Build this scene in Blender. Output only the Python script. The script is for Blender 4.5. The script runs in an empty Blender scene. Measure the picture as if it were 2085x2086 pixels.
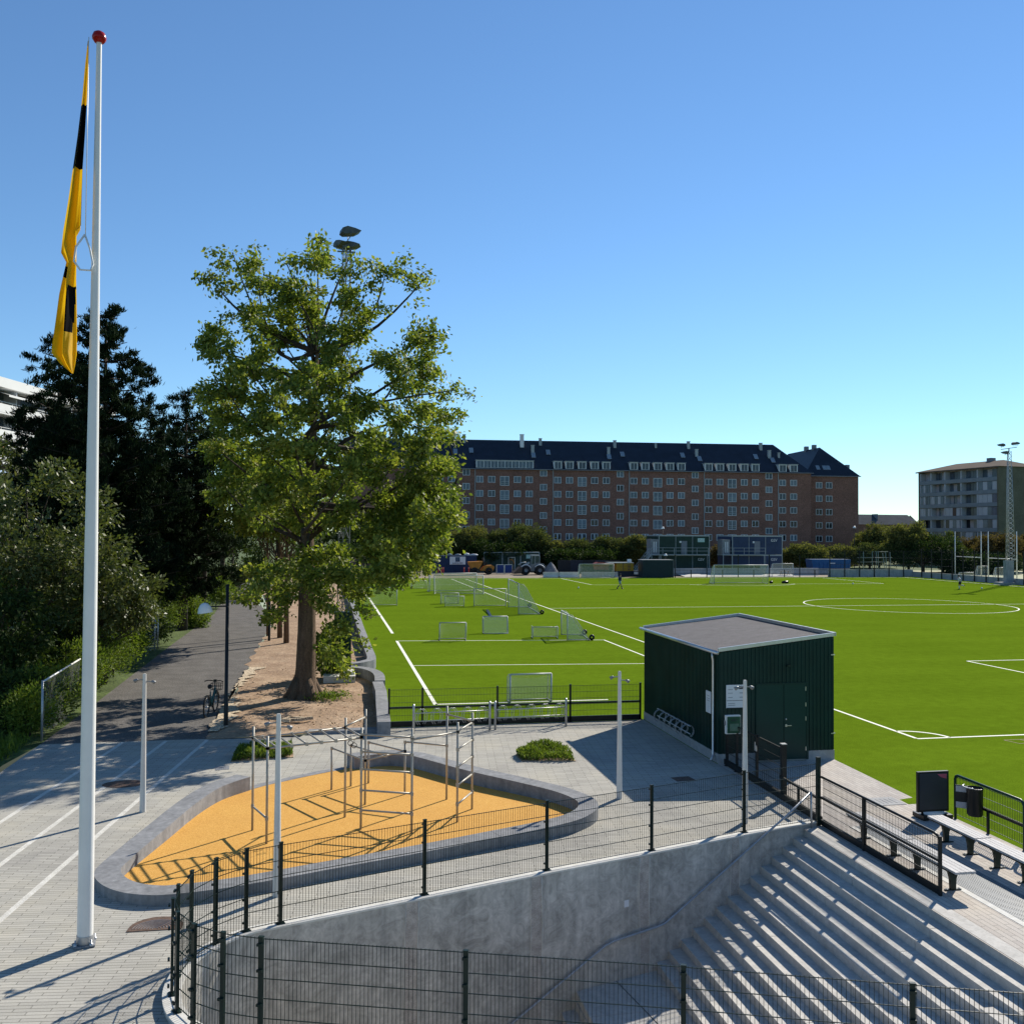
import bpy, bmesh, math, random
import numpy as np
from mathutils import Vector, Matrix

S = bpy.context.scene
COL = S.collection
R = math.radians
random.seed(7)

# ---------------------------------------------------------------- camera, light, exposure
CX, CY, F = 1042.5, 1043.0, 1936.48          # photograph: 2085 x 2086 px
PITCH, ROLL, YAW = 0.02235, 0.00581, 0.18573
CAM = np.array([-18.25218, -27.38564, 6.44151])
FW = np.array([math.sin(YAW)*math.cos(PITCH), math.cos(YAW)*math.cos(PITCH), math.sin(PITCH)])
_r = np.array([math.cos(YAW), -math.sin(YAW), 0.0]); _u = np.cross(_r, FW)
RT = math.cos(ROLL)*_r + math.sin(ROLL)*_u
UP = -math.sin(ROLL)*_r + math.cos(ROLL)*_u
cd = bpy.data.cameras.new('camera'); cam = bpy.data.objects.new('camera', cd); COL.objects.link(cam)
cd.sensor_fit = 'HORIZONTAL'; cd.sensor_width = 36.0; cd.lens = 36.0*F/2085.0
cd.clip_start = 0.1; cd.clip_end = 6000
cam.matrix_world = Matrix(((RT[0], UP[0], -FW[0], CAM[0]), (RT[1], UP[1], -FW[1], CAM[1]), (RT[2], UP[2], -FW[2], CAM[2]), (0, 0, 0, 1)))
S.camera = cam

SUN_AZ, SUN_EL = R(47.6), R(34.5)            # azimuth clockwise from +y
w = bpy.data.worlds.new('World'); S.world = w; w.use_nodes = True
nt = w.node_tree; bg = nt.nodes['Background']
sky = nt.nodes.new('ShaderNodeTexSky'); sky.sky_type = 'NISHITA'; sky.sun_disc = False
sky.sun_elevation = SUN_EL; sky.sun_rotation = SUN_AZ; sky.altitude = 0; sky.air_density = 1.0; sky.dust_density = 0.0; sky.ozone_density = 3.0
tint = nt.nodes.new('ShaderNodeMix'); tint.data_type = 'RGBA'; tint.blend_type = 'MULTIPLY'; tint.inputs[0].default_value = 1.0; tint.inputs[7].default_value = (0.74, 0.95, 1.10, 1)
nt.links.new(sky.outputs[0], tint.inputs[6]); nt.links.new(tint.outputs[2], bg.inputs[0]); bg.inputs[1].default_value = 0.09
sl = bpy.data.lights.new('sun', 'SUN'); sl.energy = 5.0; sl.angle = R(0.53); sl.color = (1.0, 0.93, 0.82)
so = bpy.data.objects.new('sun', sl); COL.objects.link(so)
sd = Vector((math.sin(SUN_AZ)*math.cos(SUN_EL), math.cos(SUN_AZ)*math.cos(SUN_EL), math.sin(SUN_EL)))
so.rotation_euler = sd.to_track_quat('Z', 'Y').to_euler(); so.location = (0, 0, 60)
S.view_settings.view_transform = 'Standard'; S.view_settings.look = 'None'
S.view_settings.exposure = 0.5; S.view_settings.gamma = 1.0
S.cycles.max_bounces = 6; S.cycles.transparent_max_bounces = 24

def ray(x, y): return FW + (x-CX)/F*RT - (y-CY)/F*UP
def PG(x, y, z=0.0):                           # photo pixel -> point at height z
    d = ray(x, y); return Vector(CAM + d*((z-CAM[2])/d[2]))
def PD(x, y, dist):                            # photo pixel -> point at a depth
    return Vector(CAM + ray(x, y)*dist)
def PY(x, y, yy):                              # photo pixel -> point on the plane y = yy
    d = ray(x, y); return Vector(CAM + d*((yy-CAM[1])/d[1]))
def PXX(x, y, xx):
    d = ray(x, y); return Vector(CAM + d*((xx-CAM[0])/d[0]))

# ---------------------------------------------------------------- materials
MATS = {}
def newmat(name):
    m = bpy.data.materials.new(name); m.use_nodes = True
    b = m.node_tree.nodes['Principled BSDF']; MATS[name] = m
    return m, m.node_tree, b
def N(t, k, **kw):
    n = t.nodes.new(k)
    for a, v in kw.items(): setattr(n, a, v)
    return n
def coords(t, rot=0.0, world=True, scale=(1, 1, 1)):
    if world: o = N(t, 'ShaderNodeNewGeometry').outputs['Position']
    else: o = N(t, 'ShaderNodeTexCoord').outputs['Object']
    mp = N(t, 'ShaderNodeMapping'); mp.inputs['Rotation'].default_value = (0, 0, rot); mp.inputs['Scale'].default_value = scale
    t.links.new(o, mp.inputs[0]); return mp.outputs[0]
def noise(t, vec, scale, detail=4, rough=0.6, dist=0):
    n = N(t, 'ShaderNodeTexNoise'); n.inputs['Scale'].default_value = scale; n.inputs['Detail'].default_value = detail
    n.inputs['Roughness'].default_value = rough; n.inputs['Distortion'].default_value = dist
    t.links.new(vec, n.inputs['Vector']); return n.outputs['Fac']
def ramp(t, fac, stops):
    r = N(t, 'ShaderNodeValToRGB'); e = r.color_ramp.elements
    while len(e) < len(stops): e.new(0.5)
    for k, (p, c) in enumerate(stops):
        e[k].position = p; e[k].color = (c[0], c[1], c[2], 1)
    t.links.new(fac, r.inputs[0]); return r.outputs[0]
def mix(t, fac, a, b, mode='MIX'):
    m = N(t, 'ShaderNodeMix', data_type='RGBA', blend_type=mode)
    for s, v in ((0, fac), (6, a), (7, b)):
        if isinstance(v, (int, float)): m.inputs[s].default_value = v
        elif isinstance(v, tuple): m.inputs[s].default_value = (*v[:3], 1)
        else: t.links.new(v, m.inputs[s])
    return m.outputs[2]
def bump(t, b, h, strength=0.3, dist=0.02):
    n = N(t, 'ShaderNodeBump'); n.inputs['Strength'].default_value = strength; n.inputs['Distance'].default_value = dist
    t.links.new(h, n.inputs['Height']); t.links.new(n.outputs[0], b.inputs['Normal'])
def mat(name, c, rough=0.6, var=0.12, scale=3.0, metal=0.0, bmp=0.0, fine=0.0, world=True, spec=0.25, stretch=(1, 1, 1)):
    if name in MATS: return MATS[name]
    m, t, b = newmat(name)
    v = coords(t, 0, world, stretch)
    f = noise(t, v, scale, 6)
    lo = tuple(x*(1-var) for x in c); hi = tuple(min(1, x*(1+var)) for x in c)
    col = ramp(t, f, [(0.3, lo), (0.7, hi)])
    if fine:
        f2 = noise(t, v, scale*18, 3)
        col = mix(t, fine, col, ramp(t, f2, [(0.35, (0, 0, 0)), (0.65, (1, 1, 1))]), 'OVERLAY')
        if bmp: bump(t, b, f2, bmp)
    elif bmp: bump(t, b, f, bmp)
    t.links.new(col, b.inputs['Base Color'])
    b.inputs['Roughness'].default_value = rough; b.inputs['Metallic'].default_value = metal
    b.inputs['Specular IOR Level'].default_value = spec
    return m
def leafmat(name, stops, trans=0.35, rough=0.5, spec=0.4):
    m, t, b = newmat(name)
    g = N(t, 'ShaderNodeNewGeometry')
    v = coords(t); f = noise(t, v, 0.9, 3)
    a = N(t, 'ShaderNodeMath', operation='MULTIPLY_ADD'); t.links.new(f, a.inputs[0]); a.inputs[1].default_value = 0.55
    ml = N(t, 'ShaderNodeMath', operation='MULTIPLY'); t.links.new(g.outputs['Random Per Island'], ml.inputs[0]); ml.inputs[1].default_value = 0.5
    t.links.new(ml.outputs[0], a.inputs[2])
    col = ramp(t, a.outputs[0], stops)
    t.links.new(col, b.inputs['Base Color']); b.inputs['Roughness'].default_value = rough; b.inputs['Specular IOR Level'].default_value = spec
    tr = N(t, 'ShaderNodeBsdfTranslucent'); t.links.new(mix(t, 1.0, col, (1.0, 1.05, 0.45), 'MULTIPLY'), tr.inputs[0])
    mx = N(t, 'ShaderNodeMixShader'); mx.inputs[0].default_value = trans
    t.links.new(b.outputs[0], mx.inputs[1]); t.links.new(tr.outputs[0], mx.inputs[2])
    t.links.new(mx.outputs[0], t.nodes['Material Output'].inputs[0])
    return m
def netmat(name, c, cover):
    m, t, b = newmat(name); b.inputs['Base Color'].default_value = (*c, 1); b.inputs['Roughness'].default_value = 0.8
    tr = N(t, 'ShaderNodeBsdfTransparent'); mx = N(t, 'ShaderNodeMixShader'); mx.inputs[0].default_value = cover
    t.links.new(tr.outputs[0], mx.inputs[1]); t.links.new(b.outputs[0], mx.inputs[2]); t.links.new(mx.outputs[0], t.nodes['Material Output'].inputs[0])
    return m

# ---------------------------------------------------------------- mesh builder
class MB:
    def __init__(s): s.v = []; s.f = []; s.mi = []; s.cur = 0; s.smooth = []; s.sm = False
    def add(s, vs, fs):
        o = len(s.v); s.v += [tuple(p) for p in vs]
        for f in fs: s.f.append([o+i for i in f]); s.mi.append(s.cur); s.smooth.append(s.sm)
    def box(s, c, d, rz=0.0, M=None):
        x, y, z = d[0]/2, d[1]/2, d[2]/2
        vs = [Vector(p) for p in ((-x, -y, -z), (x, -y, -z), (x, y, -z), (-x, y, -z), (-x, -y, z), (x, -y, z), (x, y, z), (-x, y, z))]
        if M is None: M = Matrix.Rotation(rz, 3, 'Z')
        s.add([M @ p + Vector(c) for p in vs], [(0, 3, 2, 1), (4, 5, 6, 7), (0, 1, 5, 4), (1, 2, 6, 5), (2, 3, 7, 6), (3, 0, 4, 7)])
    def span(s, a, b): s.box([(a[i]+b[i])/2 for i in range(3)], [abs(b[i]-a[i]) for i in range(3)])
    def bar(s, p, q, w, h=None, up=(0, 0, 1)):
        p, q = Vector(p), Vector(q); h = h or w; d = (q-p)
        if d.length < 1e-6: return
        z = d.normalized(); u = Vector(up)
        if abs(z.dot(u)) > 0.98: u = Vector((0, 1, 0))
        x = z.cross(u).normalized(); y = x.cross(z)
        vs = [p + x*a*w/2 + y*b*h/2 for a, b in ((-1, -1), (1, -1), (1, 1), (-1, 1))]
        vs += [v+d for v in vs]
        s.add(vs, [(0, 3, 2, 1), (4, 5, 6, 7), (0, 1, 5, 4), (1, 2, 6, 5), (2, 3, 7, 6), (3, 0, 4, 7)])
    def tube(s, pts, rad, seg=8, cap=True):
        pts = [Vector(p) for p in pts]; n = len(pts)
        if not isinstance(rad, (list, tuple)): rad = [rad]*n
        rings = []; ref = None
        for i, p in enumerate(pts):
            d = (pts[min(i+1, n-1)]-pts[max(i-1, 0)]).normalized()
            if ref is None: ref = Vector((1, 0, 0)) if abs(d.x) < 0.9 else Vector((0, 1, 0))
            x = (ref - d*ref.dot(d)); x = x.normalized() if x.length > 1e-6 else Vector((0, 1, 0)); y = d.cross(x); ref = x
            rings.append([p + (x*math.cos(a)+y*math.sin(a))*rad[i] for a in [2*math.pi*k/seg for k in range(seg)]])
        vs = [v for r_ in rings for v in r_]; fs = []
        for i in range(n-1):
            for k in range(seg):
                a, b = i*seg+k, i*seg+(k+1) % seg; fs.append((a, b, b+seg, a+seg))
        if cap: fs += [tuple(range(seg))[::-1], tuple(range((n-1)*seg, n*seg))]
        sm = s.sm; s.sm = True; s.add(vs, fs); s.sm = sm
    def lathe(s, prof, c=(0, 0, 0), seg=16, M=None):
        vs = []; fs = []; n = len(prof)
        for r_, z in prof:
            for k in range(seg):
                a = 2*math.pi*k/seg; p = Vector((r_*math.cos(a), r_*math.sin(a), z))
                vs.append((M @ p if M else p)+Vector(c))
        for i in range(n-1):
            for k in range(seg):
                a, b = i*seg+k, i*seg+(k+1) % seg; fs.append((a, b, b+seg, a+seg))
        sm = s.sm; s.sm = True; s.add(vs, fs); s.sm = sm
    def prism(s, poly, z0, z1):
        n = len(poly); vs = [(p[0], p[1], z0) for p in poly]+[(p[0], p[1], z1) for p in poly]
        s.add(vs, [tuple(range(n))[::-1], tuple(range(n, 2*n))]+[(i, (i+1) % n, n+(i+1) % n, n+i) for i in range(n)])
    def sheet(s, poly, z=0.0): s.add([(p[0], p[1], p[2] if len(p) > 2 else z) for p in poly], [tuple(range(len(poly)))])
    def ribbon(s, pts, l, r_, z0, z1, closed=False):           # a wall along a line: l to the left, r to the right
        P = [Vector((p[0], p[1])) for p in pts]; n = len(P); a = []; b = []
        for i in range(n):
            d = (P[(i+1) % n]-P[i-1]) if closed else (P[min(i+1, n-1)]-P[max(i-1, 0)])
            d.normalize(); nn = Vector((-d.y, d.x)); a.append(P[i]+nn*l); b.append(P[i]-nn*r_)
        vs = []
        zt = z1 if isinstance(z1, list) else [z1]*n
        for i in range(n): vs += [(a[i].x, a[i].y, zt[i]), (b[i].x, b[i].y, zt[i]), (b[i].x, b[i].y, z0), (a[i].x, a[i].y, z0)]
        fs = []
        for i in range(n if closed else n-1):
            o, q = 4*i, 4*((i+1) % n)
            for k in range(4): fs.append((o+k, o+(k+1) % 4, q+(k+1) % 4, q+k))
        if not closed: fs += [(3, 2, 1, 0), (4*n-4, 4*n-3, 4*n-2, 4*n-1)]
        s.add(vs, fs); return a, b
    def build(s, name, m, parent=None, keep=False):
        me = bpy.data.meshes.new(name)
        vs = [Vector(v) for v in s.v]; o = Vector((0, 0, 0))
        if parent is not None:
            q = parent
            while q is not None: o += q.location; q = q.parent
        elif not keep and vs:
            mn = [min(v[i] for v in vs) for i in range(3)]; mx = [max(v[i] for v in vs) for i in range(3)]
            o = Vector(((mn[0]+mx[0])/2, (mn[1]+mx[1])/2, mn[2]))
        me.from_pydata([v-o for v in vs], [], s.f)
        for x in (m if isinstance(m, (list, tuple)) else [m]): me.materials.append(x)
        me.polygons.foreach_set('material_index', s.mi); me.polygons.foreach_set('use_smooth', s.smooth)
        me.update()
        bm = bmesh.new(); bm.from_mesh(me); bmesh.ops.recalc_face_normals(bm, faces=bm.faces); bm.to_mesh(me); bm.free()
        ob = bpy.data.objects.new(name, me); COL.objects.link(ob)
        if parent is not None: ob.parent = parent
        else: ob.location = o
        return ob

def tag(o, label=None, cat=None, group=None, kind=None):
    if label: o['label'] = label
    if cat: o['category'] = cat
    if group: o['group'] = group
    if kind: o['kind'] = kind
    return o
def thing(name, loc, label, cat, group=None):
    o = bpy.data.objects.new(name, None); COL.objects.link(o); o.location = loc; o.empty_display_size = 0.2
    return tag(o, label, cat, group)
def dup(o, loc=None, rz=None, label=None, group=None, parent=None):
    c = o.copy(); COL.objects.link(c)
    if parent is not None: c.parent = parent
    if loc is not None: c.location = loc
    if rz is not None: c.rotation_euler = (0, 0, rz)
    if label: c['label'] = label
    if group: c['group'] = group
    for ch in list(o.children): dup(ch, parent=c)
    return c
def struct(mb, name, m): return tag(mb.build(name, m, keep=True), kind='structure')
def crom(pts, n=6, closed=False):
    P = [Vector((*p, 0)) if len(p) == 2 else Vector(p) for p in pts]; out = []; m = len(P)
    for i in range(m if closed else m-1):
        if closed: a, b, c, d = P[i-1], P[i], P[(i+1) % m], P[(i+2) % m]
        else: a, b, c, d = P[max(i-1, 0)], P[i], P[i+1], P[min(i+2, m-1)]
        for k in range(n):
            t = k/n
            out.append(0.5*((2*b)+(c-a)*t+(2*a-5*b+4*c-d)*t*t+(3*b-a-3*c+d)*t**3))
    if not closed: out.append(P[-1])
    return out
def text_mesh(txt, size, extr=0.002):
    cu = bpy.data.curves.new('lettering', 'FONT'); cu.body = txt; cu.size = size; cu.extrude = extr; cu.align_x = 'CENTER'; cu.align_y = 'CENTER'
    o = bpy.data.objects.new('lettering', cu); COL.objects.link(o)
    dg = bpy.context.evaluated_depsgraph_get(); me = bpy.data.meshes.new_from_object(o.evaluated_get(dg))
    bpy.data.objects.remove(o); bpy.data.curves.remove(cu); return me
def lettering(txt, size, m, parent, loc, M, name='lettering', bold=0):
    me = text_mesh(txt, size); me.materials.clear(); me.materials.append(m)
    o = bpy.data.objects.new(name, me); COL.objects.link(o); o.parent = parent
    o.matrix_local = Matrix.Translation(loc) @ M.to_4x4(); return o
FACE_Y = Matrix(((1, 0, 0), (0, 0, -1), (0, 1, 0)))      # text reading from the -y side
def skinned(verts, edges, radii, name, m, parent, sub=1, root=0):
    me = bpy.data.meshes.new(name); me.from_pydata(verts, edges, [])
    o = bpy.data.objects.new(name, me); COL.objects.link(o)
    o.modifiers.new('skin', 'SKIN')
    for i, sv in enumerate(me.skin_vertices[0].data):
        sv.radius = (radii[i], radii[i]) if not isinstance(radii[i], tuple) else radii[i]; sv.use_root = (i == root)
    q = o.modifiers.new('sub', 'SUBSURF'); q.levels = sub; q.render_levels = sub
    dg = bpy.context.evaluated_depsgraph_get(); dg.update(); me2 = bpy.data.meshes.new_from_object(o.evaluated_get(dg))
    bpy.data.objects.remove(o); me2.name = name
    o = bpy.data.objects.new(name, me2); COL.objects.link(o); me2.materials.clear(); me2.materials.append(m)
    me2.polygons.foreach_set('use_smooth', [True]*len(me2.polygons)); o.parent = parent
    return o

# ---------------------------------------------------------------- foliage
def leaf_object(name, centers, size, m, parent=None, seed=0, aspect=0.55, dirs=None, droop=0.0, keep=True):
    rg = np.random.default_rng(seed); n = len(centers)
    c = np.asarray(centers, float)
    a = rg.normal(size=(n, 3)) if dirs is None else np.asarray(dirs)+rg.normal(size=(n, 3))*0.35
    a[:, 2] -= droop
    a /= np.linalg.norm(a, axis=1)[:, None]
    b = rg.normal(size=(n, 3)); b -= a*np.sum(a*b, 1)[:, None]; b /= np.linalg.norm(b, axis=1)[:, None]
    s = (size*rg.uniform(0.65, 1.35, n))[:, None]
    nn = np.cross(a, b)
    v = np.empty((n, 4, 3)); v[:, 0] = c - a*s*0.5; v[:, 1] = c + b*s*aspect*0.5 + nn*s*0.08; v[:, 2] = c + a*s*0.5; v[:, 3] = c - b*s*aspect*0.5 + nn*s*0.08
    o = np.array(parent.location) if parent is not None else np.zeros(3)
    v = (v - o).reshape(-1, 3)
    me = bpy.data.meshes.new(name); me.vertices.add(n*4); me.vertices.foreach_set('co', v.ravel())
    me.loops.add(n*4); me.loops.foreach_set('vertex_index', np.arange(n*4, dtype=np.int32))
    me.polygons.add(n); me.polygons.foreach_set('loop_start', np.arange(0, n*4, 4, dtype=np.int32)); me.polygons.foreach_set('loop_total', np.full(n, 4, dtype=np.int32))
    me.materials.append(m); me.update(calc_edges=True)
    ob = bpy.data.objects.new(name, me); COL.objects.link(ob)
    if parent is not None: ob.parent = parent
    return ob
def clump_points(clusters, density, rg, twig=0.28, shell=0.5):
    out = []; dirs = []
    for (c, r_) in clusters:
        n = max(12, int(density*r_*r_)); k = max(4, int(7*r_*r_/0.6))
        d = rg.normal(size=(k, 3)); d /= np.linalg.norm(d, axis=1)[:, None]
        tw = np.array(c) + d*(r_*rg.uniform(shell, 1.0, k)**0.6)[:, None]*np.array([1, 1, 0.85])
        i = rg.integers(0, k, n)
        out.append(tw[i] + rg.normal(size=(n, 3))*twig*np.array([1, 1, 0.7])); dirs.append(d[i])
    return np.concatenate(out), np.concatenate(dirs)

# ---------------------------------------------------------------- the materials of the place
def m_pavers(name, rot, bw, bh, c1, c2, joint, warm=0.0):
    m, t, b = newmat(name); v = coords(t, rot)
    br = N(t, 'ShaderNodeTexBrick'); t.links.new(v, br.inputs['Vector']); br.offset = 0.41; br.squash = 1
    br.inputs['Color1'].default_value = (*c1, 1); br.inputs['Color2'].default_value = (*c2, 1); br.inputs['Mortar'].default_value = (*joint, 1)
    br.inputs['Scale'].default_value = 1; br.inputs['Mortar Size'].default_value = 0.0055; br.inputs['Mortar Smooth'].default_value = 0.2
    br.inputs['Bias'].default_value = 0; br.inputs['Brick Width'].default_value = bw; br.inputs['Row Height'].default_value = bh
    v2 = coords(t); f = noise(t, v2, 0.45, 6, 0.65); f2 = noise(t, v2, 60, 2)
    col = mix(t, 1.0, br.outputs['Color'], ramp(t, f, [(0.3, (0.82, 0.82, 0.84)), (0.5, (1, 1, 1)), (0.72, (1.12, 1.09, 1.02))]), 'MULTIPLY')
    col = mix(t, 0.25, col, ramp(t, f2, [(0.3, (0.2, 0.2, 0.2)), (0.7, (0.8, 0.8, 0.8))]), 'OVERLAY')
    t.links.new(col, b.inputs['Base Color']); b.inputs['Roughness'].default_value = 0.9; b.inputs['Specular IOR Level'].default_value = 0.08
    bump(t, b, br.outputs['Fac'], 0.25, -0.01); return m
M_PAVE = m_pavers('plaza_pavers', R(6.6), 0.50, 0.089, (0.36, 0.345, 0.30), (0.44, 0.42, 0.365), (0.12, 0.115, 0.10))
M_PAVE2 = m_pavers('path_pavers', R(90), 0.42, 0.11, (0.42, 0.38, 0.34), (0.50, 0.46, 0.41), (0.2, 0.19, 0.17))
M_WLINE = mat('white_pavers', (0.56, 0.54, 0.48), 0.85, 0.14, 4, fine=0.3)
M_ASPH = mat('asphalt', (0.125, 0.117, 0.107), 0.9, 0.22, 1.1, fine=0.5, bmp=0.2, spec=0.1)
def m_turf():
    m, t, b = newmat('turf'); v = coords(t); f = noise(t, v, 0.16, 5, 0.6); f2 = noise(t, v, 26, 3); f3 = noise(t, v, 2.2, 4)
    c = ramp(t, f, [(0.25, (0.092, 0.150, 0.008)), (0.75, (0.112, 0.178, 0.010))])
    c = mix(t, 0.35, c, ramp(t, f2, [(0.25, (0.05, 0.05, 0.05)), (0.75, (0.95, 0.95, 0.95))]), 'OVERLAY')
    c = mix(t, 0.25, c, ramp(t, f3, [(0.3, (0.3, 0.3, 0.3)), (0.7, (0.7, 0.7, 0.7))]), 'OVERLAY')
    wv = N(t, 'ShaderNodeTexWave', wave_type='BANDS', bands_direction='Y'); t.links.new(v, wv.inputs[0]); wv.inputs['Scale'].default_value = 0.08; wv.inputs['Distortion'].default_value = 0.6
    c = mix(t, 0.1, c, ramp(t, wv.outputs['Fac'], [(0.45, (0.4, 0.4, 0.4)), (0.55, (0.6, 0.6, 0.6))]), 'OVERLAY')
    t.links.new(c, b.inputs['Base Color']); b.inputs['Roughness'].default_value = 1.0; b.inputs['Specular IOR Level'].default_value = 0.0
    bump(t, b, f2, 0.5, 0.02); return m
M_TURF = m_turf()
M_MARK = mat('line_paint', (0.78, 0.78, 0.66), 0.8, 0.08, 5)
M_LADMARK = mat('brown_line', (0.14, 0.10, 0.015), 0.8, 0.1, 5)
def m_soil():
    m, t, b = newmat('soil'); v = coords(t); f = noise(t, v, 0.7, 6, 0.7); f2 = noise(t, v, 9, 5, 0.75); f3 = noise(t, v, 40, 2)
    c = ramp(t, f, [(0.25, (0.23, 0.155, 0.10)), (0.5, (0.33, 0.235, 0.16)), (0.75, (0.46, 0.35, 0.245))])
    c = mix(t, 0.6, c, ramp(t, f2, [(0.3, (0.12, 0.12, 0.12)), (0.7, (0.9, 0.87, 0.82))]), 'OVERLAY')
    c = mix(t, 0.3, c, ramp(t, f3, [(0.3, (0.1, 0.1, 0.1)), (0.7, (0.9, 0.9, 0.9))]), 'OVERLAY')
    t.links.new(c, b.inputs['Base Color']); b.inputs['Roughness'].default_value = 0.95; b.inputs['Specular IOR Level'].default_value = 0.1; bump(t, b, f2, 0.7, 0.05); return m
M_SOIL = m_soil()
M_GRAVEL = mat('pale_gravel', (0.46, 0.37, 0.255), 0.95, 0.25, 1.5, fine=0.8, bmp=0.4)
def m_rubber():
    m, t, b = newmat('orange_rubber'); v = coords(t); f = noise(t, v, 70, 2); f2 = noise(t, v, 1.0, 4)
    c = ramp(t, f, [(0.28, (0.36, 0.17, 0.035)), (0.5, (0.60, 0.32, 0.075)), (0.72, (0.72, 0.44, 0.14))])
    c = mix(t, 0.3, c, ramp(t, f2, [(0.3, (0.4, 0.4, 0.4)), (0.7, (0.6, 0.6, 0.6))]), 'OVERLAY')
    t.links.new(c, b.inputs['Base Color']); b.inputs['Roughness'].default_value = 0.9; b.inputs['Specular IOR Level'].default_value = 0.1; bump(t, b, f, 0.2, 0.01); return m
M_RUB = m_rubber()
def m_concrete(name, a, c, streak=True, sw=False):
    m, t, b = newmat(name); v = coords(t); f = noise(t, v, 0.9, 7, 0.68, 1.2); f2 = noise(t, v, 7 if not sw else 3.2, 7, 0.72, 0.8 if not sw else 2.2)
    col = ramp(t, f, [(0.28, a), (0.72, c)] if not sw else [(0.36, a), (0.64, c)])
    col = mix(t, 0.5 if sw else 0.35, col, ramp(t, f2, [(0.3, (0.22, 0.22, 0.22)), (0.7, (0.78, 0.78, 0.78))]), 'OVERLAY')
    if streak:
        v3 = coords(t, 0, True, (5, 5, 0.35)); f3 = noise(t, v3, 1.4, 4)
        col = mix(t, 0.3, col, ramp(t, f3, [(0.35, (0.3, 0.3, 0.3)), (0.65, (0.72, 0.7, 0.68))]), 'OVERLAY')
    t.links.new(col, b.inputs['Base Color']); b.inputs['Roughness'].default_value = 0.85; b.inputs['Specular IOR Level'].default_value = 0.15
    bump(t, b, f2, 0.15, 0.01); return m
M_CONC = m_concrete('seat_concrete', (0.165, 0.17, 0.175), (0.275, 0.28, 0.285))
M_WALLC = m_concrete('pit_concrete', (0.32, 0.31, 0.28), (0.50, 0.48, 0.435), True, True)
M_STEP = m_concrete('step_concrete', (0.42, 0.405, 0.37), (0.54, 0.515, 0.47), False)
M_KERB = m_concrete('wall_cap', (0.52, 0.51, 0.47), (0.66, 0.64, 0.58), False)
M_DKERB = mat('grey_kerb', (0.20, 0.21, 0.225), 0.8, 0.15, 2, fine=0.2)
M_BLACK = mat('black_paint', (0.012, 0.014, 0.014), 0.38, 0.2, 3)
M_DGREEN = mat('dark_green_coat', (0.010, 0.022, 0.018), 0.35, 0.2, 3)
M_GFENCE = mat('green_fence_coat', (0.012, 0.045, 0.028), 0.4, 0.2, 3)
M_GALV = mat('galvanised_steel', (0.42, 0.43, 0.44), 0.42, 0.15, 9, metal=0.6)
M_TUBE = mat('frame_tube', (0.36, 0.34, 0.29), 0.45, 0.12, 6, metal=0.3)
M_WHITE = mat('white_paint', (0.74, 0.73, 0.69), 0.35, 0.04, 2)
M_POLEW = mat('lamp_white', (0.60, 0.59, 0.555), 0.4, 0.05, 3)
M_CLAD = mat('green_cladding', (0.0035, 0.030, 0.025), 0.42, 0.25, 1.2)
M_DOORG = mat('green_door', (0.003, 0.034, 0.030), 0.38, 0.1, 2)
M_ROOFG = mat('roof_felt', (0.085, 0.080, 0.084), 0.9, 0.18, 3, fine=0.6, bmp=0.2)
M_PLINTH = m_concrete('plinth', (0.27, 0.27, 0.27), (0.38, 0.38, 0.37), False)
M_ALU = mat('aluminium', (0.55, 0.56, 0.57), 0.35, 0.06, 5, metal=0.8)
M_SIGNW = mat('sign_white', (0.66, 0.67, 0.68), 0.5, 0.03, 3)
M_INK = mat('ink', (0.03, 0.033, 0.042), 0.7, 0.05, 3)
M_WOODB = mat('grey_bench_wood', (0.42, 0.41, 0.40), 0.7, 0.25, 3, fine=0.4, stretch=(9, 0.8, 1))
M_TRUNK = mat('oak_bark', (0.125, 0.082, 0.052), 0.95, 0.35, 5, fine=0.7, bmp=0.8, stretch=(1.6, 1.6, 0.35))
M_TRUNKD = mat('dark_bark', (0.055, 0.043, 0.033), 0.95, 0.3, 5, fine=0.6, bmp=0.6)
M_RUST = mat('rusty_iron', (0.115, 0.075, 0.055), 0.8, 0.35, 14, fine=0.5)
M_YEL = mat('flag_yellow', (0.72, 0.44, 0.006), 0.6, 0.05, 3)
M_RED = mat('red_paint', (0.34, 0.008, 0.008), 0.25, 0.05, 3)
M_NET = netmat('goal_net', (0.66, 0.70, 0.66), 0.30)
M_GOAL = mat('goal_tube', (0.50, 0.51, 0.49), 0.4, 0.06, 3)
M_EMB = mat('emblem_black', (0.008, 0.008, 0.009), 0.9, 0.1, 3, spec=0.02)
M_CHAIN = netmat('chain_link', (0.35, 0.36, 0.36), 0.10)
M_BNET = netmat('ball_net', (0.03, 0.05, 0.045), 0.10)
M_DIRT = mat('dirt', (0.22, 0.18, 0.13), 0.95, 0.3, 0.4, fine=0.4)
M_GRASSG = mat('rough_grass', (0.07, 0.10, 0.025), 0.95, 0.35, 0.8, fine=0.6, bmp=0.5)
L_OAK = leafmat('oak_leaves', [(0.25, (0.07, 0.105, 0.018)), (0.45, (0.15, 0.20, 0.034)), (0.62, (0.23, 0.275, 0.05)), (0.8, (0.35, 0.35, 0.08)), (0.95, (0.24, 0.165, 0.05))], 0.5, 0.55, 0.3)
L_PINE = leafmat('pine_needles', [(0.25, (0.007, 0.016, 0.009)), (0.6, (0.016, 0.030, 0.014)), (0.85, (0.03, 0.045, 0.02))], 0.10, 0.85, 0.04)
L_DARK = leafmat('dark_leaves', [(0.25, (0.012, 0.026, 0.008)), (0.55, (0.03, 0.055, 0.013)), (0.85, (0.075, 0.10, 0.025))], 0.28, 0.7, 0.12)
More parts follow.
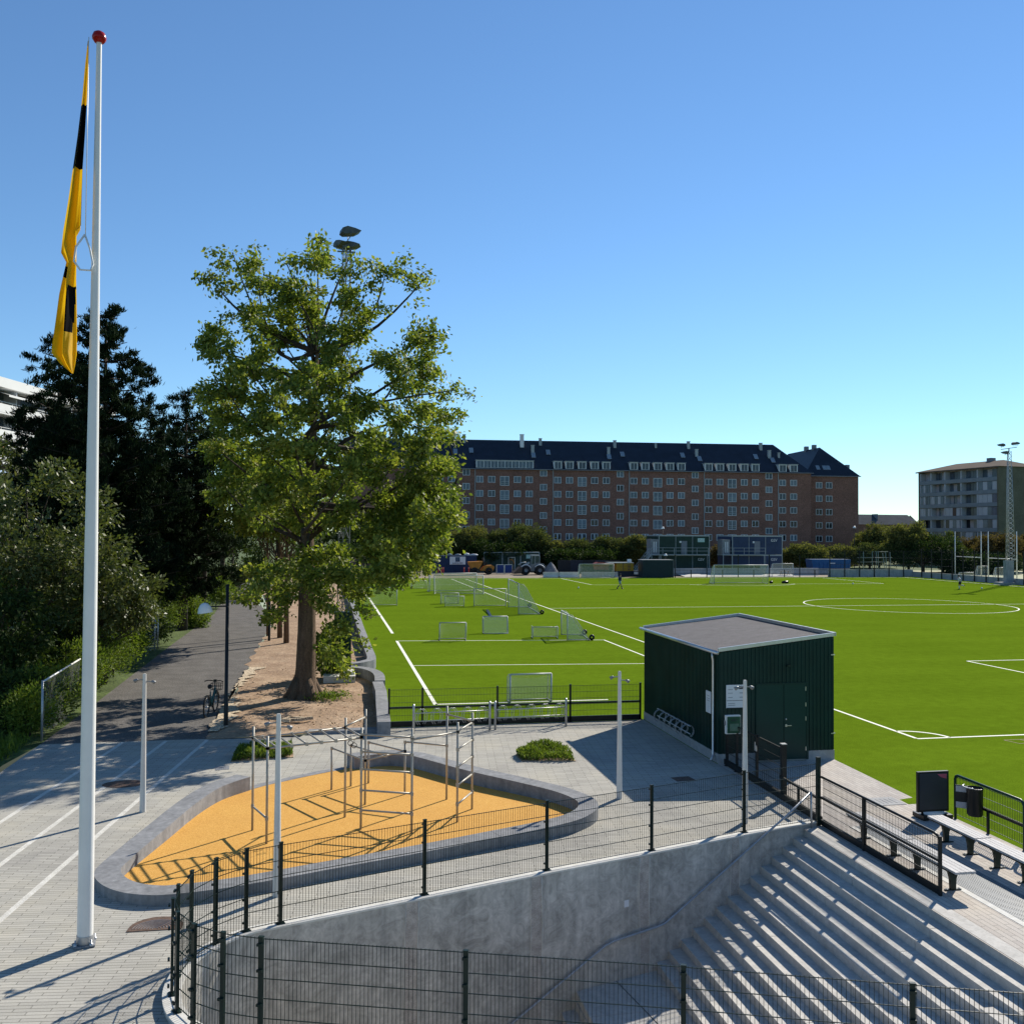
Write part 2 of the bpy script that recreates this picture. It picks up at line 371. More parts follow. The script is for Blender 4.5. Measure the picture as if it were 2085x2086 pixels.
L_SHRUB = leafmat('shrub_leaves', [(0.25, (0.04, 0.06, 0.018)), (0.5, (0.09, 0.115, 0.034)), (0.75, (0.16, 0.175, 0.06)), (0.95, (0.14, 0.11, 0.05))], 0.3, 0.45, 0.35)
L_BRIGHT = leafmat('bright_leaves', [(0.2, (0.05, 0.088, 0.014)), (0.5, (0.12, 0.18, 0.026)), (0.85, (0.22, 0.27, 0.05))], 0.45, 0.6, 0.2)
L_FAR = leafmat('far_leaves', [(0.2, (0.03, 0.048, 0.02)), (0.5, (0.075, 0.095, 0.035)), (0.85, (0.15, 0.155, 0.06))], 0.35, 0.8, 0.05)
L_FARY = leafmat('far_yellow_leaves', [(0.2, (0.055, 0.07, 0.024)), (0.5, (0.125, 0.135, 0.045)), (0.85, (0.23, 0.21, 0.08))], 0.4, 0.8, 0.05)
L_FARR = leafmat('far_russet_leaves', [(0.2, (0.05, 0.045, 0.02)), (0.5, (0.11, 0.085, 0.035)), (0.85, (0.17, 0.11, 0.06))], 0.35, 0.8, 0.05)

# ---------------------------------------------------------------- the ground
WALL = crom([(-7.72, -7.72), (-9.59, -8.28), (-11.92, -9.05), (-14.24, -9.80), (-16.62, -10.62), (-19.03, -11.43), (-19.55, -11.64), (-19.97, -12.03), (-20.26, -12.53), (-20.37, -13.08), (-20.36, -13.6), (-20.22, -14.1), (-19.95, -14.54), (-19.56, -14.86), (-19.08, -15.09), (-16.63, -15.91), (-14.18, -16.73), (-11.75, -17.6), (-9.35, -18.46), (-6.9, -19.33)], 5)
wl = [(p.x, p.y) for p in WALL]
g = MB()
g.sheet([(-3000, 132), (3000, 132), (3000, 4500), (-3000, 4500)], -0.03); g.sheet([(-3000, -400), (-60, -400), (-60, 132), (-3000, 132)], -0.03)
g.sheet([(110, -400), (3000, -400), (3000, 132), (110, 132)], -0.03)
struct(g, 'ground', M_GRASSG)
g = MB(); g.sheet([(-60, -34), (-27.25, -34), (-27.1, 1.0), (-26.85, 3.5), (-26.9, 20), (-27.3, 60), (-29.5, 132), (-60, 132)], -0.012); struct(g, 'bank', M_GRASSG)
g = MB(); g.sheet([(-29.5, 132), (-27.3, 107.3), (70.6, 107.3), (70.6, 132)], -0.015); struct(g, 'site_ground', M_DIRT)
g = MB(); g.sheet([(70.6, -30), (110, -30), (110, 132), (70.6, 132)], -0.012); struct(g, 'court_ground', mat('court_sand', (0.36, 0.37, 0.22), 0.9, 0.15, 0.3))
g = MB(); g.sheet([(-26.85, 3.5), (-27.25, -34), (-6, -34), (-6.9, -19.33)] + wl[::-1][1:] + [(-7.6, -2.1), (-7.6, 4.35), (-16.4, 4.35), (-16.42, 4.0), (-19, 4.0), (-19.02, 3.6), (-22, 3.5)], 0.0); struct(g, 'plaza_paving', M_PAVE)
g = MB(); g.sheet([(-8.06, -26), (-4.25, -26), (-4.25, -6.6), (-4.65, -6.62), (-4.62, -6.2), (-4.2, -6.1), (-4.05, -2.1), (-7.6, -2.1), (-7.6, -7.8), (-8.06, -7.95)], 0.0); struct(g, 'path_paving', M_PAVE2)
g = MB(); g.sheet([(-4.25, -26), (70.6, -26), (70.6, 107.3), (-16.35, 107.3), (-16.35, 4.35), (-7.6, 4.35), (-7.6, -2.1), (-4.05, -2.1), (-4.2, -6.1), (-4.62, -6.2), (-4.65, -6.62), (-4.25, -6.6)], 0.0); struct(g, 'turf', M_TURF)
g = MB(); g.sheet([(-26.85, 3.5), (-22.0, 3.5), (-22.14, 7), (-22.1, 18), (-22.3, 30), (-22.4, 42), (-23.4, 52), (-25.4, 64), (-27.6, 82), (-29, 132), (-34, 132), (-31.5, 84), (-28.4, 66), (-27.3, 50), (-27.2, 30), (-26.9, 10)], 0.0); struct(g, 'asphalt_path', M_ASPH)
# soil bed: a gently uneven sheet
def soil_bed():
    b = MB(); xs = np.linspace(0, 1, 26); ys = [3.7+0.45*k for k in range(90)] + [46, 60, 80, 107.3]
    edge = lambda y: -22.08 if y < 20 else (-22.3 if y < 40 else -22.4-(y-40)*0.085)
    vs = []
    for y in ys:
        for a in xs:
            l = edge(y)+0.12*math.sin(y*2.1)*(y > 6); x = l+(-16.4-l)*a
            h = 0.015+0.05*math.sin(a*math.pi)*(0.6+0.5*math.sin(y*1.3+a*7)+0.4*math.sin(a*19+y*2.7)) if 0 < a < 1 else 0.006
            vs.append((x, max(y, 4.05) if x > -19 and y < 4.05 else (3.40 if y < 3.8 else y), max(h, 0.008)))
    nx = len(xs); fs = [(j*nx+i, j*nx+i+1, (j+1)*nx+i+1, (j+1)*nx+i) for j in range(len(ys)-1) for i in range(nx-1)]
    b.sm = True; b.add(vs, fs); return struct(b, 'soil_bed', M_SOIL)
soil_bed()
rr = random.Random(12); le = [(-22.14+0.10*rr.uniform(-1, 1), 4.4+0.3*k) for k in range(50)]; ri = [(-21.75+0.25*math.sin(k*0.16)+0.22*rr.uniform(-1, 1), 4.4+0.3*k) for k in range(50)]
g = MB(); g.sheet(le[::-1]+ri, 0.058); struct(g, 'gravel_edge', M_GRAVEL)
# inside of the pit
g = MB(); g.sheet([(-20.6, -20), (-7.9, -20), (-7.9, -7.5), (-20.6, -7.5)], -3.52); struct(g, 'pit_floor', M_WALLC)

# pavement marks and field lines: flush sheets 4 mm up
g = MB()
def strip(mb, a, b, wd, z=0.004):
    a, b = Vector((*a, 0)), Vector((*b, 0)); d = (b-a).normalized(); n = Vector((-d.y, d.x, 0))*wd/2
    mb.add([(*(a+n).xy, z), (*(a-n).xy, z), (*(b-n).xy, z), (*(b+n).xy, z)], [(0, 1, 2, 3)])
def arc(mb, c, r_, a0, a1, wd, n=64, z=0.004):
    for k in range(n):
        t0, t1 = a0+(a1-a0)*k/n, a0+(a1-a0)*(k+1)/n
        mb.add([(c[0]+(r_+s*wd/2)*math.cos(t), c[1]+(r_+s*wd/2)*math.sin(t), z) for t, s in ((t0, 1), (t0, -1), (t1, -1), (t1, 1))], [(0, 1, 2, 3)])
for x0 in (-25.33, -24.08, -22.86):
    strip(g, (x0-0.116*16, -4-16), (x0+0.116*7.4, 3.4), 0.115)
struct(g, 'pavement_lines', M_WLINE)
g = MB(); W = 0.115
strip(g, (0, 0), (68, 0), W); strip(g, (0, 0.0575), (0, 105), W); strip(g, (68, 0), (68, 105), 0.18); strip(g, (0, 105), (68, 105), W); strip(g, (0.06, 52.5), (67.9, 52.5), W)
for y0, s in ((0, 1), (105, -1)):
    strip(g, (13.84, y0+s*0.06), (13.84, y0+s*16.5), W); strip(g, (54.16, y0+s*0.06), (54.16, y0+s*16.5), W); strip(g, (13.84, y0+s*16.5), (54.16, y0+s*16.5), W)
    arc(g, (34, y0+s*11), 9.15, math.asin(5.5/9.15) if s > 0 else math.pi+math.asin(5.5/9.15), (math.pi-math.asin(5.5/9.15)) if s > 0 else 2*math.pi-math.asin(5.5/9.15), W)
arc(g, (34, 52.5), 9.15, 0, 2*math.pi, W, 128); arc(g, (0, 0), 1.15, 0, math.pi/2, W, 16)
strip(g, (-14.42, 8.35), (-7.7, 8.35), 0.15); strip(g, (-14.42, 8.27), (-14.47, 29.6), 0.15); strip(g, (-14.36, 18.9), (-2.05, 17.9), 0.10); strip(g, (-14.47, 29.55), (-2.05, 28.4), 0.11)
strip(g, (-2.0, 8.3), (-2.05, 28.5), 0.11); strip(g, (-14.46, 33.8), (-14.8, 76), 0.17); strip(g, (-2.05, 60), (-1.95, 104.9), 0.12); strip(g, (-14.8, 105), (-0.1, 105), W); strip(g, (-16, 90), (-2.2, 90.5), 0.08)
struct(g, 'pitch_lines', M_MARK)
g = MB()
for x0, y0 in ((2.6, -0.62), (3.35, -2.0)):
    strip(g, (x0, y0), (x0+9, y0+0.02), 0.05); strip(g, (x0+0.12, y0-0.52), (x0+9, y0-0.5), 0.05)
    for k in range(16): strip(g, (x0+0.02+k*0.55, y0-0.03), (x0+0.14+k*0.55, y0-0.49), 0.05)
struct(g, 'training_lines', M_LADMARK)
# rubber surface under the climbing frame
OUT = [(-20.57, -2.51, 0.34), (-21.2, -3.36, 0.33), (-21.64, -4.6, 0.3), (-22.04, -6.42, 0.27), (-22.44, -8.27, 0.22), (-22.46, -8.86, 0.21), (-22.24, -9.37, 0.2), (-21.87, -9.77, 0.19), (-21.43, -10.01, 0.19), (-20.94, -10.08, 0.19), (-19.88, -9.89, 0.19), (-18.3, -9.35, 0.2), (-16.39, -8.68, 0.21), (-14.49, -7.97, 0.23), (-13.65, -7.67, 0.25), (-12.89, -7.25, 0.26), (-12.35, -6.6, 0.27), (-12.23, -5.85, 0.28), (-12.57, -4.98, 0.29), (-13.22, -4.16, 0.31), (-14.19, -3.06, 0.33), (-14.75, -2.3, 0.33), (-15.61, -1.05, 0.34), (-16.01, -0.68, 0.34), (-16.55, -0.43, 0.34), (-17.25, -0.46, 0.34), (-17.82, -0.7, 0.34)]
OUTC = crom(OUT, 5)
def inset(pts, d):
    o = []
    for i in range(len(pts)):
        v = (pts[min(i+1, len(pts)-1)]-pts[max(i-1, 0)]).normalized(); o.append(pts[i]+Vector((-v.y, v.x, 0))*d)
    return o
INN = inset(OUTC, 0.22)
g = MB(); g.sheet([(p.x, p.y) for p in INN], 0.006); struct(g, 'rubber_surface', M_RUB)
g = MB(); g.ribbon([(-20.55, -2.75), (-20.0, -2.2), (-19.2, -1.6), (-18.5, -1.1), (-17.95, -0.82)], 0.02, 0.24, -0.05, 0.012); struct(g, 'flush_kerb', M_CONC)
g = MB(); g.span((-18.96, 3.62, -0.05), (-16.43, 4.02, 0.10)); struct(g, 'bed_kerb', M_DKERB)
g = MB()
for c, sz in (((-7.86, -13.6), (0.30, 12.4)),): g.span((-8.03, -26, -0.9), (-7.73, -7.72, 0.004))
struct(g, 'top_step_edge', M_STEP)
g = MB(); g.sheet([(-8.0, -8.2), (-7.3, -8.2), (-7.3, -1.9), (-8.0, -1.9)], -0.006); struct(g, 'threshold_paving', M_PAVE2)
g = MB(); g.span((-7.0, -26, -0.02), (-6.86, -8.0, 0.006)); struct(g, 'grating_kerb', M_KERB)
g = MB(); g.cur = 0
for k in range(-420, -160, 1): g.span((-6.86, k*0.05, 0.006), (-6.03, k*0.05+0.02, 0.012))
for k in range(17): g.span((-6.86+k*0.05, -21, 0.006), (-6.845+k*0.05, -8.0, 0.010))
tag(g.build('drain_grating', mat('grating_steel', (0.22, 0.24, 0.25), 0.5, 0.1, 5)), 'long galvanised drain grating between the two rows of benches', 'drain grating')
g = MB(); g.span((-6.86, -26, -0.06), (-6.03, -8.0, 0.005)); struct(g, 'drain_bed', M_BLACK)
# grass around

# ---------------------------------------------------------------- the sunken stair: wall, steps, fence
t = thing('retaining_wall', (-14, -10, 0), 'curved grey concrete retaining wall around the sunken stair', 'wall')
b = MB(); b.ribbon(wl, 0.11, 0.11, -3.6, 0.07); b.build('wall_body', M_WALLC, t)
b = MB(); b.ribbon(wl, 0.12, 0.125, 0.07, 0.10); b.build('wall_cap', M_KERB, t)
def wallpt(x, z, off=0.13):                    # point on the pit face of the back wall
    for i in range(len(wl)-1):
        (x0, y0), (x1, y1) = wl[i], wl[i+1]
        if x1 <= x <= x0 and i < 40:
            d = Vector((x1-x0, y1-y0)).normalized(); n = Vector((-d.y, d.x)); k = (x-x0)/(x1-x0)
            p = Vector((x0+(x1-x0)*k, y0+(y1-y0)*k))+n*off; return Vector((p.x, p.y, z))
jm = mat('wall_joint', (0.40, 0.365, 0.325), 0.8, 0.25, 6, fine=0.3)
for x in (-9.94, -12.17, -14.52, -16.9):
    b = MB(); a0, a1 = wallpt(x-0.11, 0, 0.113), wallpt(x+0.11, 0, 0.113)
    b.add([(a0.x, a0.y, -3.5), (a1.x, a1.y, -3.5), (a1.x, a1.y, 0.065), (a0.x, a0.y, 0.065)], [(0, 1, 2, 3)]); b.build('joint_band', jm, t)
    for s, ww in ((-0.115, 0.012), (0.115, 0.016)):
        b = MB(); pts = [wallpt(x+s+0.012*math.sin(z*3.1+x), z, 0.116) for z in np.linspace(-3.4, 0.05, 14)]
        b.tube(pts, ww/2, 4); b.build('joint_seam', M_KERB, t)
b = MB(); p = wallpt(-12.58, -0.79, 0.115); b.box(p, (0.11, 0.01, 0.13), R(19)); tag(b.build('wall_tag', M_SIGNW), 'small white square plate fixed on the concrete pit wall', 'plate')

t = thing('concrete_steps', (-10, -13, 0), 'broad flight of pale concrete steps down into the sunken court', 'steps')
TR, RI, X0 = 0.292, 0.16, -8.03
def ywall(x):
    p = wallpt(x, 0, 0.10); return p.y if p else -8
b = MB()
for k in range(14):
    xa = X0-TR*(k+1); xb = X0-TR*k; z = -RI*(k+1)
    if k < 13: b.add([], [])
    y1 = ywall(max(xa, -18)) + 0.12
    ym = [-8.0-0.9*k*0.0, ]
    cut = [y1, -10.42-0.02*k, -12.85-0.02*k, -15.3, -21]
    for j in range(4):
        ga = 0.007 if j else 0.0
        b.span((xa-(1.5 if k == 13 else 0.0)-0.02, cut[j]-ga, z-0.6), (xb, cut[j+1]+0.007, z-0.0005*(j % 2)))
b.build('steps', M_STEP, t)
b = MB(); b.span((-8.95, -24, -2.5), (-8.04, -14.92, -0.42)); b.build('seat_block', M_STEP, t)
b = MB()
for k in range(8):
    xa = -13.35-TR*(k+1); xb = -13.35-TR*k; z = -2.24-RI*(k+1)
    b.span((xa-0.02, -20, z-0.5), (xb, ywall(max(xa, -18))+0.12, z))
b.build('lower_steps', M_STEP, t)
b = MB(); b.bar((-12.78, -9.4, -2.236), (-12.0, -14.5, -2.236), 0.012, 0.006); b.build('landing_joint', M_BLACK, t)

t = thing('handrail', tuple(wallpt(-12, -1.4)), 'grey steel handrail following the concrete pit wall down the steps', 'handrail')
hp = [wallpt(x, z, 0.19) for x, z in ((-7.95, 0.80), (-8.61, 0.38), (-9.45, -0.08), (-11.75, -1.32))] + [wallpt(x, z, 0.19) for x, z in ((-11.95, -1.35), (-12.9, -1.42), (-13.1, -1.47), (-15.13, -2.5), (-16.4, -3.1))]
b = MB(); b.tube(hp, 0.023, 8); b.build('rail', M_GALV, t)
b = MB(); b.tube([hp[0], hp[0]+Vector((0.03, 0.02, -0.86))], 0.022, 8); b.build('end_post', M_GALV, t)
for i in (1, 2, 3, 5, 7):
    b = MB(); q = hp[i]; w_ = wallpt(q.x, q.z-0.07, 0.11); b.tube([q, q+Vector((0, 0, -0.06)), w_], 0.008, 5); b.build('bracket', M_GALV, t)

def panel(mb, p, q, z0, z1, sp=0.05, wv=0.0055, wh=0.011, nh=6):
    p, q = Vector((p[0], p[1], 0)), Vector((q[0], q[1], 0)); L = (q-p).length; n = max(2, int(L/sp)); d = (q-p)/n
    for k in range(n+1):
        a = p+d*k; mb.bar((a.x, a.y, z0), (a.x, a.y, z1), wv, wv, (d.x, d.y, 0.001))
    for k in range(nh):
        z = z0+0.015+(z1-z0-0.03)*k/(nh-1); mb.bar((p.x, p.y, z), (q.x, q.y, z), wh, 0.009)
def fpost(mb, p, z0, z1, rz=0.0, w_=0.06, d_=0.04, foot=True, clips=True):
    mb.box((p[0], p[1], (z0+z1)/2), (w_, d_, z1-z0), rz)
    mb.box((p[0], p[1], z1+0.006), (w_+0.008, d_+0.008, 0.012), rz)
    if foot:
        mb.box((p[0], p[1], z0+0.006), (0.14, 0.10, 0.012), rz)
        for s in (-1, 1): mb.box((p[0]+s*0.05*math.cos(rz), p[1]+s*0.05*math.sin(rz), z0+0.02), (0.02, 0.02, 0.025), rz)
    if clips:
        for z in (z0+0.12, z0+0.48, z0+0.9, z1-0.08): mb.box((p[0]+0.045*math.sin(rz), p[1]-0.035*math.cos(rz), z), (0.075, 0.03, 0.03), rz)
t = thing('mesh_fence', (-16, -11, 0.1), 'black wire mesh fence on posts along the curved concrete wall', 'fence')
FP = [(-9.59, -8.26), (-11.92, -9.04), (-14.24, -9.78), (-16.62, -10.60), (-19.03, -11.43), (-19.55, -11.64), (-19.97, -12.03), (-20.26, -12.53), (-20.37, -13.08), (-20.36, -13.6), (-20.22, -14.1), (-19.95, -14.54), (-19.56, -14.86), (-19.08, -15.09), (-16.63, -15.91), (-14.18, -16.73), (-11.8, -17.6), (-9.4, -18.45), (-7.0, -19.3)]
for i, p in enumerate(FP):
    a = FP[max(i-1, 0)]; c = FP[min(i+1, len(FP)-1)]; rz = math.atan2(c[1]-a[1], c[0]-a[0])
    b = MB(); fpost(b, p, 0.10, 1.40, rz); b.build('post', M_DGREEN, t)
CP = (-7.62, -7.78)
for p, q in zip([CP]+FP[:-1], FP):
    b = MB(); d = (Vector(q)-Vector(p)).normalized(); n = Vector((-d.y, d.x))*0.03
    panel(b, (Vector(p)+n), (Vector(q)+n), 0.13, 1.385, 0.05 if p[1] > -12 else 0.05); b.build('mesh_panel', M_DGREEN, t)

t = thing('stair_railing', (-7.55, -9.8, 0), 'black steel railing with mesh panels between steps and bench', 'railing')
b = MB(); fpost(b, CP, -0.05, 1.5, 0, 0.08, 0.08, False); b.build('post', M_DGREEN, t)
b = MB(); b.box((-7.52, -11.95, 0.53), (0.05, 0.05, 1.06)); b.build('post', M_BLACK, t)
b = MB(); b.box((-7.54, -9.5, 0.53), (0.06, 0.06, 1.06)); b.build('post', M_BLACK, t)
b = MB(); b.tube([(-7.55, -7.8, 1.07), (-7.53, -9.5, 1.07), (-7.52, -11.8, 1.07), (-7.52, -11.92, 1.04), (-7.52, -11.95, 0.94)], 0.028, 8); b.build('top_rail', M_BLACK, t)
b = MB(); b.bar((-7.55, -7.8, 0.62), (-7.52, -11.95, 0.62), 0.05, 0.05); b.build('mid_rail', M_BLACK, t)
b = MB(); b.bar((-7.55, -7.8, 0.075), (-7.52, -11.95, 0.075), 0.05, 0.12); b.build('bottom_beam', M_BLACK, t)
for y0, y1 in ((-7.85, -9.46), (-9.54, -11.9)):
    b = MB(); panel(b, (-7.535, y0), (-7.535, y1), 0.13, 1.03, 0.05, 0.006, 0.01, 6); b.build('mesh_panel', M_BLACK, t)

t = thing('sliding_gate', (-7.45, -4.5, 0), 'black mesh gate line between green shed and tall corner post', 'gate')
for y, w_, h_ in ((-2.35, 0.07, 1.27), (-3.0, 0.06, 1.25), (-4.25, 0.06, 1.25), (-5.72, 0.12, 1.33)):
    b = MB(); fpost(b, (-7.42, y), 0, h_, 0, w_, w_, True, False); b.build('post', M_BLACK, t)
b = MB(); b.box((-7.42, -5.72, 1.345), (0.13, 0.13, 0.02)); b.build('post_cap', M_ALU, t)
b = MB(); b.bar((-7.42, -2.2, 0.09), (-7.5, -7.7, 0.09), 0.06, 0.15); b.build('bottom_beam', M_BLACK, t)
b = MB(); b.bar((-7.42, -2.35, 1.22), (-7.42, -5.72, 1.22), 0.03, 0.03); b.build('top_rail', M_BLACK, t)
b = MB(); b.bar((-7.5, -5.72, 0.56), (-7.55, -7.7, 0.56), 0.05, 0.05); b.build('mid_rail', M_BLACK, t)
b = MB(); b.box((-7.48, -6.6, 0.3), (0.05, 0.05, 0.55)); b.build('short_post', M_BLACK, t)
b = MB(); panel(b, (-7.44, -2.4), (-7.44, -5.7), 0.17, 1.2, 0.05, 0.006, 0.01, 6); panel(b, (-7.46, -5.75), (-7.5, -7.7), 0.15, 0.56, 0.05, 0.006, 0.01, 3); b.build('mesh_panel', M_BLACK, t)
b = MB(); b.box((-7.48, -4.3, 0.93), (0.03, 0.10, 0.14)); b.box((-7.50, -4.3, 0.99), (0.02, 0.025, 0.2)); b.build('lock', M_ALU, t)

t = thing('defibrillator_cabinet', (-7.52, -2.78, 1.0), 'green defibrillator cabinet with white frame and green top board on gate post', 'cabinet')
b = MB(); b.box((-7.53, -2.98, 1.28), (0.42, 0.10, 0.50)); b.build('frame', M_WHITE, t)
b = MB(); b.box((-7.53, -3.05, 1.28), (0.36, 0.06, 0.44)); b.build('door', mat('aed_green', (0.015, 0.075, 0.04), 0.4, 0.1, 4), t)
b = MB(); b.box((-7.53, -3.085, 1.22), (0.26, 0.012, 0.2)); b.build('window', mat('aed_glass', (0.10, 0.17, 0.12), 0.2, 0.2, 4), t)
b = MB(); b.box((-7.73, -2.95, 1.32), (0.02, 0.08, 0.12)); b.build('mark', M_SIGNW, t)
lettering('AED', 0.10, M_INK, t, Vector((-7.53, -3.083, 1.41))-t.location, FACE_Y)

# ---------------------------------------------------------------- concrete seat walls
t = thing('seat_wall', (-17, -6, 0), 'low grey concrete seat wall curving around the orange play surface', 'seat wall')
b = MB(); b.ribbon([(p.x, p.y) for p in OUTC], 0.45, 0.0, -0.02, [p.z for p in OUTC]); b.build('wall_body', M_CONC, t)
b = MB(); A2 = inset(OUTC, 0.45)
for k in list(range(12, len(OUTC)-4, 13)):
    a, c = OUTC[k], A2[k]; d = (OUTC[k+1]-OUTC[k-1]).normalized()*0.004
    b.add([(*(a+d).xy, a.z+0.003), (*(a-d).xy, a.z+0.003), (*(c-d).xy, a.z+0.003), (*(c+d).xy, a.z+0.003)], [(0, 1, 2, 3)])
    n = (c-a).normalized()*0.0015
    for q, s in ((a, -1), (c, 1)):
        e = q+n*s; b.add([(*(e+d).xy, 0.0), (*(e-d).xy, 0.0), (*(e-d).xy, a.z+0.002), (*(e+d).xy, a.z+0.002)], [(0, 1, 2, 3)])
b.build('joint', M_DKERB, t)
t = thing('zigzag_seat_wall', (-16.3, 12, 0), 'low concrete seat wall bending in and out along the turf edge', 'seat wall')
for pts in ([(-16.42, 3.05), (-16.33, 6), (-16.22, 9), (-16.24, 11.3)], crom([(-16.14, 11.55), (-16.10, 13.0), (-16.22, 14.2), (-16.62, 15.3), (-17.3, 16.0), (-17.75, 16.2)], 5), crom([(-17.75, 16.6), (-17.1, 16.85), (-16.5, 17.6), (-16.2, 18.6), (-16.22, 22.5)], 5), [(-16.22, 22.9), (-16.3, 34), (-16.35, 50)], [(-16.35, 50.4), (-16.4, 80), (-16.4, 104)]):
    b = MB(); b.ribbon([(p[0], p[1]) for p in pts], 0.40, 0.02, -0.02, 0.45); b.build('wall_segment', M_CONC, t)

# ---------------------------------------------------------------- manhole, drains
t = thing('manhole_cover', (-21.0, -10.95, 0.004), 'large cast iron manhole cover with ring pattern beside the flagpole', 'manhole cover')
b = MB(); P = [(-21.02+0.42*math.cos(a), -10.98+0.40*math.sin(a)) for a in np.linspace(0.0, math.pi, 18)]+[(-21.45, -11.12), (-20.6, -11.14)]; b.prism(P, 0.002, 0.012); b.build('lid', M_RUST, t)
b = MB()
for k in range(1, 9):
    r_ = 0.045*k
    b.tube([(-21.02+r_*math.cos(a), -11.08+r_*0.98*math.sin(a), 0.014) for a in np.linspace(0.05, math.pi-0.05, 20)], 0.006, 4)
b.build('ring_relief', M_DKERB, t)
for x, y, rx, ry, lab in ((-23.42, -1.65, 0.52, 0.36, 'oval rusty brown iron cover in the plaza by the left lamp'), (-9.15, -3.5, 0.26, 0.2, 'small rusty square drain cover in the shade of the shed'), (-21.15, -0.35, 0.18, 0.2, 'small dark drain in the shadow left of the play area'), (-5.1, -6.3, 0.4, 0.32, 'square paved cover with thin steel frame in the path')):
    b = MB()
    if rx > 0.45: b.prism([(x+rx*math.cos(a), y+ry*math.sin(a)) for a in np.linspace(0, 2*math.pi, 24)[:-1]], 0.002, 0.010)
    else: b.box((x, y, 0.006), (rx*2, ry*2, 0.008), R(6) if x < -6 else 0)
    for k in range(5): b.box((x-rx*0.6+k*rx*0.3, y, 0.012), (0.02, ry*1.2, 0.006))
    tag(b.build('drain_cover', M_PLINTH if x > -6 else (M_DKERB if rx < 0.2 else M_RUST)), lab, 'drain cover', 'iron covers in the paving')

# ---------------------------------------------------------------- flagpole and flag
t = thing('flagpole', (-21.98, -11.49, 0), 'tall white tapered flagpole with dark red ball on top', 'flagpole')
b = MB(); b.lathe([(0.118, 0.04), (0.112, 2), (0.098, 6), (0.064, 10.5), (0.040, 14.0), (0.040, 14.2)], t.location, 24); b.build('pole', M_WHITE, t)
b = MB(); b.lathe([(0.0, 14.19), (0.07, 14.20), (0.105, 14.25), (0.108, 14.29), (0.085, 14.35), (0.04, 14.38), (0, 14.385)], t.location, 24); b.build('ball', M_RED, t)
b = MB(); b.box((t.location.x, t.location.y, 0.02), (0.30, 0.30, 0.025), R(10)); b.build('base_plate', M_DKERB, t)
for sx in (-1, 1):
    for sy in (-1, 1):
        b = MB(); b.lathe([(0.028, 0.03), (0.028, 0.065), (0.012, 0.065), (0.012, 0.12), (0, 0.12)], (t.location.x+sx*0.115, t.location.y+sy*0.115, 0), 8); b.build('bolt', M_GALV, t)
b = MB(); b.lathe([(0.122, 0.03), (0.135, 0.05), (0.125, 0.16)], t.location, 20); b.build('collar', M_GALV, t)
q = PY(170, 480, -11.6); b = MB(); b.tube([q+Vector(v) for v in ((0.02, 0, 0.02), (-0.10, -0.02, -0.18), (-0.12, -0.05, -0.42), (-0.02, -0.09, -0.56), (0.13, -0.08, -0.56), (0.155, -0.03, -0.45), (0.10, -0.01, -0.2), (0.02, 0, 0.02))], 0.016, 6); b.build('halyard_loop', M_WHITE, t)
b = MB(); b.tube([q+Vector((0.03, 0.0, 0)), PY(181, 75, -11.55)], 0.006, 4); b.build('halyard', M_WHITE, t)
def flag():
    k = 0.4141
    Lf = [(432, 200), (416, 340), (402, 480), (378, 660), (352, 830), (330, 980), (306, 1130), (298, 1240), (326, 1290), (308, 1380), (296, 1450), (284, 1560), (268, 1690), (263, 1742), (300, 1790), (352, 1836)]
    Rf = [(437, 200), (434, 340), (431, 480), (424, 660), (416, 830), (414, 980), (412, 1125), (386, 1140), (380, 1290), (377, 1380), (376, 1450), (375, 1560), (374, 1690), (373, 1742), (368, 1790), (360, 1838)]
    b = MB(); nx = 22; vs = []; rows = []
    for i in range(len(Lf)-1):
        for s in range(5):
            u = s/5; rows.append((Lf[i][0]+(Lf[i+1][0]-Lf[i][0])*u, Lf[i][1]+(Lf[i+1][1]-Lf[i][1])*u, Rf[i][0]+(Rf[i+1][0]-Rf[i][0])*u, Rf[i][1]+(Rf[i+1][1]-Rf[i][1])*u))
    rows.append((352, 1836, 360, 1838))
    for j, (xl, yl, xr, yr) in enumerate(rows):
        v = j/len(rows)
        for i in range(nx+1):
            u = i/nx; p = PY((xl+(xr-xl)*u)*k, (yl+(yr-yl)*u)*k, -11.52)
            w_ = (xr-xl)*k/119
            p.y += 0.30*w_*math.sin(u*9.5+1.4*math.sin(v*5.0))+0.10*w_*math.sin(u*21+v*9)-0.1*w_
            vs.append(p)
    fs = [(j*(nx+1)+i, j*(nx+1)+i+1, (j+1)*(nx+1)+i+1, (j+1)*(nx+1)+i) for j in range(len(rows)-1) for i in range(nx)]
    b.sm = True; b.add(vs, fs)
    n = 0
    for j in range(len(rows)-1):
        yy = (rows[j][1]+rows[j][3])/2
        for i in range(nx):
            u = i/nx; blk = (515 < yy < 825-30*u and not (0.30 < u < 0.36)) or (1405 < yy < 1625 and 0.45 < u+0.0006*(yy-1500) < 0.86) or (1290 < yy < 1350 and u < 0.22) or (640 < yy < 760 and u < 0.05)
            b.mi[n] = 1 if blk else 0; n += 1
    o = b.build('flag', [M_YEL, M_EMB]); tag(o, 'limp yellow flag with black emblem hanging folded against white pole', 'flag')
    m = M_YEL; tn = m.node_tree; bs = tn.nodes['Principled BSDF']; tr = N(tn, 'ShaderNodeBsdfTranslucent'); tr.inputs[0].default_value = (0.75, 0.46, 0.01, 1); mx = N(tn, 'ShaderNodeMixShader'); mx.inputs[0].default_value = 0.4
    tn.links.new(bs.outputs[0], mx.inputs[1]); tn.links.new(tr.outputs[0], mx.inputs[2]); tn.links.new(mx.outputs[0], tn.nodes['Material Output'].inputs[0])
flag()

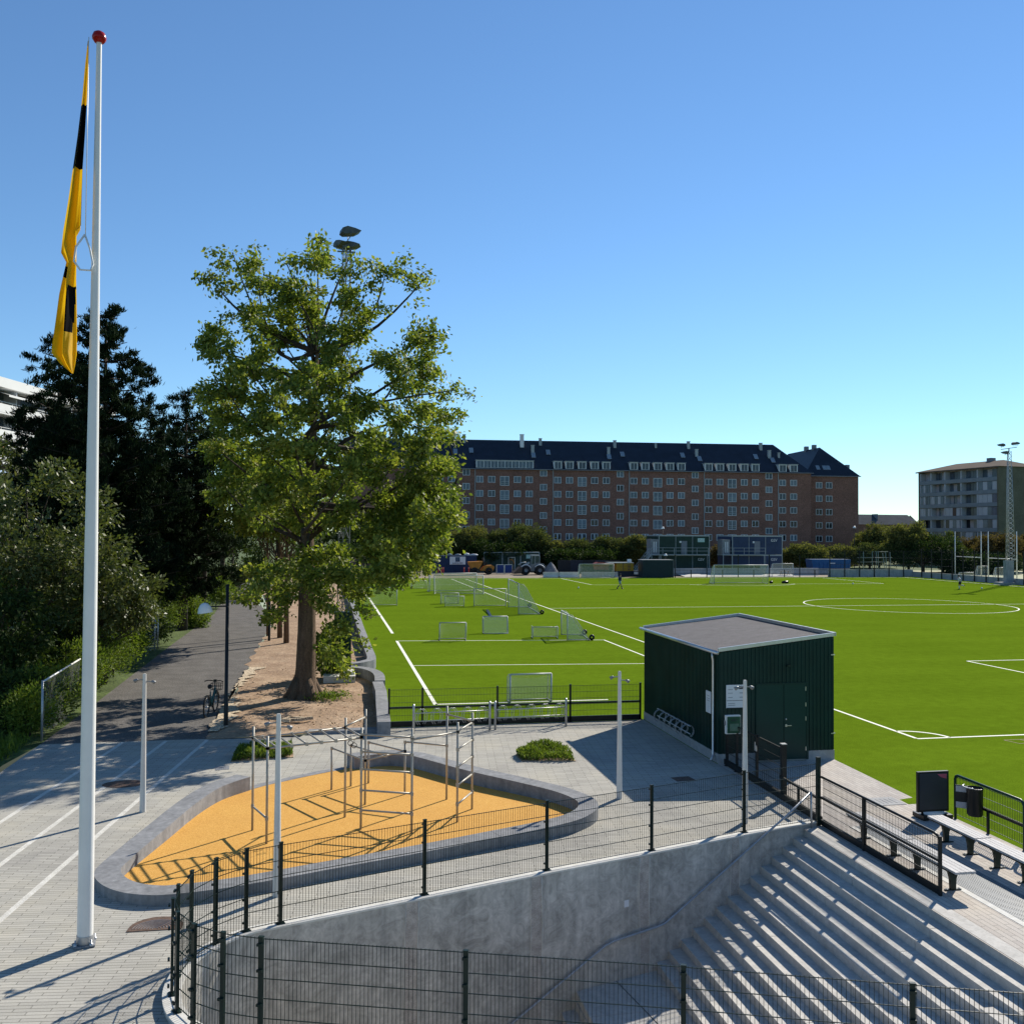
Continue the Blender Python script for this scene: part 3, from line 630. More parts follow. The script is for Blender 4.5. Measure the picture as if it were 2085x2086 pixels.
# ---------------------------------------------------------------- lamp posts
def spot_lamp(loc, label, arms, h=3.15):
    t = thing('lamp_post', (0, 0, 0), label, 'lamp post', 'slim white lamp posts around the plaza')
    b = MB(); b.lathe([(0.072, 0), (0.066, 0.5), (0.040, h-0.02), (0.040, h)], (0, 0, 0), 14); b.box((0, 0, h+0.004), (0.05, 0.05, 0.01)); b.build('pole', M_POLEW, t)
    for ang, z in arms:
        c, s = math.cos(ang), math.sin(ang)
        b = MB(); b.bar((0.02*c, 0.02*s, h-z), (0.17*c, 0.17*s, h-z-0.02), 0.022)
        Mr = Matrix.Rotation(ang, 3, 'Z') @ Matrix.Rotation(R(118), 3, 'Y')
        b.lathe([(0, -0.06), (0.025, -0.055), (0.035, -0.02), (0.045, 0.035), (0.04, 0.036), (0, 0.02)], (0.20*c, 0.20*s, h-z-0.03), 12, Mr); b.build('spotlight', mat('spot_grey', (0.20, 0.205, 0.21), 0.4, 0.1, 5, metal=0.3), t)
    t.location = loc; return t
spot_lamp((-22.48, -4.25, 0), 'slim white lamp post behind the flagpole, left of the seat wall', [(R(170), 0.12), (R(5), 0.16)])
spot_lamp((-19.17, -9.95, 0), 'slim white lamp post between seat wall and black curved fence', [(R(180), 0.14), (R(15), 0.22)], 3.2)
spot_lamp((-11.35, -4.99, 0), 'slim white lamp post at the right tip of the seat wall', [(R(170), 0.12), (R(-10), 0.2)], 3.08)
spot_lamp((-9.15, -7.33, 0), 'slim white lamp post in front of the green shed doors', [(R(175), 0.14), (R(20), 0.14)], 3.17)
t = thing('street_lamp', (-21.66, 5.27, 0), 'tall black path lamp with white half dome shade behind the bicycle', 'street lamp', 'black lamps along the asphalt path')
b = MB(); b.lathe([(0.075, 0), (0.07, 1.0), (0.06, 1.02), (0.052, 4.7), (0, 4.7)], t.location, 12); b.build('pole', M_BLACK, t)
b = MB(); b.bar((-21.66, 5.27, 3.98), (-22.25, 5.1, 3.98), 0.05); b.build('arm', M_BLACK, t)
b = MB(); Mx = Matrix.Rotation(R(-8), 3, 'Y'); b.lathe([(0.24, 0), (0.235, 0.06), (0.20, 0.18), (0.13, 0.28), (0.05, 0.325), (0, 0.33)], (-22.33, 5.08, 3.78), 16, Mx); b.build('lamp_shade', M_WHITE, t)
t = thing('street_lamp', (-21.89, 30.4, 0), 'thin black post beside the path among the farther tree trunks', 'street lamp', 'black lamps along the asphalt path')
b = MB(); b.lathe([(0.075, 0), (0.06, 4.6), (0, 4.6)], t.location, 10); b.build('pole', M_BLACK, t)
b = MB(); b.bar((-21.89, 30.4, 4.4), (-22.5, 30.2, 4.4), 0.05); b.build('arm', M_BLACK, t)

# ---------------------------------------------------------------- climbing frame
t = thing('climbing_frame', (-17.2, -5, 0.006), 'galvanised tube climbing frame with bars on the orange play surface', 'climbing frame')
PO = {'a': (-19.90, -6.08, 2.23), 'b': (-19.54, -7.03, 2.21), 'c': (-17.93, -5.45, 2.24), 'd': (-17.60, -6.40, 2.20), 'e': (-17.45, -4.51, 2.25), 'f': (-16.54, -6.86, 2.24), 'g': (-18.23, -3.07, 1.06), 'h': (-17.75, -2.81, 1.06), 'i': (-17.30, -2.59, 1.07), 'j': (-16.46, -3.79, 1.31), 'k': (-15.50, -4.40, 2.25), 'l': (-15.48, -6.24, 2.22), 'm': (-15.01, -5.30, 2.24)}
for k, (x, y, h) in PO.items():
    b = MB(); b.tube([(x, y, 0), (x, y, h)], 0.0255, 8); b.build('post', M_TUBE, t)
def pt(k, z): return Vector((PO[k][0], PO[k][1], z))
def crossbar(p, q, r_=0.022, name='bar'):
    b = MB(); b.tube([p, q], r_, 8)
    for e in (p, q): b.box(e, (0.065, 0.065, 0.07))
    b.build(name, M_TUBE, t)
H = 2.0
crossbar(pt('a', 1.98), pt('c', 2.02)); crossbar(pt('b', 1.96), pt('d', 1.98))
for k in range(1, 7):
    u = (k-0.4)/6.4; p = pt('a', 1.98).lerp(pt('c', 2.02), u); q = pt('b', 1.96).lerp(pt('d', 1.98), u); crossbar(p, q, 0.018, 'rung')
crossbar(pt('a', 2.0), pt('b', 1.97)); crossbar(pt('a', 0.52), pt('b', 0.52))
crossbar(pt('c', 2.03), pt('d', 2.0)); crossbar(pt('c', 2.05), pt('e', 2.07))
for z in (0.42, 0.85, 1.3, 1.68): crossbar(pt('d', z), pt('f', z))
crossbar(pt('d', 2.05), pt('f', 2.05)); crossbar(pt('f', 2.0), pt('l', 2.0))
for z in (0.4, 0.82, 1.23, 1.62, 2.02): crossbar(pt('l', z), pt('m', z))
crossbar(pt('m', 2.05), pt('k', 2.05)); crossbar(pt('k', 1.3), pt('j', 1.29))
mid_ = pt('e', 1.05).lerp(pt('j', 1.06), 0.5)
crossbar(pt('g', 1.04), pt('e', 1.04)); crossbar(pt('h', 1.04), mid_); crossbar(pt('i', 1.05), pt('j', 1.06)); crossbar(pt('e', 1.05), pt('j', 1.06))
for k_ in (0.32, 0.55):
    p = pt('c', 1.95).lerp(pt('d', 1.93), k_); b = MB(); b.tube([p, p+Vector((0, 0, -0.16))], 0.005, 4); b.tube([p+Vector((0.055*math.cos(a), 0, -0.21+0.055*math.sin(a))) for a in np.linspace(0, 2*math.pi, 14)], 0.009, 5, False); b.build('ring', M_BLACK, t)

# ---------------------------------------------------------------- the green shed
t = thing('shed', (-5.8, 1.15, 0), 'dark green clad shed with flat grey roof at the pitch corner', 'shed')
X0s, X1s, Y0s, Y1s = -7.56, -4.05, -2.10, 4.42
zl, zr = 3.16, 3.56
def roofz(x): return zl+(zr-zl)*(x-X0s)/(X1s-X0s)
b = MB()
b.add([(X0s, Y0s, 0.28), (X1s, Y0s, 0.28), (X1s, Y1s, 0.28), (X0s, Y1s, 0.28), (X0s, Y0s, zl-0.05), (X1s, Y0s, zr-0.05), (X1s, Y1s, zr-0.05), (X0s, Y1s, zl-0.05)], [(0, 1, 5, 4), (1, 2, 6, 5), (2, 3, 7, 6), (3, 0, 4, 7), (4, 5, 6, 7), (0, 3, 2, 1)])
x = X0s+0.03; k = 0
rnd = random.Random(3)
while x < X1s-0.02:                            # board and batten cladding
    if not (-6.28 < x < -4.92): b.span((x, Y0s-0.022, 0.28), (x+0.035, Y0s, roofz(x)-0.06))
    else: b.span((x, Y0s-0.022, 2.22), (x+0.035, Y0s, roofz(x)-0.06))
    x += 0.118
y = Y0s+0.05
while y < Y1s:
    b.span((X0s-0.016, y, 0.28), (X0s, y+0.02, zl-0.06)); b.span((X1s, y, 0.28), (X1s+0.02, y+0.035, zr-0.06)); y += 0.11
b.build('wall', M_CLAD, t)
b = MB(); b.span((X0s+0.02, Y0s+0.02, -0.02), (X1s-0.02, Y1s-0.02, 0.30)); b.span((X0s-0.01, Y0s-0.012, -0.02), (-6.40, Y0s+0.03, 0.272)); b.span((X0s-0.012, Y0s-0.01, -0.02), (X0s+0.03, Y1s, 0.272)); b.span((-4.92, Y0s-0.012, -0.02), (X1s+0.01, Y0s+0.03, 0.272)); b.build('plinth', M_PLINTH, t)
b = MB(); e = 0.03
b.add([(X0s-0.03, Y0s-e, zl), (X1s+e, Y0s-e, zr-0.02), (X1s+e, Y1s+e, zr-0.02), (X0s-0.03, Y1s+e, zl)], [(0, 1, 2, 3)])
rf = b.build('roof', M_ROOFG, t)
b = MB(); b.bar((X0s-0.03, Y0s-0.02, zl+0.03), (X1s+0.03, Y0s-0.02, zr+0.03), 0.06, 0.10); b.bar((X0s-0.03, Y1s+0.02, zl+0.03), (X1s+0.03, Y1s+0.02, zr+0.03), 0.06, 0.10); b.bar((X1s+0.02, Y0s-0.05, zr+0.03), (X1s+0.02, Y1s+0.05, zr+0.03), 0.06, 0.10); b.build('edge_flashing', M_ALU, rf)
b = MB(); b.tube([(X0s-0.10, Y0s-0.12, zl-0.04), (X0s-0.10, Y1s+0.12, zl-0.02)], 0.055, 8); b.build('gutter', M_ALU, t)
b = MB(); b.tube([(X0s-0.10, Y0s+0.25, zl-0.08), (X0s-0.09, Y0s+0.25, zl-0.2), (X0s-0.07, Y0s+0.25, zl-0.3), (X0s-0.07, Y0s+0.25, 0.24), (X0s-0.10, Y0s+0.2, 0.14), (X0s-0.19, Y0s+0.12, 0.09)], 0.035, 8); b.build('downpipe', M_ALU, t)
for xa, xb in ((-6.40, -5.62), (-5.61, -4.92)):
    b = MB(); b.span((xa+0.004, Y0s-0.035, 0.06), (xb-0.004, Y0s-0.006, 2.17)); d_ = b.build('door', M_DOORG, t)
    if xa > -6:
        h = MB(); h.bar((-5.54, Y0s-0.07, 1.02), (-5.40, Y0s-0.07, 1.02), 0.02); h.box((-5.55, Y0s-0.045, 1.02), (0.05, 0.02, 0.07)); h.lathe([(0.022, -0.01), (0.022, 0.01), (0, 0.012)], (-5.55, Y0s-0.045, 1.2), 8, Matrix.Rotation(R(90), 3, 'X')); h.build('handle', M_ALU, d_)
        for z in (0.35, 1.2, 1.6, 2.05):
            h = MB(); h.box((-4.945, Y0s-0.04, z), (0.02, 0.02, 0.11)); h.build('hinge', M_ALU, d_)
b = MB(); b.span((-6.46, Y0s-0.045, 2.17), (-4.86, Y0s, 2.23)); b.span((-6.46, Y0s-0.045, 0.04), (-6.40, Y0s, 2.17)); b.span((-4.92, Y0s-0.045, 0.04), (-4.86, Y0s, 2.17)); b.build('door_frame', M_CLAD, t)
b = MB(); b.box((-5.48, Y0s-0.06, 2.72), (0.10, 0.08, 0.05)); b.build('wall_light', M_DGREEN, t)
b = MB()
for z in (0.75, 3.0): b.box((X1s-0.05, Y0s-0.04, z), (0.12, 0.02, 0.03))
b.build('bracket', M_ALU, t)
sg = thing('notice_board', (-7.0, Y0s-0.04, 1.55), 'white notice board with four printed rows on shed front beside doors', 'sign')
b = MB(); b.box((-7.06, Y0s-0.045, 1.88), (0.60, 0.02, 0.66)); b.build('board', M_SIGNW, sg)
b = MB(); b.box((-7.06, Y0s-0.057, 1.56), (0.60, 0.006, 0.022)); b.box((-6.90, Y0s-0.057, 2.13), (0.17, 0.004, 0.08)); b.box((-7.06, Y0s-0.057, 1.77), (0.58, 0.004, 0.012)); b.build('bar_print', M_INK, sg)
gp = mat('grey_print', (0.22, 0.23, 0.25), 0.6, 0.05)
b = MB()
for j, z in enumerate((2.08, 1.98, 1.86, 1.69, 1.64)):
    for s in range(4 if j < 3 else 6):
        b.box((-7.29+s*0.035+(0.0), Y0s-0.0565, z), (0.026, 0.003, 0.018))
    if 0 < j < 3:
        for s in range(5): b.box((-6.95+s*0.035, Y0s-0.0565, z), (0.028, 0.003, 0.022))
b.build('print', gp, sg)
sg = thing('wall_sign', (X0s-0.03, -1.5, 1.4), 'small blank white sign on shady side of shed near downpipe', 'sign')
b = MB(); b.box((X0s-0.026, -1.42, 1.62), (0.02, 0.36, 0.62)); b.build('board', M_SIGNW, sg)
b = MB()
for z in (1.80, 1.72, 1.66): b.box((X0s-0.038, -1.42, z), (0.004, 0.2, 0.012))
b.build('print', gp, sg)

def wheel_rack(name, p, q, n, zc, rr, label, legs=True, zb=0.0):
    p, q = Vector(p), Vector(q); L = (q-p); d = L.normalized(); nrm = Vector((-d.y, d.x, 0))
    t = thing(name, (p.x, p.y, 0), label, 'bicycle rack', 'galvanised bicycle racks'); U = Vector((0, 0, 1))
    for z in ((zc+0.13, zc-0.13) if legs else (zc+rr*0.95, zc-rr*0.2)):
        b = MB(); b.tube([p+U*z, q+U*z], 0.017, 6); b.build('rail', M_GALV, t)
    for k in range(n):
        c = p+L*((k+0.5)/n)+U*zc; b = MB()
        for s in (-0.035, 0.035):
            b.tube([c+d*s+((nrm*0.5+d*0.87) if legs else nrm)*rr*math.cos(a)*(0.75 if legs else 1)+U*rr*math.sin(a) for a in np.linspace(R(-60), R(240), 16)], 0.008, 5)
        b.build('wheel_loop', M_GALV, t)
    if legs:
        for e in (p, q):
            b = MB(); b.tube([e, e+U*0.86, e+U*0.93+nrm*0.03], 0.038, 8); b.build('post', M_GALV, t)
    return t
wheel_rack('bicycle_rack', (-15.66, 3.25, 0), (-13.16, 3.42, 0), 5, 0.52, 0.26, 'galvanised bicycle rack in front of the fence, left one of two')
wheel_rack('bicycle_rack', (-12.98, 3.44, 0), (-10.55, 3.62, 0), 5, 0.52, 0.26, 'galvanised bicycle rack in front of the small goal, right one of two')
wheel_rack('wall_bicycle_rack', (-7.80, 2.35, 0), (-7.80, -0.55, 0), 6, 0.56, 0.2, 'low bicycle rack with wheel loops fixed to the shed side wall', False)

t = thing('pitch_fence', (-12, 4.36, 0), 'black mesh fence with dark kick board between plaza and turf', 'fence')
for x in (-16.38, -15.28, -12.75, -10.22, -7.72):
    b = MB(); fpost(b, (x, 4.36), 0, 1.27, 0, 0.06, 0.05, True, False); b.build('post', M_BLACK, t)
for x0, x1 in ((-16.38, -15.28), (-15.28, -12.75), (-12.75, -10.22), (-10.22, -7.72)):
    b = MB(); panel(b, (x0, 4.38), (x1, 4.38), 0.15, 1.24, 0.05, 0.006, 0.009, 6); b.build('mesh_panel', M_BLACK, t)
b = MB(); b.bar((-16.38, 4.36, 0.10), (-7.7, 4.36, 0.10), 0.05, 0.18); b.build('bottom_beam', M_BLACK, t)
b = MB(); b.bar((-16.38, 4.36, 0.64), (-7.7, 4.36, 0.64), 0.05, 0.06); b.build('mid_rail', M_BLACK, t)

# ---------------------------------------------------------------- benches, sign, bin beside the pitch
def bench(x0, x1, y0, y1, label):
    yc = (y0+y1)/2; t = thing('bench', ((x0+x1)/2, yc, 0), label, 'bench', 'backless benches along the pitch'); n = 4; ww = (x1-x0)/n
    for k in range(n):
        b = MB(); b.span((x0+k*ww+0.005, y0+0.006, 0.415), (x0+(k+1)*ww-0.005, y1-0.006, 0.455)); b.build('slat', M_WOODB, t)
    b = MB(); b.span((x0+0.01, y0+0.05, 0.385), (x0+0.05, y1-0.05, 0.415)); b.span((x1-0.05, y0+0.05, 0.385), (x1-0.01, y1-0.05, 0.415)); b.build('seat_frame', M_BLACK, t)
    for y in (y0+0.38*(1 if y1 > y0 else -1), y1-0.38*(1 if y1 > y0 else -1)):
        b = MB(); xc = (x0+x1)/2
        pr = [(-0.05, 0.012), (0.05, 0.012), (0.06, 0.2), (0.09, 0.32), (0.16, 0.385), (-0.16, 0.385), (-0.09, 0.32), (-0.06, 0.2)]
        vs = [(xc+a, y-0.03, z) for a, z in pr]+[(xc+a, y+0.03, z) for a, z in pr]; m_ = len(pr)
        b.add(vs, [tuple(range(m_))[::-1], tuple(range(m_, 2*m_))]+[(i, (i+1) % m_, m_+(i+1) % m_, m_+i) for i in range(m_)])
        b.bar((xc-0.16, y, 0.016), (xc+0.16, y, 0.016), 0.06, 0.016); b.build('leg', M_DGREEN, t)
        c = MB()
        for s in (-0.13, 0.13): c.lathe([(0.014, 0.02), (0.014, 0.035), (0, 0.04)], (xc+s, y, 0), 6)
        c.build('bolt', M_GALV, t)
bench(-7.33, -6.92, -12.12, -10.30, 'grey slatted bench end sticking out past the black railing')
bench(-7.33, -6.92, -10.27, -8.42, 'grey slatted bench behind the railing nearest the tall corner post')
bench(-5.72, -5.36, -10.46, -8.92, 'grey slatted bench beside the standing advertising board')
bench(-5.72, -5.36, -12.02, -10.49, 'grey slatted bench along the green fence, second from the board')
bench(-5.72, -5.36, -13.6, -12.05, 'grey slatted bench at the right picture edge')

t = thing('pavement_sign', (-4.74, -7.7, 0), 'dark standing advertising board with pink corner on rolling base', 'sign')
Mz = Matrix.Rotation(R(0), 3, 'Z')
def qd(u, z): return (-5.13+0.77*u, -7.70-0.0*u, z)
b = MB(); b.span((-5.14, -7.73, 0.15), (-4.36, -7.66, 1.06)); b.build('frame', M_BLACK, t)
scr = mat('dark_poster', (0.038, 0.042, 0.052), 0.35, 0.1, 2)
b = MB(); b.span((-5.10, -7.737, 0.20), (-4.40, -7.725, 1.02)); b.build('poster', scr, t)
b = MB(); b.add([(-4.66, -7.7405, 1.0), (-4.42, -7.7405, 1.0), (-4.42, -7.7405, 0.89), (-4.56, -7.7405, 0.925)], [(0, 1, 2, 3)]); b.build('pink_patch', mat('pink', (0.42, 0.09, 0.13), 0.5, 0.05), t)
for s in (-1, 1):
    b = MB(); b.bar((-4.75+0.26*s, -7.70, 0.16), (-4.75+0.26*s, -7.70, 0.06), 0.04); b.box((-4.75+0.3*s, -7.70, 0.065), (0.14, 0.42, 0.10)); b.build('foot', M_BLACK, t)
b = MB(); b.tube([(-5.0, -7.72, 0.085), (-4.5, -7.72, 0.085)], 0.075, 10); b.build('water_tank', M_WHITE, t)

t = thing('green_railing', (-4.28, -9, 0), 'dark green rounded railing with mesh at the turf edge', 'railing')
xg = -4.28
for y0, y1 in ((-7.85, -10.05), (-10.11, -12.9)):
    b = MB(); b.tube([(xg, y0, 0.0), (xg, y0, 0.90), (xg, y0-0.03, 0.97), (xg, y0-0.10, 1.0), (xg, y1+0.10, 1.0), (xg, y1+0.03, 0.97), (xg, y1, 0.90), (xg, y1, 0.0)], 0.032, 8); b.build('frame', M_GFENCE, t)
    b = MB(); panel(b, (xg, y0-0.04), (xg, y1+0.04), 0.1, 0.97, 0.05, 0.006, 0.009, 5); b.build('mesh_panel', M_GFENCE, t)
    b = MB(); b.bar((xg, y0, 0.50), (xg, y1, 0.50), 0.04, 0.06); b.box((xg, (y0+y1)/2, 0.25), (0.045, 0.045, 0.5)); b.build('mid_rail', M_BLACK, t)
t = thing('litter_bin', (-4.4, -8.35, 0.4), 'black litter bin with grey labels hung on the green railing', 'bin')
b = MB(); b.lathe([(0.14, 0.34), (0.165, 0.38), (0.17, 0.92), (0.18, 0.94), (0.16, 0.95), (0.155, 0.90)], (-4.44, -8.74, 0), 18); b.build('body', M_BLACK, t)
b = MB(); b.box((-4.60, -8.52, 0.70), (0.012, 0.26, 0.50), R(55)); b.build('label_plate', M_BLACK, t)
for z in (0.87, 0.52):
    b = MB(); b.box((-4.605, -8.529, z), (0.012, 0.24, 0.13), R(55)); b.build('label', mat('label_grey', (0.36, 0.36, 0.37), 0.6, 0.05), t)
b = MB(); b.tube([(-4.46+0.2*math.cos(a), -8.70+0.2*math.sin(a), 0.96) for a in np.linspace(R(110), R(240), 10)], 0.012, 6); b.build('rim', M_ALU, t)

# ---------------------------------------------------------------- small plants in the plaza
def patch(poly, n, h, label, seed):
    rg = np.random.default_rng(seed); P = np.array(poly); c = P.mean(0)
    t = thing('planting_patch', (c[0], c[1], 0), label, 'plants', 'green planting patches in the paving')
    b = MB(); b.prism([(p[0], p[1]) for p in poly], 0.002, 0.02); b.build('soil', M_SOIL, t)
    k = rg.integers(0, len(P), n); a, b2 = P[k], P[(k+1) % len(P)]; u = rg.uniform(0, 1, (n, 1)); v = np.sqrt(rg.uniform(0, 1, (n, 1)))
    xy = c+((a+(b2-a)*u)-c)*v*0.97
    z = rg.uniform(0.02, 1, n)**0.7*h*(0.6+0.4*np.sin(xy[:, 0]*5+seed)*np.sin(xy[:, 1]*4))
    d = np.c_[rg.normal(size=(n, 2))*0.5, np.ones(n)]
    leaf_object('foliage', np.c_[xy, z+0.03], 0.15, L_BRIGHT, t, seed, 0.22, d)
patch([(-21.0, 0.30), (-19.30, 0.56), (-19.40, 2.05), (-20.85, 1.72)], 3200, 0.30, 'rectangular green planting bed left of the climbing frame', 3)
patch([(-12.95, -0.95), (-11.45, -1.18), (-11.40, 0.75), (-12.40, 0.80), (-13.0, -0.2)], 2800, 0.26, 'pale green grass tuft bed in front of the shed shadow', 5)
t = thing('weeds', (-18.3, 9.9, 0), 'low green weeds at the foot of the big oak trunk', 'plants')
rg = np.random.default_rng(8); c = np.c_[rg.normal(-18.35, 0.35, 500), rg.normal(10.0, 0.35, 500), rg.uniform(0.08, 0.28, 500)]
leaf_object('foliage', c, 0.13, L_BRIGHT, t, 9, 0.4)
t = thing('timber_offcut', (-19.5, 5.5, 0.05), 'small pile of pale timber offcuts on the bare soil', 'timber')
for (x, y, a, l) in ((-19.72, 5.62, 40, 0.5), (-19.45, 5.72, -10, 0.5), (-19.42, 5.45, 5, 0.45), (-19.1, 5.6, 25, 0.5), (-19.75, 5.4, -30, 0.35)):
    b = MB(); b.box((x, y, 0.14), (l, 0.10, 0.10), R(a)); b.build('plank', M_GRAVEL, t)
t = thing('mast_footing', (-17.6, 14.4, 0), 'pale concrete footing block behind the oak', 'footing')
b = MB(); b.span((-18.6, 13.9, -0.1), (-17.25, 15.3, 0.30)); b.build('block', M_KERB, t)
b = MB(); b.span((-17.75, 14.3, 0.30), (-17.3, 15.2, 0.42)); b.build('upstand', M_KERB, t)

# ---------------------------------------------------------------- bicycle
def bicycle(loc, rz, label):
    t = thing('bicycle', (0, 0, 0), label, 'bicycle'); frame = mat('teal_frame', (0.02, 0.085, 0.085), 0.35, 0.1, 4)
    def whl(y):
        b = MB(); b.tube([(0, y+0.33*math.cos(a), 0.35+0.33*math.sin(a)) for a in np.linspace(0, 2*math.pi, 33)], 0.027, 8, False); w_ = b.build('wheel', M_BLACK, t)
        c = MB()
        for k in range(16):
            a = k*math.pi/8; c.bar((0.02*(-1)**k, y, 0.35), (0, y+0.32*math.cos(a), 0.35+0.32*math.sin(a)), 0.004)
        c.tube([(-0.05, y, 0.35), (0.05, y, 0.35)], 0.03, 8); c.build('spokes', M_GALV, w_)
        c = MB(); c.tube([(0, y+0.375*math.cos(a), 0.35+0.375*math.sin(a)) for a in np.linspace(R(10), R(170), 14)], 0.03, 6); c.build('mudguard', M_BLACK, t)
    whl(-0.56); whl(0.56)
    b = MB(); b.tube([(0, 0.40, 0.86), (0, -0.02, 0.32)], 0.038, 8); b.tube([(0, -0.18, 0.82), (0, -0.02, 0.30)], 0.022, 8); b.tube([(0, 0.37, 0.95), (0, 0.42, 0.74)], 0.028, 8)
    for s in (-0.05, 0.05):
        b.tube([(s, -0.56, 0.35), (s*0.6, -0.02, 0.30)], 0.012, 6); b.tube([(s, -0.56, 0.35), (s*0.4, -0.15, 0.72)], 0.010, 6); b.tube([(s*0.8, 0.42, 0.74), (s, 0.56, 0.35)], 0.016, 6)
    b.build('frame', frame, t)
    b = MB(); b.tube([(0, -0.18, 0.80), (0, -0.21, 0.98)], 0.014, 6); b.build('seat_post', M_GALV, t)
    b = MB(); b.sm = True; b.tube([(0, -0.36, 1.0), (0, -0.28, 1.02), (0, -0.12, 1.01), (0, -0.02, 1.0)], [0.05, 0.085, 0.045, 0.02], 10); b.build('saddle', M_BLACK, t)
    b = MB(); b.tube([(0, 0.37, 0.94), (0, 0.34, 1.10)], 0.018, 6); b.tube([(-0.33, 0.20, 1.12), (-0.22, 0.27, 1.15), (-0.1, 0.34, 1.13), (0, 0.36, 1.09), (0.1, 0.34, 1.13), (0.22, 0.27, 1.15), (0.33, 0.20, 1.12)], 0.017, 6); b.box((0, 0.36, 1.13), (0.10, 0.07, 0.08)); b.build('handlebar', M_BLACK, t)
    b = MB()
    for z in (0.78, 0.90, 1.0):
        b.tube([(-0.18, 0.46, z), (0.18, 0.46, z), (0.18, 0.72, z), (-0.18, 0.72, z), (-0.18, 0.46, z)], 0.01, 5)
    for x in np.linspace(-0.18, 0.18, 6):
        b.bar((x, 0.46, 0.78), (x, 0.46, 1.0), 0.012); b.bar((x, 0.72, 0.78), (x, 0.72, 1.0), 0.012); b.bar((x, 0.46, 0.78), (x, 0.72, 0.78), 0.012)
    b.build('basket', M_BLACK, t)
    b = MB(); b.bar((0.03, -0.02, 0.30), (0.14, -0.10, 0.16), 0.02); b.bar((-0.03, -0.02, 0.30), (-0.14, 0.06, 0.44), 0.02); b.box((0.15, -0.1, 0.16), (0.09, 0.06, 0.02)); b.box((-0.15, 0.06, 0.44), (0.09, 0.06, 0.02)); b.lathe([(0.10, -0.006), (0.10, 0.006)], (0.05, -0.02, 0.30), 14, Matrix.Rotation(R(90), 3, 'Y')); b.build('crank', M_BLACK, t)
    b = MB(); b.tube([(-0.03, -0.1, 0.28), (-0.14, -0.2, 0.02)], 0.012, 6); b.build('kickstand', M_GALV, t)
    b = MB(); b.box((0, -0.6, 0.74), (0.10, 0.30, 0.02)); b.box((0, -0.76, 0.66), (0.06, 0.02, 0.07)); b.build('carrier', M_BLACK, t)
    t.location = loc; t.rotation_euler = (0, R(2), rz)
bicycle((-22.42, 7.6, 0.003), R(-9), 'parked teal bicycle with black front basket on the asphalt path')

# ---------------------------------------------------------------- goals
def goal(p, q, h, depth, label, r_=0.05, style='slant', wheel=False, m=None, top=0.35):
    p, q = Vector(p), Vector(q); d = (q-p).normalized(); n = Vector((-d.y, d.x, 0)); U = Vector((0, 0, 1)); m = m or M_GOAL; r_ = r_*0.85
    t = thing('goal', tuple((p+q)/2), label, 'goal', 'white football goals on the turf')
    for e in (p, q):
        b = MB(); b.tube([e, e+U*h], r_, 8); b.build('post', m, t)
    b = MB(); b.tube([p+U*h, q+U*h], r_, 8); b.build('crossbar', m, t)
    bt = top*depth if style == 'slant' else depth
    for e in (p, q):
        b = MB()
        if style == 'slant': b.tube([e+U*h, e+U*h*0.97+n*bt*0.6, e+U*h*0.86+n*bt, e+U*0.03+n*depth], r_*0.5, 6)
        else: b.tube([e+U*h, e+U*h+n*depth*0.75, e+U*(h-0.1)+n*depth*0.95, e+U*0.03+n*depth], r_*0.6, 6)
        b.tube([e+U*0.03, e+U*0.03+n*depth], r_*0.6, 6); b.build('side_stay', m, t)
    b = MB(); b.tube([p+U*0.03+n*depth, q+U*0.03+n*depth], r_*0.6, 6); b.build('ground_bar', m, t)
    b = MB()
    if style == 'slant': pr = [(0, h), (bt*0.6, h*0.97-0.05), (bt, h*0.86), (bt+(depth-bt)*0.5, h*0.40), (depth, 0.03)]
    else: pr = [(0, h), (depth*0.75, h-0.04), (depth*0.95, h-0.1), (depth, 0.03)]
    k = len(pr); nx = 8; vs = []
    for i in range(nx+1):
        u = i/nx; e = p.lerp(q, u); sag = 0.10*h*(1-(2*u-1)**2)
        for a, z in pr: vs.append(e+n*a+U*(z-(sag*0.6 if 0 < a < depth*0.99 else 0)))
    b.add(vs, [(i*k+j, i*k+j+1, (i+1)*k+j+1, (i+1)*k+j) for i in range(nx) for j in range(k-1)])
    for e in (p, q): b.add([e+n*a+U*z for a, z in pr]+[e], [tuple(range(k+1))])
    b.build('net', M_NET, t)
    if wheel:
        for e in (p, q):
            b = MB(); Mw = Matrix((d, n, U)).transposed() @ Matrix.Rotation(R(90), 3, 'Y')
            b.lathe([(0.05, -0.04), (0.16, -0.05), (0.18, 0), (0.16, 0.05), (0.05, 0.04)], e+n*(depth+0.12)+U*0.18+d*0.1, 14, Mw); b.build('wheel', M_BLACK, t)
    return t
G3 = lambda x, y: tuple(PG(x, y, 0.0))
goal((-11.60, 8.16, 0), (-9.99, 8.22, 0), 1.08, 0.55, 'small white goal with curved top just behind the fence and bicycle racks', 0.04, 'slant', top=0.9)
goal((-11.95, 29.3, 0), (-10.38, 29.2, 0), 1.07, 0.9, 'small white goal on the middle field line, left of three small ones', 0.04)
goal((-7.11, 33.3, 0), (-8.70, 33.4, 0), 1.05, 0.6, 'small white goal seen from behind, middle of three small ones', 0.05)
goal(G3(1084.7, 1301.5), G3(1136, 1301.5), 0.72, 1.1, 'very low wide white goal with boxy net next to the slanted goal', 0.035, 'box')
goal((PG(1155.3, 1304.3).x+0.35, PG(1155.3, 1304.3).y+3.0, 0), G3(1155.3, 1304.3)[:2]+(0,), 1.55, 1.35, 'white goal turned sideways with black wheel, nearer of the two sideways ones', 0.045, 'slant', True)
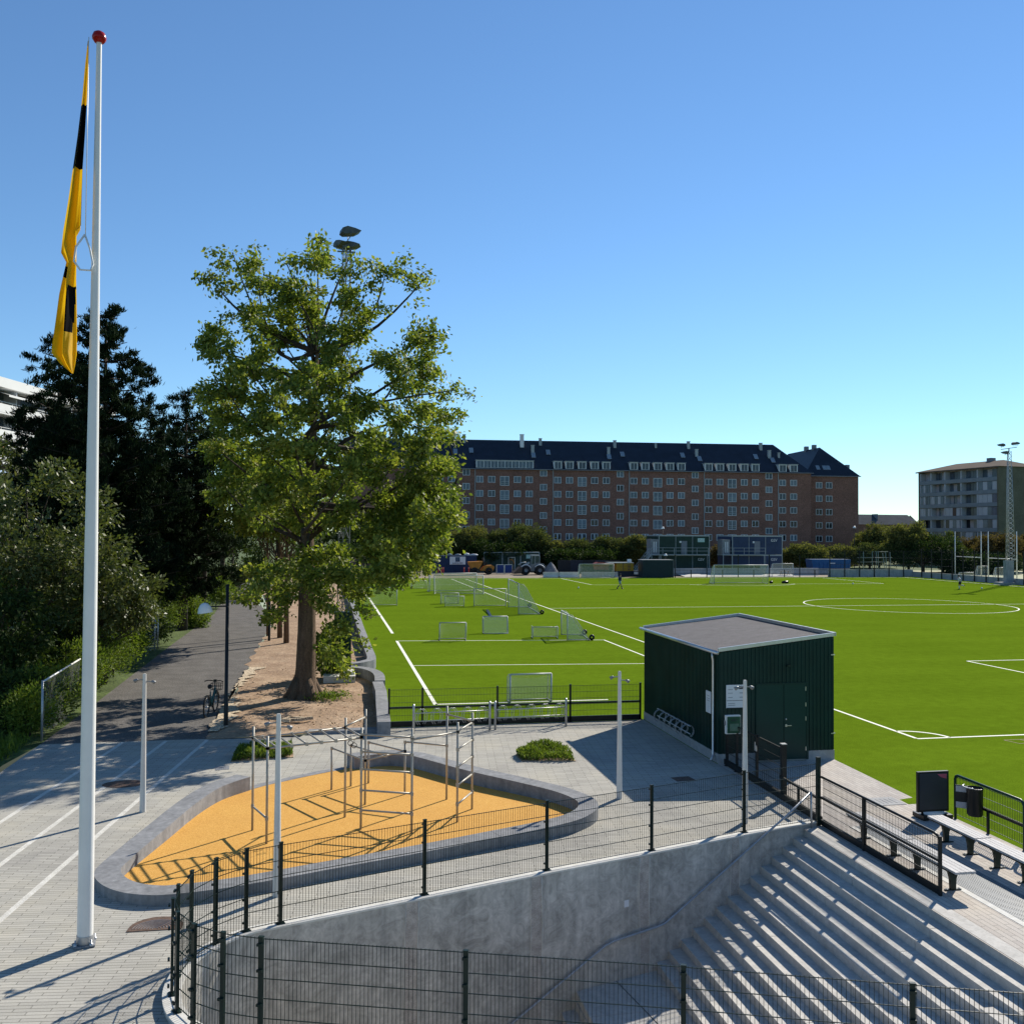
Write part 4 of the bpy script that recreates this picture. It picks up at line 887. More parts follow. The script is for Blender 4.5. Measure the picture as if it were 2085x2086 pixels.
goal((-3.2, 54.2, 0), (-3.72, 46.9, 0), 2.44, 1.75, 'full size white goal turned sideways with black wheel, farther of the two sideways ones', 0.055, 'slant', True)
goal((-6.05, 55.3, 0), (-3.25, 55.0, 0), 1.55, 0.9, 'medium white goal with splayed sides left of the full size sideways goal', 0.045)
goal((-8.61, 55.2, 0), (-6.98, 55.0, 0), 0.92, 0.8, 'tiny white goal in front of the wide goal, nearest of the pair', 0.035, 'box')
goal((-8.60, 58.6, 0), (-7.0, 58.5, 0), 0.98, 0.7, 'tiny white goal standing just behind another tiny goal', 0.035, 'box')
goal((-7.77, 72.3, 0), (-2.75, 71.2, 0), 2.0, 1.4, 'wide five metre white goal, front one of two standing together', 0.055)
goal((-7.85, 76.3, 0), (-2.6, 76.8, 0), 2.0, 1.4, 'wide five metre white goal, rear one of two standing together', 0.055)
goal((-15.7, 57.0, 0), (-12.69, 56.72, 0), 1.6, 0.9, 'white goal half hidden by the oak leaves at the left field edge', 0.045)
goal((-9.29, 82.0, 0), (-7.61, 82.3, 0), 0.9, 0.8, 'tiny white goal far left under the lowest oak branch', 0.035, 'box')
goal((30.7, 89.9, 0), (38.05, 89.6, 0), 2.44, 1.9, 'full size white goal at the far penalty area facing the camera', 0.06)
goal((PY(1180, 1100, 105.9).x, 105.9, 0), (PY(1250, 1100, 105.9).x, 105.9, 0), 2.05, 1.1, 'pale grey goal at the far goal line in front of the red skip', 0.05)
goal((PY(1573, 1100, 109.3).x, 109.3, 0), (PY(1615, 1100, 109.3).x, 109.3, 0), 2.0, 0.9, 'grey goal standing behind the far fence beside the blue site offices', 0.05)
for (xa, xb, y, h, lab) in ((1954, 1984, 97, 1.1, 'small white goal on the sand court behind the fence, left of the rugby posts'), (1990, 2010, 112, 1.5, 'pale goal far back on the sand court between the rugby posts'), (2027, 2052, 92, 2.0, 'white goal on the sand court beside the grey mast base')):
    goal((PY(xa, 1100, y).x, y, 0), (PY(xb, 1100, y).x, y, 0), h, 0.8, lab, 0.05)

p0, p1 = PG(999, 1256), PG(992, 1243); b = MB(); b.box((p0+p1)/2+Vector((0, 0, 0.02)), ((p1-p0).length, 0.22, 0.04), math.atan2((p1-p0).y, (p1-p0).x)); tag(b.build('rubber_mat', M_BLACK), 'black rubber strip lying on the turf behind the middle small goal', 'mat')
# ---------------------------------------------------------------- balls and bags
def ball(p, label, r_=0.11):
    b = MB(); b.sm = True
    b.lathe([(r_*math.cos(a), r_*math.sin(a)) for a in np.linspace(-math.pi/2, math.pi/2, 9)], (p[0], p[1], p[2]+r_), 12)
    o = b.build('football', [M_SIGNW, M_INK])
    for i, f in enumerate(o.data.polygons): f.material_index = 1 if i % 7 == 3 else 0
    tag(o, label, 'ball', 'footballs on the turf')
ball((48.7, 86.9, 0), 'football on the far field line right of the goal')
ball(G3(1178, 1199), 'football lying left of the walking player')
ball(G3(1999, 1200), 'football at the right of the running player')
for i, (sx, sy, w_, lab) in enumerate(((1411+0, 1188.5, 0.5, 'small dark bag on the turf beside the far goal post'), (1598.5, 1188.5, 1.0, 'larger dark bag heap on the turf right of the far goal'))):
    p = PG(sx if i else 1570, sy); t = thing('kit_bag', tuple(p), lab, 'bag', 'dark kit bags beside the far goal')
    b = MB(); b.sm = True; b.tube([p+Vector((-w_*0.5, 0, 0.12)), p+Vector((-w_*0.35, 0, 0.16)), p+Vector((w_*0.35, 0, 0.17)), p+Vector((w_*0.5, 0, 0.12))], [0.06, 0.16, 0.17, 0.06], 10); b.build('bag_body', M_BLACK, t)
    b = MB(); b.tube([p+Vector((-w_*0.2, 0, 0.30)), p+Vector((0, 0, 0.40)), p+Vector((w_*0.2, 0, 0.30))], 0.02, 6); b.build('strap', M_BLACK, t)

# ---------------------------------------------------------------- two players
SKIN = mat('skin', (0.42, 0.25, 0.17), 0.6, 0.05)
def person(loc, rz, label, pose, shirt, shorts, hair, socks):
    t = thing('person', (0, 0, 0), label, 'person')
    J = pose; names = list(J); E = [('hip', 'chest'), ('chest', 'neck'), ('neck', 'head'), ('head', 'crown'), ('chest', 'shL'), ('shL', 'elL'), ('elL', 'haL'), ('haL', 'fiL'), ('chest', 'shR'), ('shR', 'elR'), ('elR', 'haR'), ('haR', 'fiR'), ('hip', 'hpL'), ('hpL', 'knL'), ('knL', 'anL'), ('anL', 'toL'), ('hip', 'hpR'), ('hpR', 'knR'), ('knR', 'anR'), ('anR', 'toR')]
    rad = {'hip': 0.14, 'chest': 0.15, 'neck': 0.055, 'head': 0.095, 'crown': 0.075}
    for s in 'LR': rad.update({'sh'+s: 0.06, 'el'+s: 0.042, 'ha'+s: 0.032, 'fi'+s: 0.022, 'hp'+s: 0.095, 'kn'+s: 0.06, 'an'+s: 0.042, 'to'+s: 0.035})
    skinned([J[n] for n in names], [(names.index(a), names.index(c)) for a, c in E], [rad[n] for n in names], 'body', SKIN, t, 1, names.index('hip'))
    V = lambda n: Vector(J[n])
    b = MB(); b.tube([V('hip')+Vector((0, 0, -0.02)), (V('hip')+V('chest'))/2, V('chest'), V('neck')*0.6+V('chest')*0.4], [0.175, 0.165, 0.18, 0.09], 12)
    for s in 'LR': b.tube([V('chest')*0.3+V('sh'+s)*0.7, V('sh'+s), V('sh'+s)*0.35+V('el'+s)*0.65], [0.09, 0.085, 0.075], 8)
    b.build('shirt', shirt, t)
    b = MB(); b.tube([V('hip')+Vector((0, 0, 0.06)), V('hip')+Vector((0, 0, -0.06))], [0.175, 0.17], 12)
    for s in 'LR': b.tube([V('hp'+s)+Vector((0, 0, 0.05)), V('hp'+s)*0.3+V('kn'+s)*0.7], [0.12, 0.105], 8)
    b.build('shorts', shorts, t)
    for s in 'LR':
        b = MB(); b.tube([V('kn'+s)*0.75+V('an'+s)*0.25, V('an'+s)], [0.068, 0.052], 8); b.build('sock', socks, t)
        b = MB(); b.tube([V('an'+s)+Vector((0, -0.05, -0.03)), V('to'+s)], [0.05, 0.042], 8); b.build('shoe', M_BLACK, t)
    b = MB(); b.sm = True; b.tube([V('head')+Vector((0, -0.045, 0.0)), V('head')+Vector((0, -0.03, 0.08)), V('crown')+Vector((0, -0.01, 0.05)), V('crown')+Vector((0, 0.05, 0.04))], [0.085, 0.108, 0.085, 0.03], 10); b.build('hair', hair, t)
    b = MB(); h = V('head')
    for s in (-1, 1): b.box(h+Vector((s*0.035, 0.098, 0.03)), (0.02, 0.008, 0.012))
    b.box(h+Vector((0, 0.10, -0.045)), (0.045, 0.01, 0.010)); b.build('eyes_and_mouth', M_INK, t)
    b = MB(); b.tube([h+Vector((0, 0.085, 0.03)), h+Vector((0, 0.125, -0.005))], [0.012, 0.018], 6)
    for s in (-1, 1): b.box(h+Vector((s*0.10, 0.0, 0.005)), (0.02, 0.03, 0.055))
    b.build('nose_and_ears', SKIN, t)
    t.location = loc; t.rotation_euler = (0, 0, rz); return t
walk = {'hip': (0, 0, 0.92), 'chest': (0, 0.04, 1.30), 'neck': (0, 0.05, 1.47), 'head': (0, 0.07, 1.60), 'crown': (0, 0.07, 1.70), 'shL': (-0.19, 0.04, 1.40), 'elL': (-0.25, -0.12, 1.15), 'haL': (-0.25, -0.02, 0.92), 'fiL': (-0.25, 0.02, 0.82), 'shR': (0.19, 0.04, 1.40), 'elR': (0.25, 0.10, 1.14), 'haR': (0.24, 0.28, 0.96), 'fiR': (0.24, 0.34, 0.88),
        'hpL': (-0.10, 0, 0.88), 'knL': (-0.11, 0.22, 0.50), 'anL': (-0.11, 0.30, 0.08), 'toL': (-0.11, 0.50, 0.05), 'hpR': (0.10, 0, 0.88), 'knR': (0.11, -0.06, 0.48), 'anR': (0.11, -0.38, 0.13), 'toR': (0.11, -0.24, 0.04)}
run = {'hip': (0, 0, 0.90), 'chest': (0, 0.10, 1.26), 'neck': (0, 0.13, 1.42), 'head': (0, 0.17, 1.54), 'crown': (0, 0.18, 1.64), 'shL': (-0.18, 0.10, 1.35), 'elL': (-0.24, -0.14, 1.18), 'haL': (-0.20, 0.0, 1.0), 'fiL': (-0.18, 0.07, 0.97), 'shR': (0.18, 0.10, 1.35), 'elR': (0.24, 0.18, 1.12), 'haR': (0.18, 0.36, 1.28), 'fiR': (0.16, 0.40, 1.36),
       'hpL': (-0.10, 0, 0.86), 'knL': (-0.11, 0.12, 0.48), 'anL': (-0.11, 0.02, 0.08), 'toL': (-0.11, 0.2, 0.04), 'hpR': (0.10, 0, 0.86), 'knR': (0.11, 0.02, 0.46), 'anR': (0.11, -0.40, 0.50), 'toR': (0.11, -0.46, 0.34)}
M_NAVY = mat('navy_cloth', (0.018, 0.045, 0.085), 0.8, 0.1); M_PALEB = mat('pale_blue_cloth', (0.22, 0.34, 0.42), 0.8, 0.1); M_WSH = mat('white_cloth', (0.62, 0.62, 0.70), 0.8, 0.05)
person(tuple(PG(1262, 1200)), R(-85), 'walking person in dark blue shirt and pale blue shorts on the far turf', walk, M_NAVY, M_PALEB, M_INK, M_NAVY)
person(tuple(PG(1955, 1200.5)), R(40), 'running person in white shirt and black shorts near the right touchline', run, M_WSH, M_BLACK, M_INK, M_WSH)

# ---------------------------------------------------------------- floodlight masts
def lattice(mb, base, z0, z1, w0, w1, n, r_=0.03):
    U = Vector((0, 0, 1)); c = Vector(base); tri = [Vector((math.cos(a), math.sin(a), 0)) for a in (R(95), R(215), R(335))]
    P = lambda k, i: c+tri[i]*((w0+(w1-w0)*k/n)/1.732)+U*(z0+(z1-z0)*k/n)
    for i in range(3):
        mb.tube([P(0, i), P(n, i)], r_, 5)
        for k in range(n):
            j = (i+1) % 3; mb.bar(P(k, i), P(k+1, j), r_*0.9); mb.bar(P(k+1, i), P(k+1, j), r_*0.8)
            mb.bar(P(k, j), P(k+1, i), r_*0.9)
def floodlight(mb, p, yaw, tilt, s=1.0):
    Mr = Matrix.Rotation(yaw, 3, 'Z') @ Matrix.Rotation(tilt, 3, 'X')
    pr = [(-0.5, 0.0), (-0.42, 0.22), (-0.12, 0.30), (0.30, 0.16), (0.62, 0.0), (0.30, -0.13), (-0.35, -0.12)]; n = len(pr)
    vs = [Mr @ (Vector((x, y, z))*s)+Vector(p) for x in (-0.36, 0.36) for y, z in pr]
    mb.add(vs, [tuple(range(n))[::-1], tuple(range(n, 2*n))]+[(i, (i+1) % n, n+(i+1) % n, n+i) for i in range(n)])
    q = Mr @ (Vector((0, -0.05, -0.30))*s)+Vector(p)
    for x in (-0.4, 0.4): mb.tube([Mr @ (Vector((x, 0, 0))*s)+Vector(p), Mr @ (Vector((x, -0.05, -0.30))*s)+Vector(p), q], 0.025*s, 5)
M_LAMPB = mat('floodlight_body', (0.09, 0.10, 0.095), 0.5, 0.3, 3)
base = PD(697, 1383, 42.3); base.z = 0.3
t = thing('floodlight_mast', tuple(base), 'dark lattice floodlight mast rising behind the big oak crown', 'floodlight mast', 'floodlight masts around the pitch')
b = MB(); lattice(b, base, 0, 18.9, 0.55, 0.36, 26, 0.026); b.build('tower', M_DKERB, t)
b = MB(); b.box(base+Vector((0, 0, 1.3)), (0.75, 0.5, 2.6)); b.build('switch_cabinet', M_CLAD, t)
for (dx, dz, yw, tl) in ((0.12, 19.62, R(-78), R(10)), (0.18, 19.0, R(-98), R(8)), (-0.2, 19.05, R(-150), R(8))):
    b = MB(); floodlight(b, base+Vector((dx, 0, dz)), yw, tl, 0.80 if dz > 19.01 and dx > 0 else 0.7); b.build('floodlight', M_LAMPB, t)
b = MB(); b.bar(base+Vector((-0.4, 0, 18.75)), base+Vector((0.4, 0, 18.75)), 0.06); b.build('crossarm', M_DKERB, t)
base = Vector((70.35, 85.0, 0))
t = thing('floodlight_mast', tuple(base), 'grey lattice floodlight mast on a concrete base at the right touchline', 'floodlight mast', 'floodlight masts around the pitch')
b = MB(); b.box((70.2, 85.0, 1.6), (1.15, 0.6, 3.2)); b.build('concrete_base', m_concrete('mast_base', (0.22, 0.24, 0.25), (0.34, 0.36, 0.37)), t)
b = MB(); b.box((70.2, 85, 0.15), (3.0, 2.0, 0.3)); b.build('foot', M_PLINTH, t)
b = MB(); lattice(b, base, 3.2, 17.8, 1.15, 0.5, 22, 0.032); b.build('tower', M_GALV, t)
for (dx, dz, yw) in ((-1.1, 18.55, R(60)), (-0.55, 17.55, R(60)), (1.0, 18.8, R(-75))):
    b = MB(); floodlight(b, base+Vector((dx, 0, dz)), yw, R(10), 0.9); b.build('floodlight', M_LAMPB, t)
b = MB(); b.bar(base+Vector((-1.2, 0, 18.0)), base+Vector((1.2, 0, 18.35)), 0.09); b.bar(base+Vector((0, 0, 17.7)), base+Vector((0, 0, 18.2)), 0.1); b.build('crossarm', M_DKERB, t)

# ---------------------------------------------------------------- far fence, low walls, rugby posts
t = thing('ball_stop_fence', (56, 107.4, 0), 'tall dark ball stop fence along the far end and right side', 'fence')
fx = [31.8+2.5*k for k in range(16)]
def hpost(x): return 3.4 if x < 56 else 4.05
for k, x in enumerate(fx):
    b = MB(); hh = hpost(x) if (k % 2 == 0 or x > 55) else 1.15; b.box((x, 107.35, hh/2), (0.11, 0.11, hh)); b.build('post', M_BLACK, t)
fy = [104.9-2.45*k for k in range(34)]
for y in fy:
    b = MB(); b.box((70.75, y, 2.2), (0.11, 0.11, 4.4)); b.build('post', M_BLACK, t)
b = MB()
for z in (0.55, 1.1): b.bar((31.8, 107.35, z), (56.8, 107.35, z), 0.05)
for z in (1.9, 2.9, 4.0): b.bar((56.8, 107.35, z), (70.75, 107.35, z), 0.035); b.bar((70.75, 107.35, z), (70.75, 24, z), 0.035)
b.build('wire', M_BLACK, t)
b = MB(); b.add([(56.8, 107.35, 1.1), (70.7, 107.35, 1.1), (70.7, 107.35, 4.0), (56.8, 107.35, 4.0)], [(0, 1, 2, 3)]); b.add([(70.75, 107.35, 0.8), (70.75, 24, 0.8), (70.75, 24, 4.3), (70.75, 107.35, 4.3)], [(0, 1, 2, 3)]); b.build('net', M_BNET, t)
M_LOWW = m_concrete('low_wall', (0.27, 0.28, 0.29), (0.38, 0.38, 0.39))
b = MB(); b.span((56.6, 107.45, -0.02), (71.0, 107.65, 1.13)); tag(b.build('low_wall', M_LOWW), 'grey concrete wall closing the far right corner of the turf', 'wall')
b = MB(); b.span((70.9, 20, -0.02), (71.1, 107.44, 0.82)); tag(b.build('low_wall', M_LOWW), 'low grey concrete wall running along the right touchline fence', 'wall')
b = MB(); b.span((31.5, 113, 0), (58, 113.3, 1.15)); tag(b.build('low_wall', M_LOWW), 'long grey concrete wall in front of the stacked site offices', 'wall')
b = MB(); b.add([(41, 110.2, 0.0), (57, 110.2, 0.0), (57, 112.9, 0.0), (41, 112.9, 0.0), (34, 109, 0.02), (52, 109, 0.02), (53, 112.8, 0.30), (34, 112.8, 0.34)], [(4, 5, 6, 7), (0, 1, 2, 3)]); tag(b.build('ramp', M_STEP), kind='structure')
for k, (x, w_) in enumerate(((13.2, 2.4), (15.8, 3.2), (19.2, 2.9), (22.0, 2.6))):
    b = MB(); y = 108.6; pr = [(-0.3, 0), (0.3, 0), (0.3, 0.15), (0.12, 0.32), (0.09, 0.78), (-0.09, 0.78), (-0.12, 0.32), (-0.3, 0.15)]; n = len(pr)
    vs = [(x+s*w_/2, y+a, z) for s in (-1, 1) for a, z in pr]; b.add(vs, [tuple(range(n))[::-1], tuple(range(n, 2*n))]+[(i, (i+1) % n, n+(i+1) % n, n+i) for i in range(n)])
    tag(b.build('concrete_barrier', M_KERB if k < 2 else M_LOWW), ('whitest concrete barrier just right of the wheel loader', 'second pale concrete barrier from the wheel loader', 'grey concrete barrier left of the far pale goal', 'grey concrete barrier behind the far pale goal')[k], 'barrier', 'concrete barriers along the far turf edge')
rug = thing('rugby_posts', (83, 110, 0), 'white rugby posts with crossbar, left pair behind the fence', 'rugby posts', 'rugby posts on the sand court')
def rugby(root, ya, yb, x):
    for y in (ya, yb):
        b = MB(); b.tube([(x, y, 0), (x, y, 7.15)], [0.09, 0.06], 8); b.build('upright', M_WHITE, root)
    b = MB(); b.tube([(x, ya, 3.0), (x, yb, 3.0)], 0.06, 8); b.build('crossbar', M_WHITE, root)
ya = 113.0; xa = PXX
def y_at(sx, x): return PXX(sx, 1086, x).y
rugby(rug, y_at(1944.5, 83.5), y_at(1997.5, 83.5), 83.5)
rug = thing('rugby_posts', (82.2, 102, 0), 'white rugby posts with crossbar, right pair beside the grey mast', 'rugby posts', 'rugby posts on the sand court')
rugby(rug, y_at(2012, 82.2), y_at(2070, 82.2), 82.2)

# ---------------------------------------------------------------- building site beyond the far goal line
def X(sx, y): return PY(sx, 1100, y).x
def Zf(sx, sy, y): return PY(sx, sy, y).z
M_BLUEC = mat('container_blue', (0.010, 0.030, 0.085), 0.5, 0.2, 1.5)
M_GRNC = mat('cabin_green', (0.016, 0.042, 0.034), 0.55, 0.15, 1.5)
M_BLUC = mat('cabin_blue', (0.030, 0.050, 0.105), 0.55, 0.15, 1.5)
M_TRIM = mat('cabin_trim', (0.30, 0.34, 0.35), 0.5, 0.1, 2)
M_ORANGE = mat('machine_orange', (0.42, 0.17, 0.025), 0.5, 0.2, 2)
M_TYRE = mat('tyre', (0.02, 0.02, 0.021), 0.85, 0.2, 5)
M_GLASS = mat('dark_glass', (0.05, 0.075, 0.08), 0.08, 0.2, 1)
def corr_box(mb, a, b_, pitch=0.3, d=0.03, faces='f'):
    mb.span(a, b_); x = a[0]+pitch/2
    while x < b_[0]-0.05: mb.span((x, a[1]-d, a[2]+0.12), (x+pitch*0.5, a[1], b_[2]-0.12)); x += pitch
yb = 125.0
t = thing('storage_container', (X(920, yb), yb, 0), 'dark blue site container with white company board behind the wide goals', 'container')
x0, x1 = X(884, yb), X(971, yb)
b = MB(); corr_box(b, (x0, yb, 0.05), (x1, yb+2.4, 2.72)); b.build('body', M_BLUEC, t)
b = MB(); b.span((x0-0.03, yb-0.05, 2.66), (x1+0.03, yb+2.42, 2.76)); b.span((x0-0.03, yb-0.05, 0), (x1+0.03, yb, 0.1)); b.build('rail', M_BLUEC, t)
s0, s1, sz0, sz1 = X(916, yb), X(948, yb), Zf(930, 1150, yb), Zf(930, 1134, yb)
b = MB(); b.span((s0, yb-0.09, sz0), (s1, yb-0.05, sz1)); bd = b.build('company_board', M_SIGNW, t)
sc = (s0+s1)/2; hh = sz1-sz0
LB = mat('logo_blue', (0.015, 0.06, 0.12), 0.5, 0.05)
b = MB(); b.span((sc-0.36, yb-0.105, sz1-0.08-0.68*hh*0.85), (sc+0.36, yb-0.09, sz1-0.08)); b.build('logo', LB, bd)
b = MB()
for (ax, az, bx, bz) in ((-0.25, 0.1, 0.0, 0.5), (0.0, 0.5, 0.1, 0.25), (0.05, 0.1, 0.25, 0.55), (-0.2, 0.35, -0.05, 0.6)): b.bar((sc+ax, yb-0.11, sz1-0.75+az), (sc+bx, yb-0.11, sz1-0.75+bz), 0.07, 0.01)
b.build('logo_mark', M_SIGNW, bd)
o_ = lettering('AARSLEFF', 0.40, M_INK, bd, Vector((sc, yb-0.10, sz0+0.19))-Vector(t.location), FACE_Y)
for k, (sx, w_, h_) in enumerate(((917, 0.9, 0.35), (934, 1.0, 0.3), (952, 0.8, 0.45), (966, 1.4, 0.3))):
    b = MB(); b.sm = True; x = X(sx, yb); b.tube([(x-w_/2, yb+0.7, 2.76+h_*0.4), (x, yb+0.75, 2.76+h_*0.55), (x+w_/2, yb+0.7, 2.76+h_*0.4)], [h_*0.35, h_*0.5, h_*0.3], 8)
    tag(b.build('tarpaulin_bundle', M_SIGNW if k > 1 else M_TRIM), ('grey bundle on the left of the blue container roof', 'low grey bundle above the company board', 'white bundle on the middle of the blue container roof', 'long white bundle on the right end of the blue container roof')[k], 'bundle', 'bundles on the container roof')
for k, (sx, y) in enumerate(((893.5, 122.5), (899.7, 122.3), (903.6, 122.6), (945.7, 122.5), (955.2, 122.4))):
    x = X(sx, y); b = MB(); t = thing('marker_post', (x, y, 0), ('leftmost red and white marker post before the blue container', 'left one of two close marker posts before the blue container', 'right one of two close marker posts before the blue container', 'marker post below the right edge of the company board', 'rightmost red and white marker post next to the orange dumper')[k], 'marker', 'red and white marker posts')
    b = MB(); b.box((x, y, 0.06), (0.42, 0.42, 0.12)); b.build('foot', M_TYRE, t)
    b = MB(); b.box((x, y, 0.42), (0.16, 0.05, 0.6)); b.build('lower_band', mat('marker_red', (0.62, 0.07, 0.05), 0.5, 0.05), t)
    b = MB(); b.box((x, y, 0.86), (0.20, 0.05, 0.28)); b.build('upper_band', mat('marker_pink', (0.62, 0.22, 0.18), 0.5, 0.05), t)

def wheel(mb, c, r_, w_):
    mb.lathe([(r_*0.35, -w_/2), (r_*0.9, -w_/2), (r_, -w_*0.3), (r_, w_*0.3), (r_*0.9, w_/2), (r_*0.35, w_/2)], c, 18, Matrix.Rotation(R(90), 3, 'X'))
def extr(mb, prof, y0, y1):
    n = len(prof); vs = [(x, y0, z) for x, z in prof]+[(x, y1, z) for x, z in prof]
    mb.add(vs, [tuple(range(n))[::-1], tuple(range(n, 2*n))]+[(i, (i+1) % n, n+(i+1) % n, n+i) for i in range(n)])
y = 119.5; x = X(953, y)
t = thing('dumper', (x+2, y, 0), 'orange site dumper with raised skip and dark roll bar', 'dumper')
b = MB(); extr(b, [(x, 1.95), (x+0.1, 1.6), (x+0.5, 0.95), (x+1.6, 0.85), (x+2.0, 1.5), (x+2.25, 2.05), (x+1.9, 2.05)], y-0.8, y+0.8); b.build('skip', M_ORANGE, t)
b = MB(); extr(b, [(x+1.9, 0.6), (x+2.6, 0.55), (x+3.9, 0.6), (x+4.1, 1.2), (x+3.7, 1.45), (x+2.6, 1.4), (x+2.2, 1.0)], y-0.7, y+0.7); b.build('engine_body', M_ORANGE, t)
b = MB(); b.tube([(x+2.55, y-0.6, 1.3), (x+2.35, y-0.6, 2.5), (x+2.35, y+0.6, 2.5), (x+2.55, y+0.6, 1.3)], 0.06, 6); b.build('roll_bar', M_TYRE, t)
b = MB(); b.span((x+2.5, y-0.25, 1.35), (x+2.9, y+0.25, 1.5)); b.span((x+2.85, y-0.25, 1.5), (x+2.95, y+0.25, 1.9)); b.build('seat', M_TYRE, t)
for wx in (x+0.95, x+3.2):
    for s in (-0.85, 0.85): b = MB(); wheel(b, (wx, y+s, 0.55), 0.55, 0.42); b.build('wheel', M_TYRE, t)
for k, sx in enumerate((1011, 1027.8)):
    y = 121.0; x = X(sx, y); t = thing('site_crate', (x+0.6, y, 0), ('blue crate with silver frame right of the orange dumper', 'blue crate with silver frame nearest the wheel loader')[k], 'crate', 'blue crates with silver frames')
    b = MB(); b.span((x+0.05, y, 0.15), (x+1.2, y+1.0, 1.42)); b.build('panel', mat('crate_blue', (0.012, 0.045, 0.20), 0.4, 0.1), t)
    b = MB()
    for xx in (x+0.03, x+1.22):
        b.box((xx, y-0.02, 0.76), (0.07, 0.07, 1.5))
    for z in (0.12, 1.46): b.bar((x, y-0.02, z), (x+1.25, y-0.02, z), 0.07)
    b.build('frame', M_ALU, t)
# wheel loader
y = 118.2; x = X(1043, y)
t = thing('wheel_loader', (x+2.6, y, 0), 'grey wheel loader with lowered brown bucket and glass cab', 'wheel loader')
b = MB(); extr(b, [(x, 0.25), (x+0.15, 0.15), (x+1.25, 0.2), (x+1.55, 1.0), (x+1.2, 1.25), (x+0.55, 0.7)], y-1.1, y+1.1); b.build('bucket', M_RUST, t)
b = MB(); b.bar((x+1.3, y-0.35, 0.9), (x+2.7, y-0.35, 1.9), 0.16, 0.28); b.bar((x+1.3, y+0.35, 0.9), (x+2.7, y+0.35, 1.9), 0.16, 0.28); b.tube([(x+1.0, y, 1.5), (x+1.5, y, 1.85), (x+2.2, y, 1.9)], 0.10, 8); b.build('loader_arm', M_TRIM, t)
b = MB(); extr(b, [(x+2.1, 0.7), (x+3.2, 0.55), (x+5.1, 0.7), (x+5.25, 1.2), (x+4.9, 1.72), (x+3.9, 1.9), (x+2.6, 1.45)], y-0.65, y+0.65); b.build('body', mat('loader_grey', (0.16, 0.17, 0.18), 0.5, 0.15), t)
b = MB(); extr(b, [(x+2.95, 1.5), (x+4.05, 1.6), (x+4.35, 2.3), (x+4.15, 2.95), (x+3.1, 2.95), (x+2.9, 2.2)], y-0.62, y+0.62); cb = b.build('cab', M_GLASS, t)
b = MB(); b.span((x+2.95, y-0.7, 2.93), (x+4.25, y+0.7, 3.08)); b.build('roof', M_TRIM, cb)
b = MB()
for px_ in (x+2.92, x+3.5, x+4.2): b.bar((px_, y-0.64, 1.5), (px_+0.06, y-0.64, 2.95), 0.07)
b.build('pillar', M_TRIM, cb)
for wx in (x+2.0, x+4.2):
    b = MB(); b.tube([(wx+0.85*math.cos(a), y-0.85, 0.72+0.85*math.sin(a)) for a in np.linspace(R(20), R(150), 8)], 0.07, 6); b.build('mudguard', M_SIGNW, t)
    for s in (-0.85, 0.85):
        b = MB(); wheel(b, (wx, y+s, 0.72), 0.72, 0.5); wo = b.build('wheel', M_TYRE, t)
        b = MB(); b.lathe([(0, -0.02), (0.3, 0.0), (0.3, 0.02)], (wx, y+s-0.27*(1 if s < 0 else -1), 0.72), 12, Matrix.Rotation(R(90), 3, 'X')); b.build('rim', M_DKERB, wo)
# green cabin behind
y = 129.0; x0, x1 = X(986, y), X(1098, y)
t = thing('green_cabin', ((x0+x1)/2, y, 0), 'long dark green site cabin with framed door and white sign', 'cabin')
zt = Zf(1040, 1125.5, y)
b = MB(); corr_box(b, (x0, y, 0.2), (x1, y+3, zt), 0.4); b.build('body', M_GRNC, t)
b = MB(); b.span((x0-0.04, y-0.08, zt-0.06), (x1+0.04, y+3.05, zt+0.08))
for xx in (x0, X(1023, y), X(1060, y), x1): b.box((xx, y-0.05, zt/2), (0.12, 0.09, zt))
b.build('trim', M_TRIM, t)
dx0, dx1 = X(1036, y), X(1048, y)
b = MB(); b.span((dx0, y-0.09, 0.1), (dx1, y-0.04, 2.35)); dd = b.build('door', mat('door_brown', (0.10, 0.10, 0.07), 0.5, 0.1), t)
b = MB(); b.span((dx0-0.1, y-0.10, 0.1), (dx0, y-0.02, 2.45)); b.span((dx1, y-0.10, 0.1), (dx1+0.1, y-0.02, 2.45)); b.span((dx0, y-0.10, 2.35), (dx1, y-0.02, 2.45)); b.build('frame', M_KERB, dd)
b = MB(); hx = (dx0+dx1)/2; b.tube([(hx-0.35, y-0.12, 2.0), (hx, y-0.13, 2.05), (hx+0.35, y-0.12, 1.7), (hx+0.35, y-0.12, 1.3)], 0.08, 6); b.build('hose', M_ORANGE, dd)
gx0, gx1 = X(1071.5, y), X(1086.5, y)
b = MB(); b.span((gx0, y-0.10, zt-1.0), (gx1, y-0.04, zt-0.35)); sg = b.build('sign_board', mat('sign_mint', (0.30, 0.50, 0.46), 0.5, 0.05), t)
lettering('GSV', 0.5, M_SIGNW, sg, Vector(((gx0+gx1)/2, y-0.11, zt-0.68))-Vector(t.location), FACE_Y)
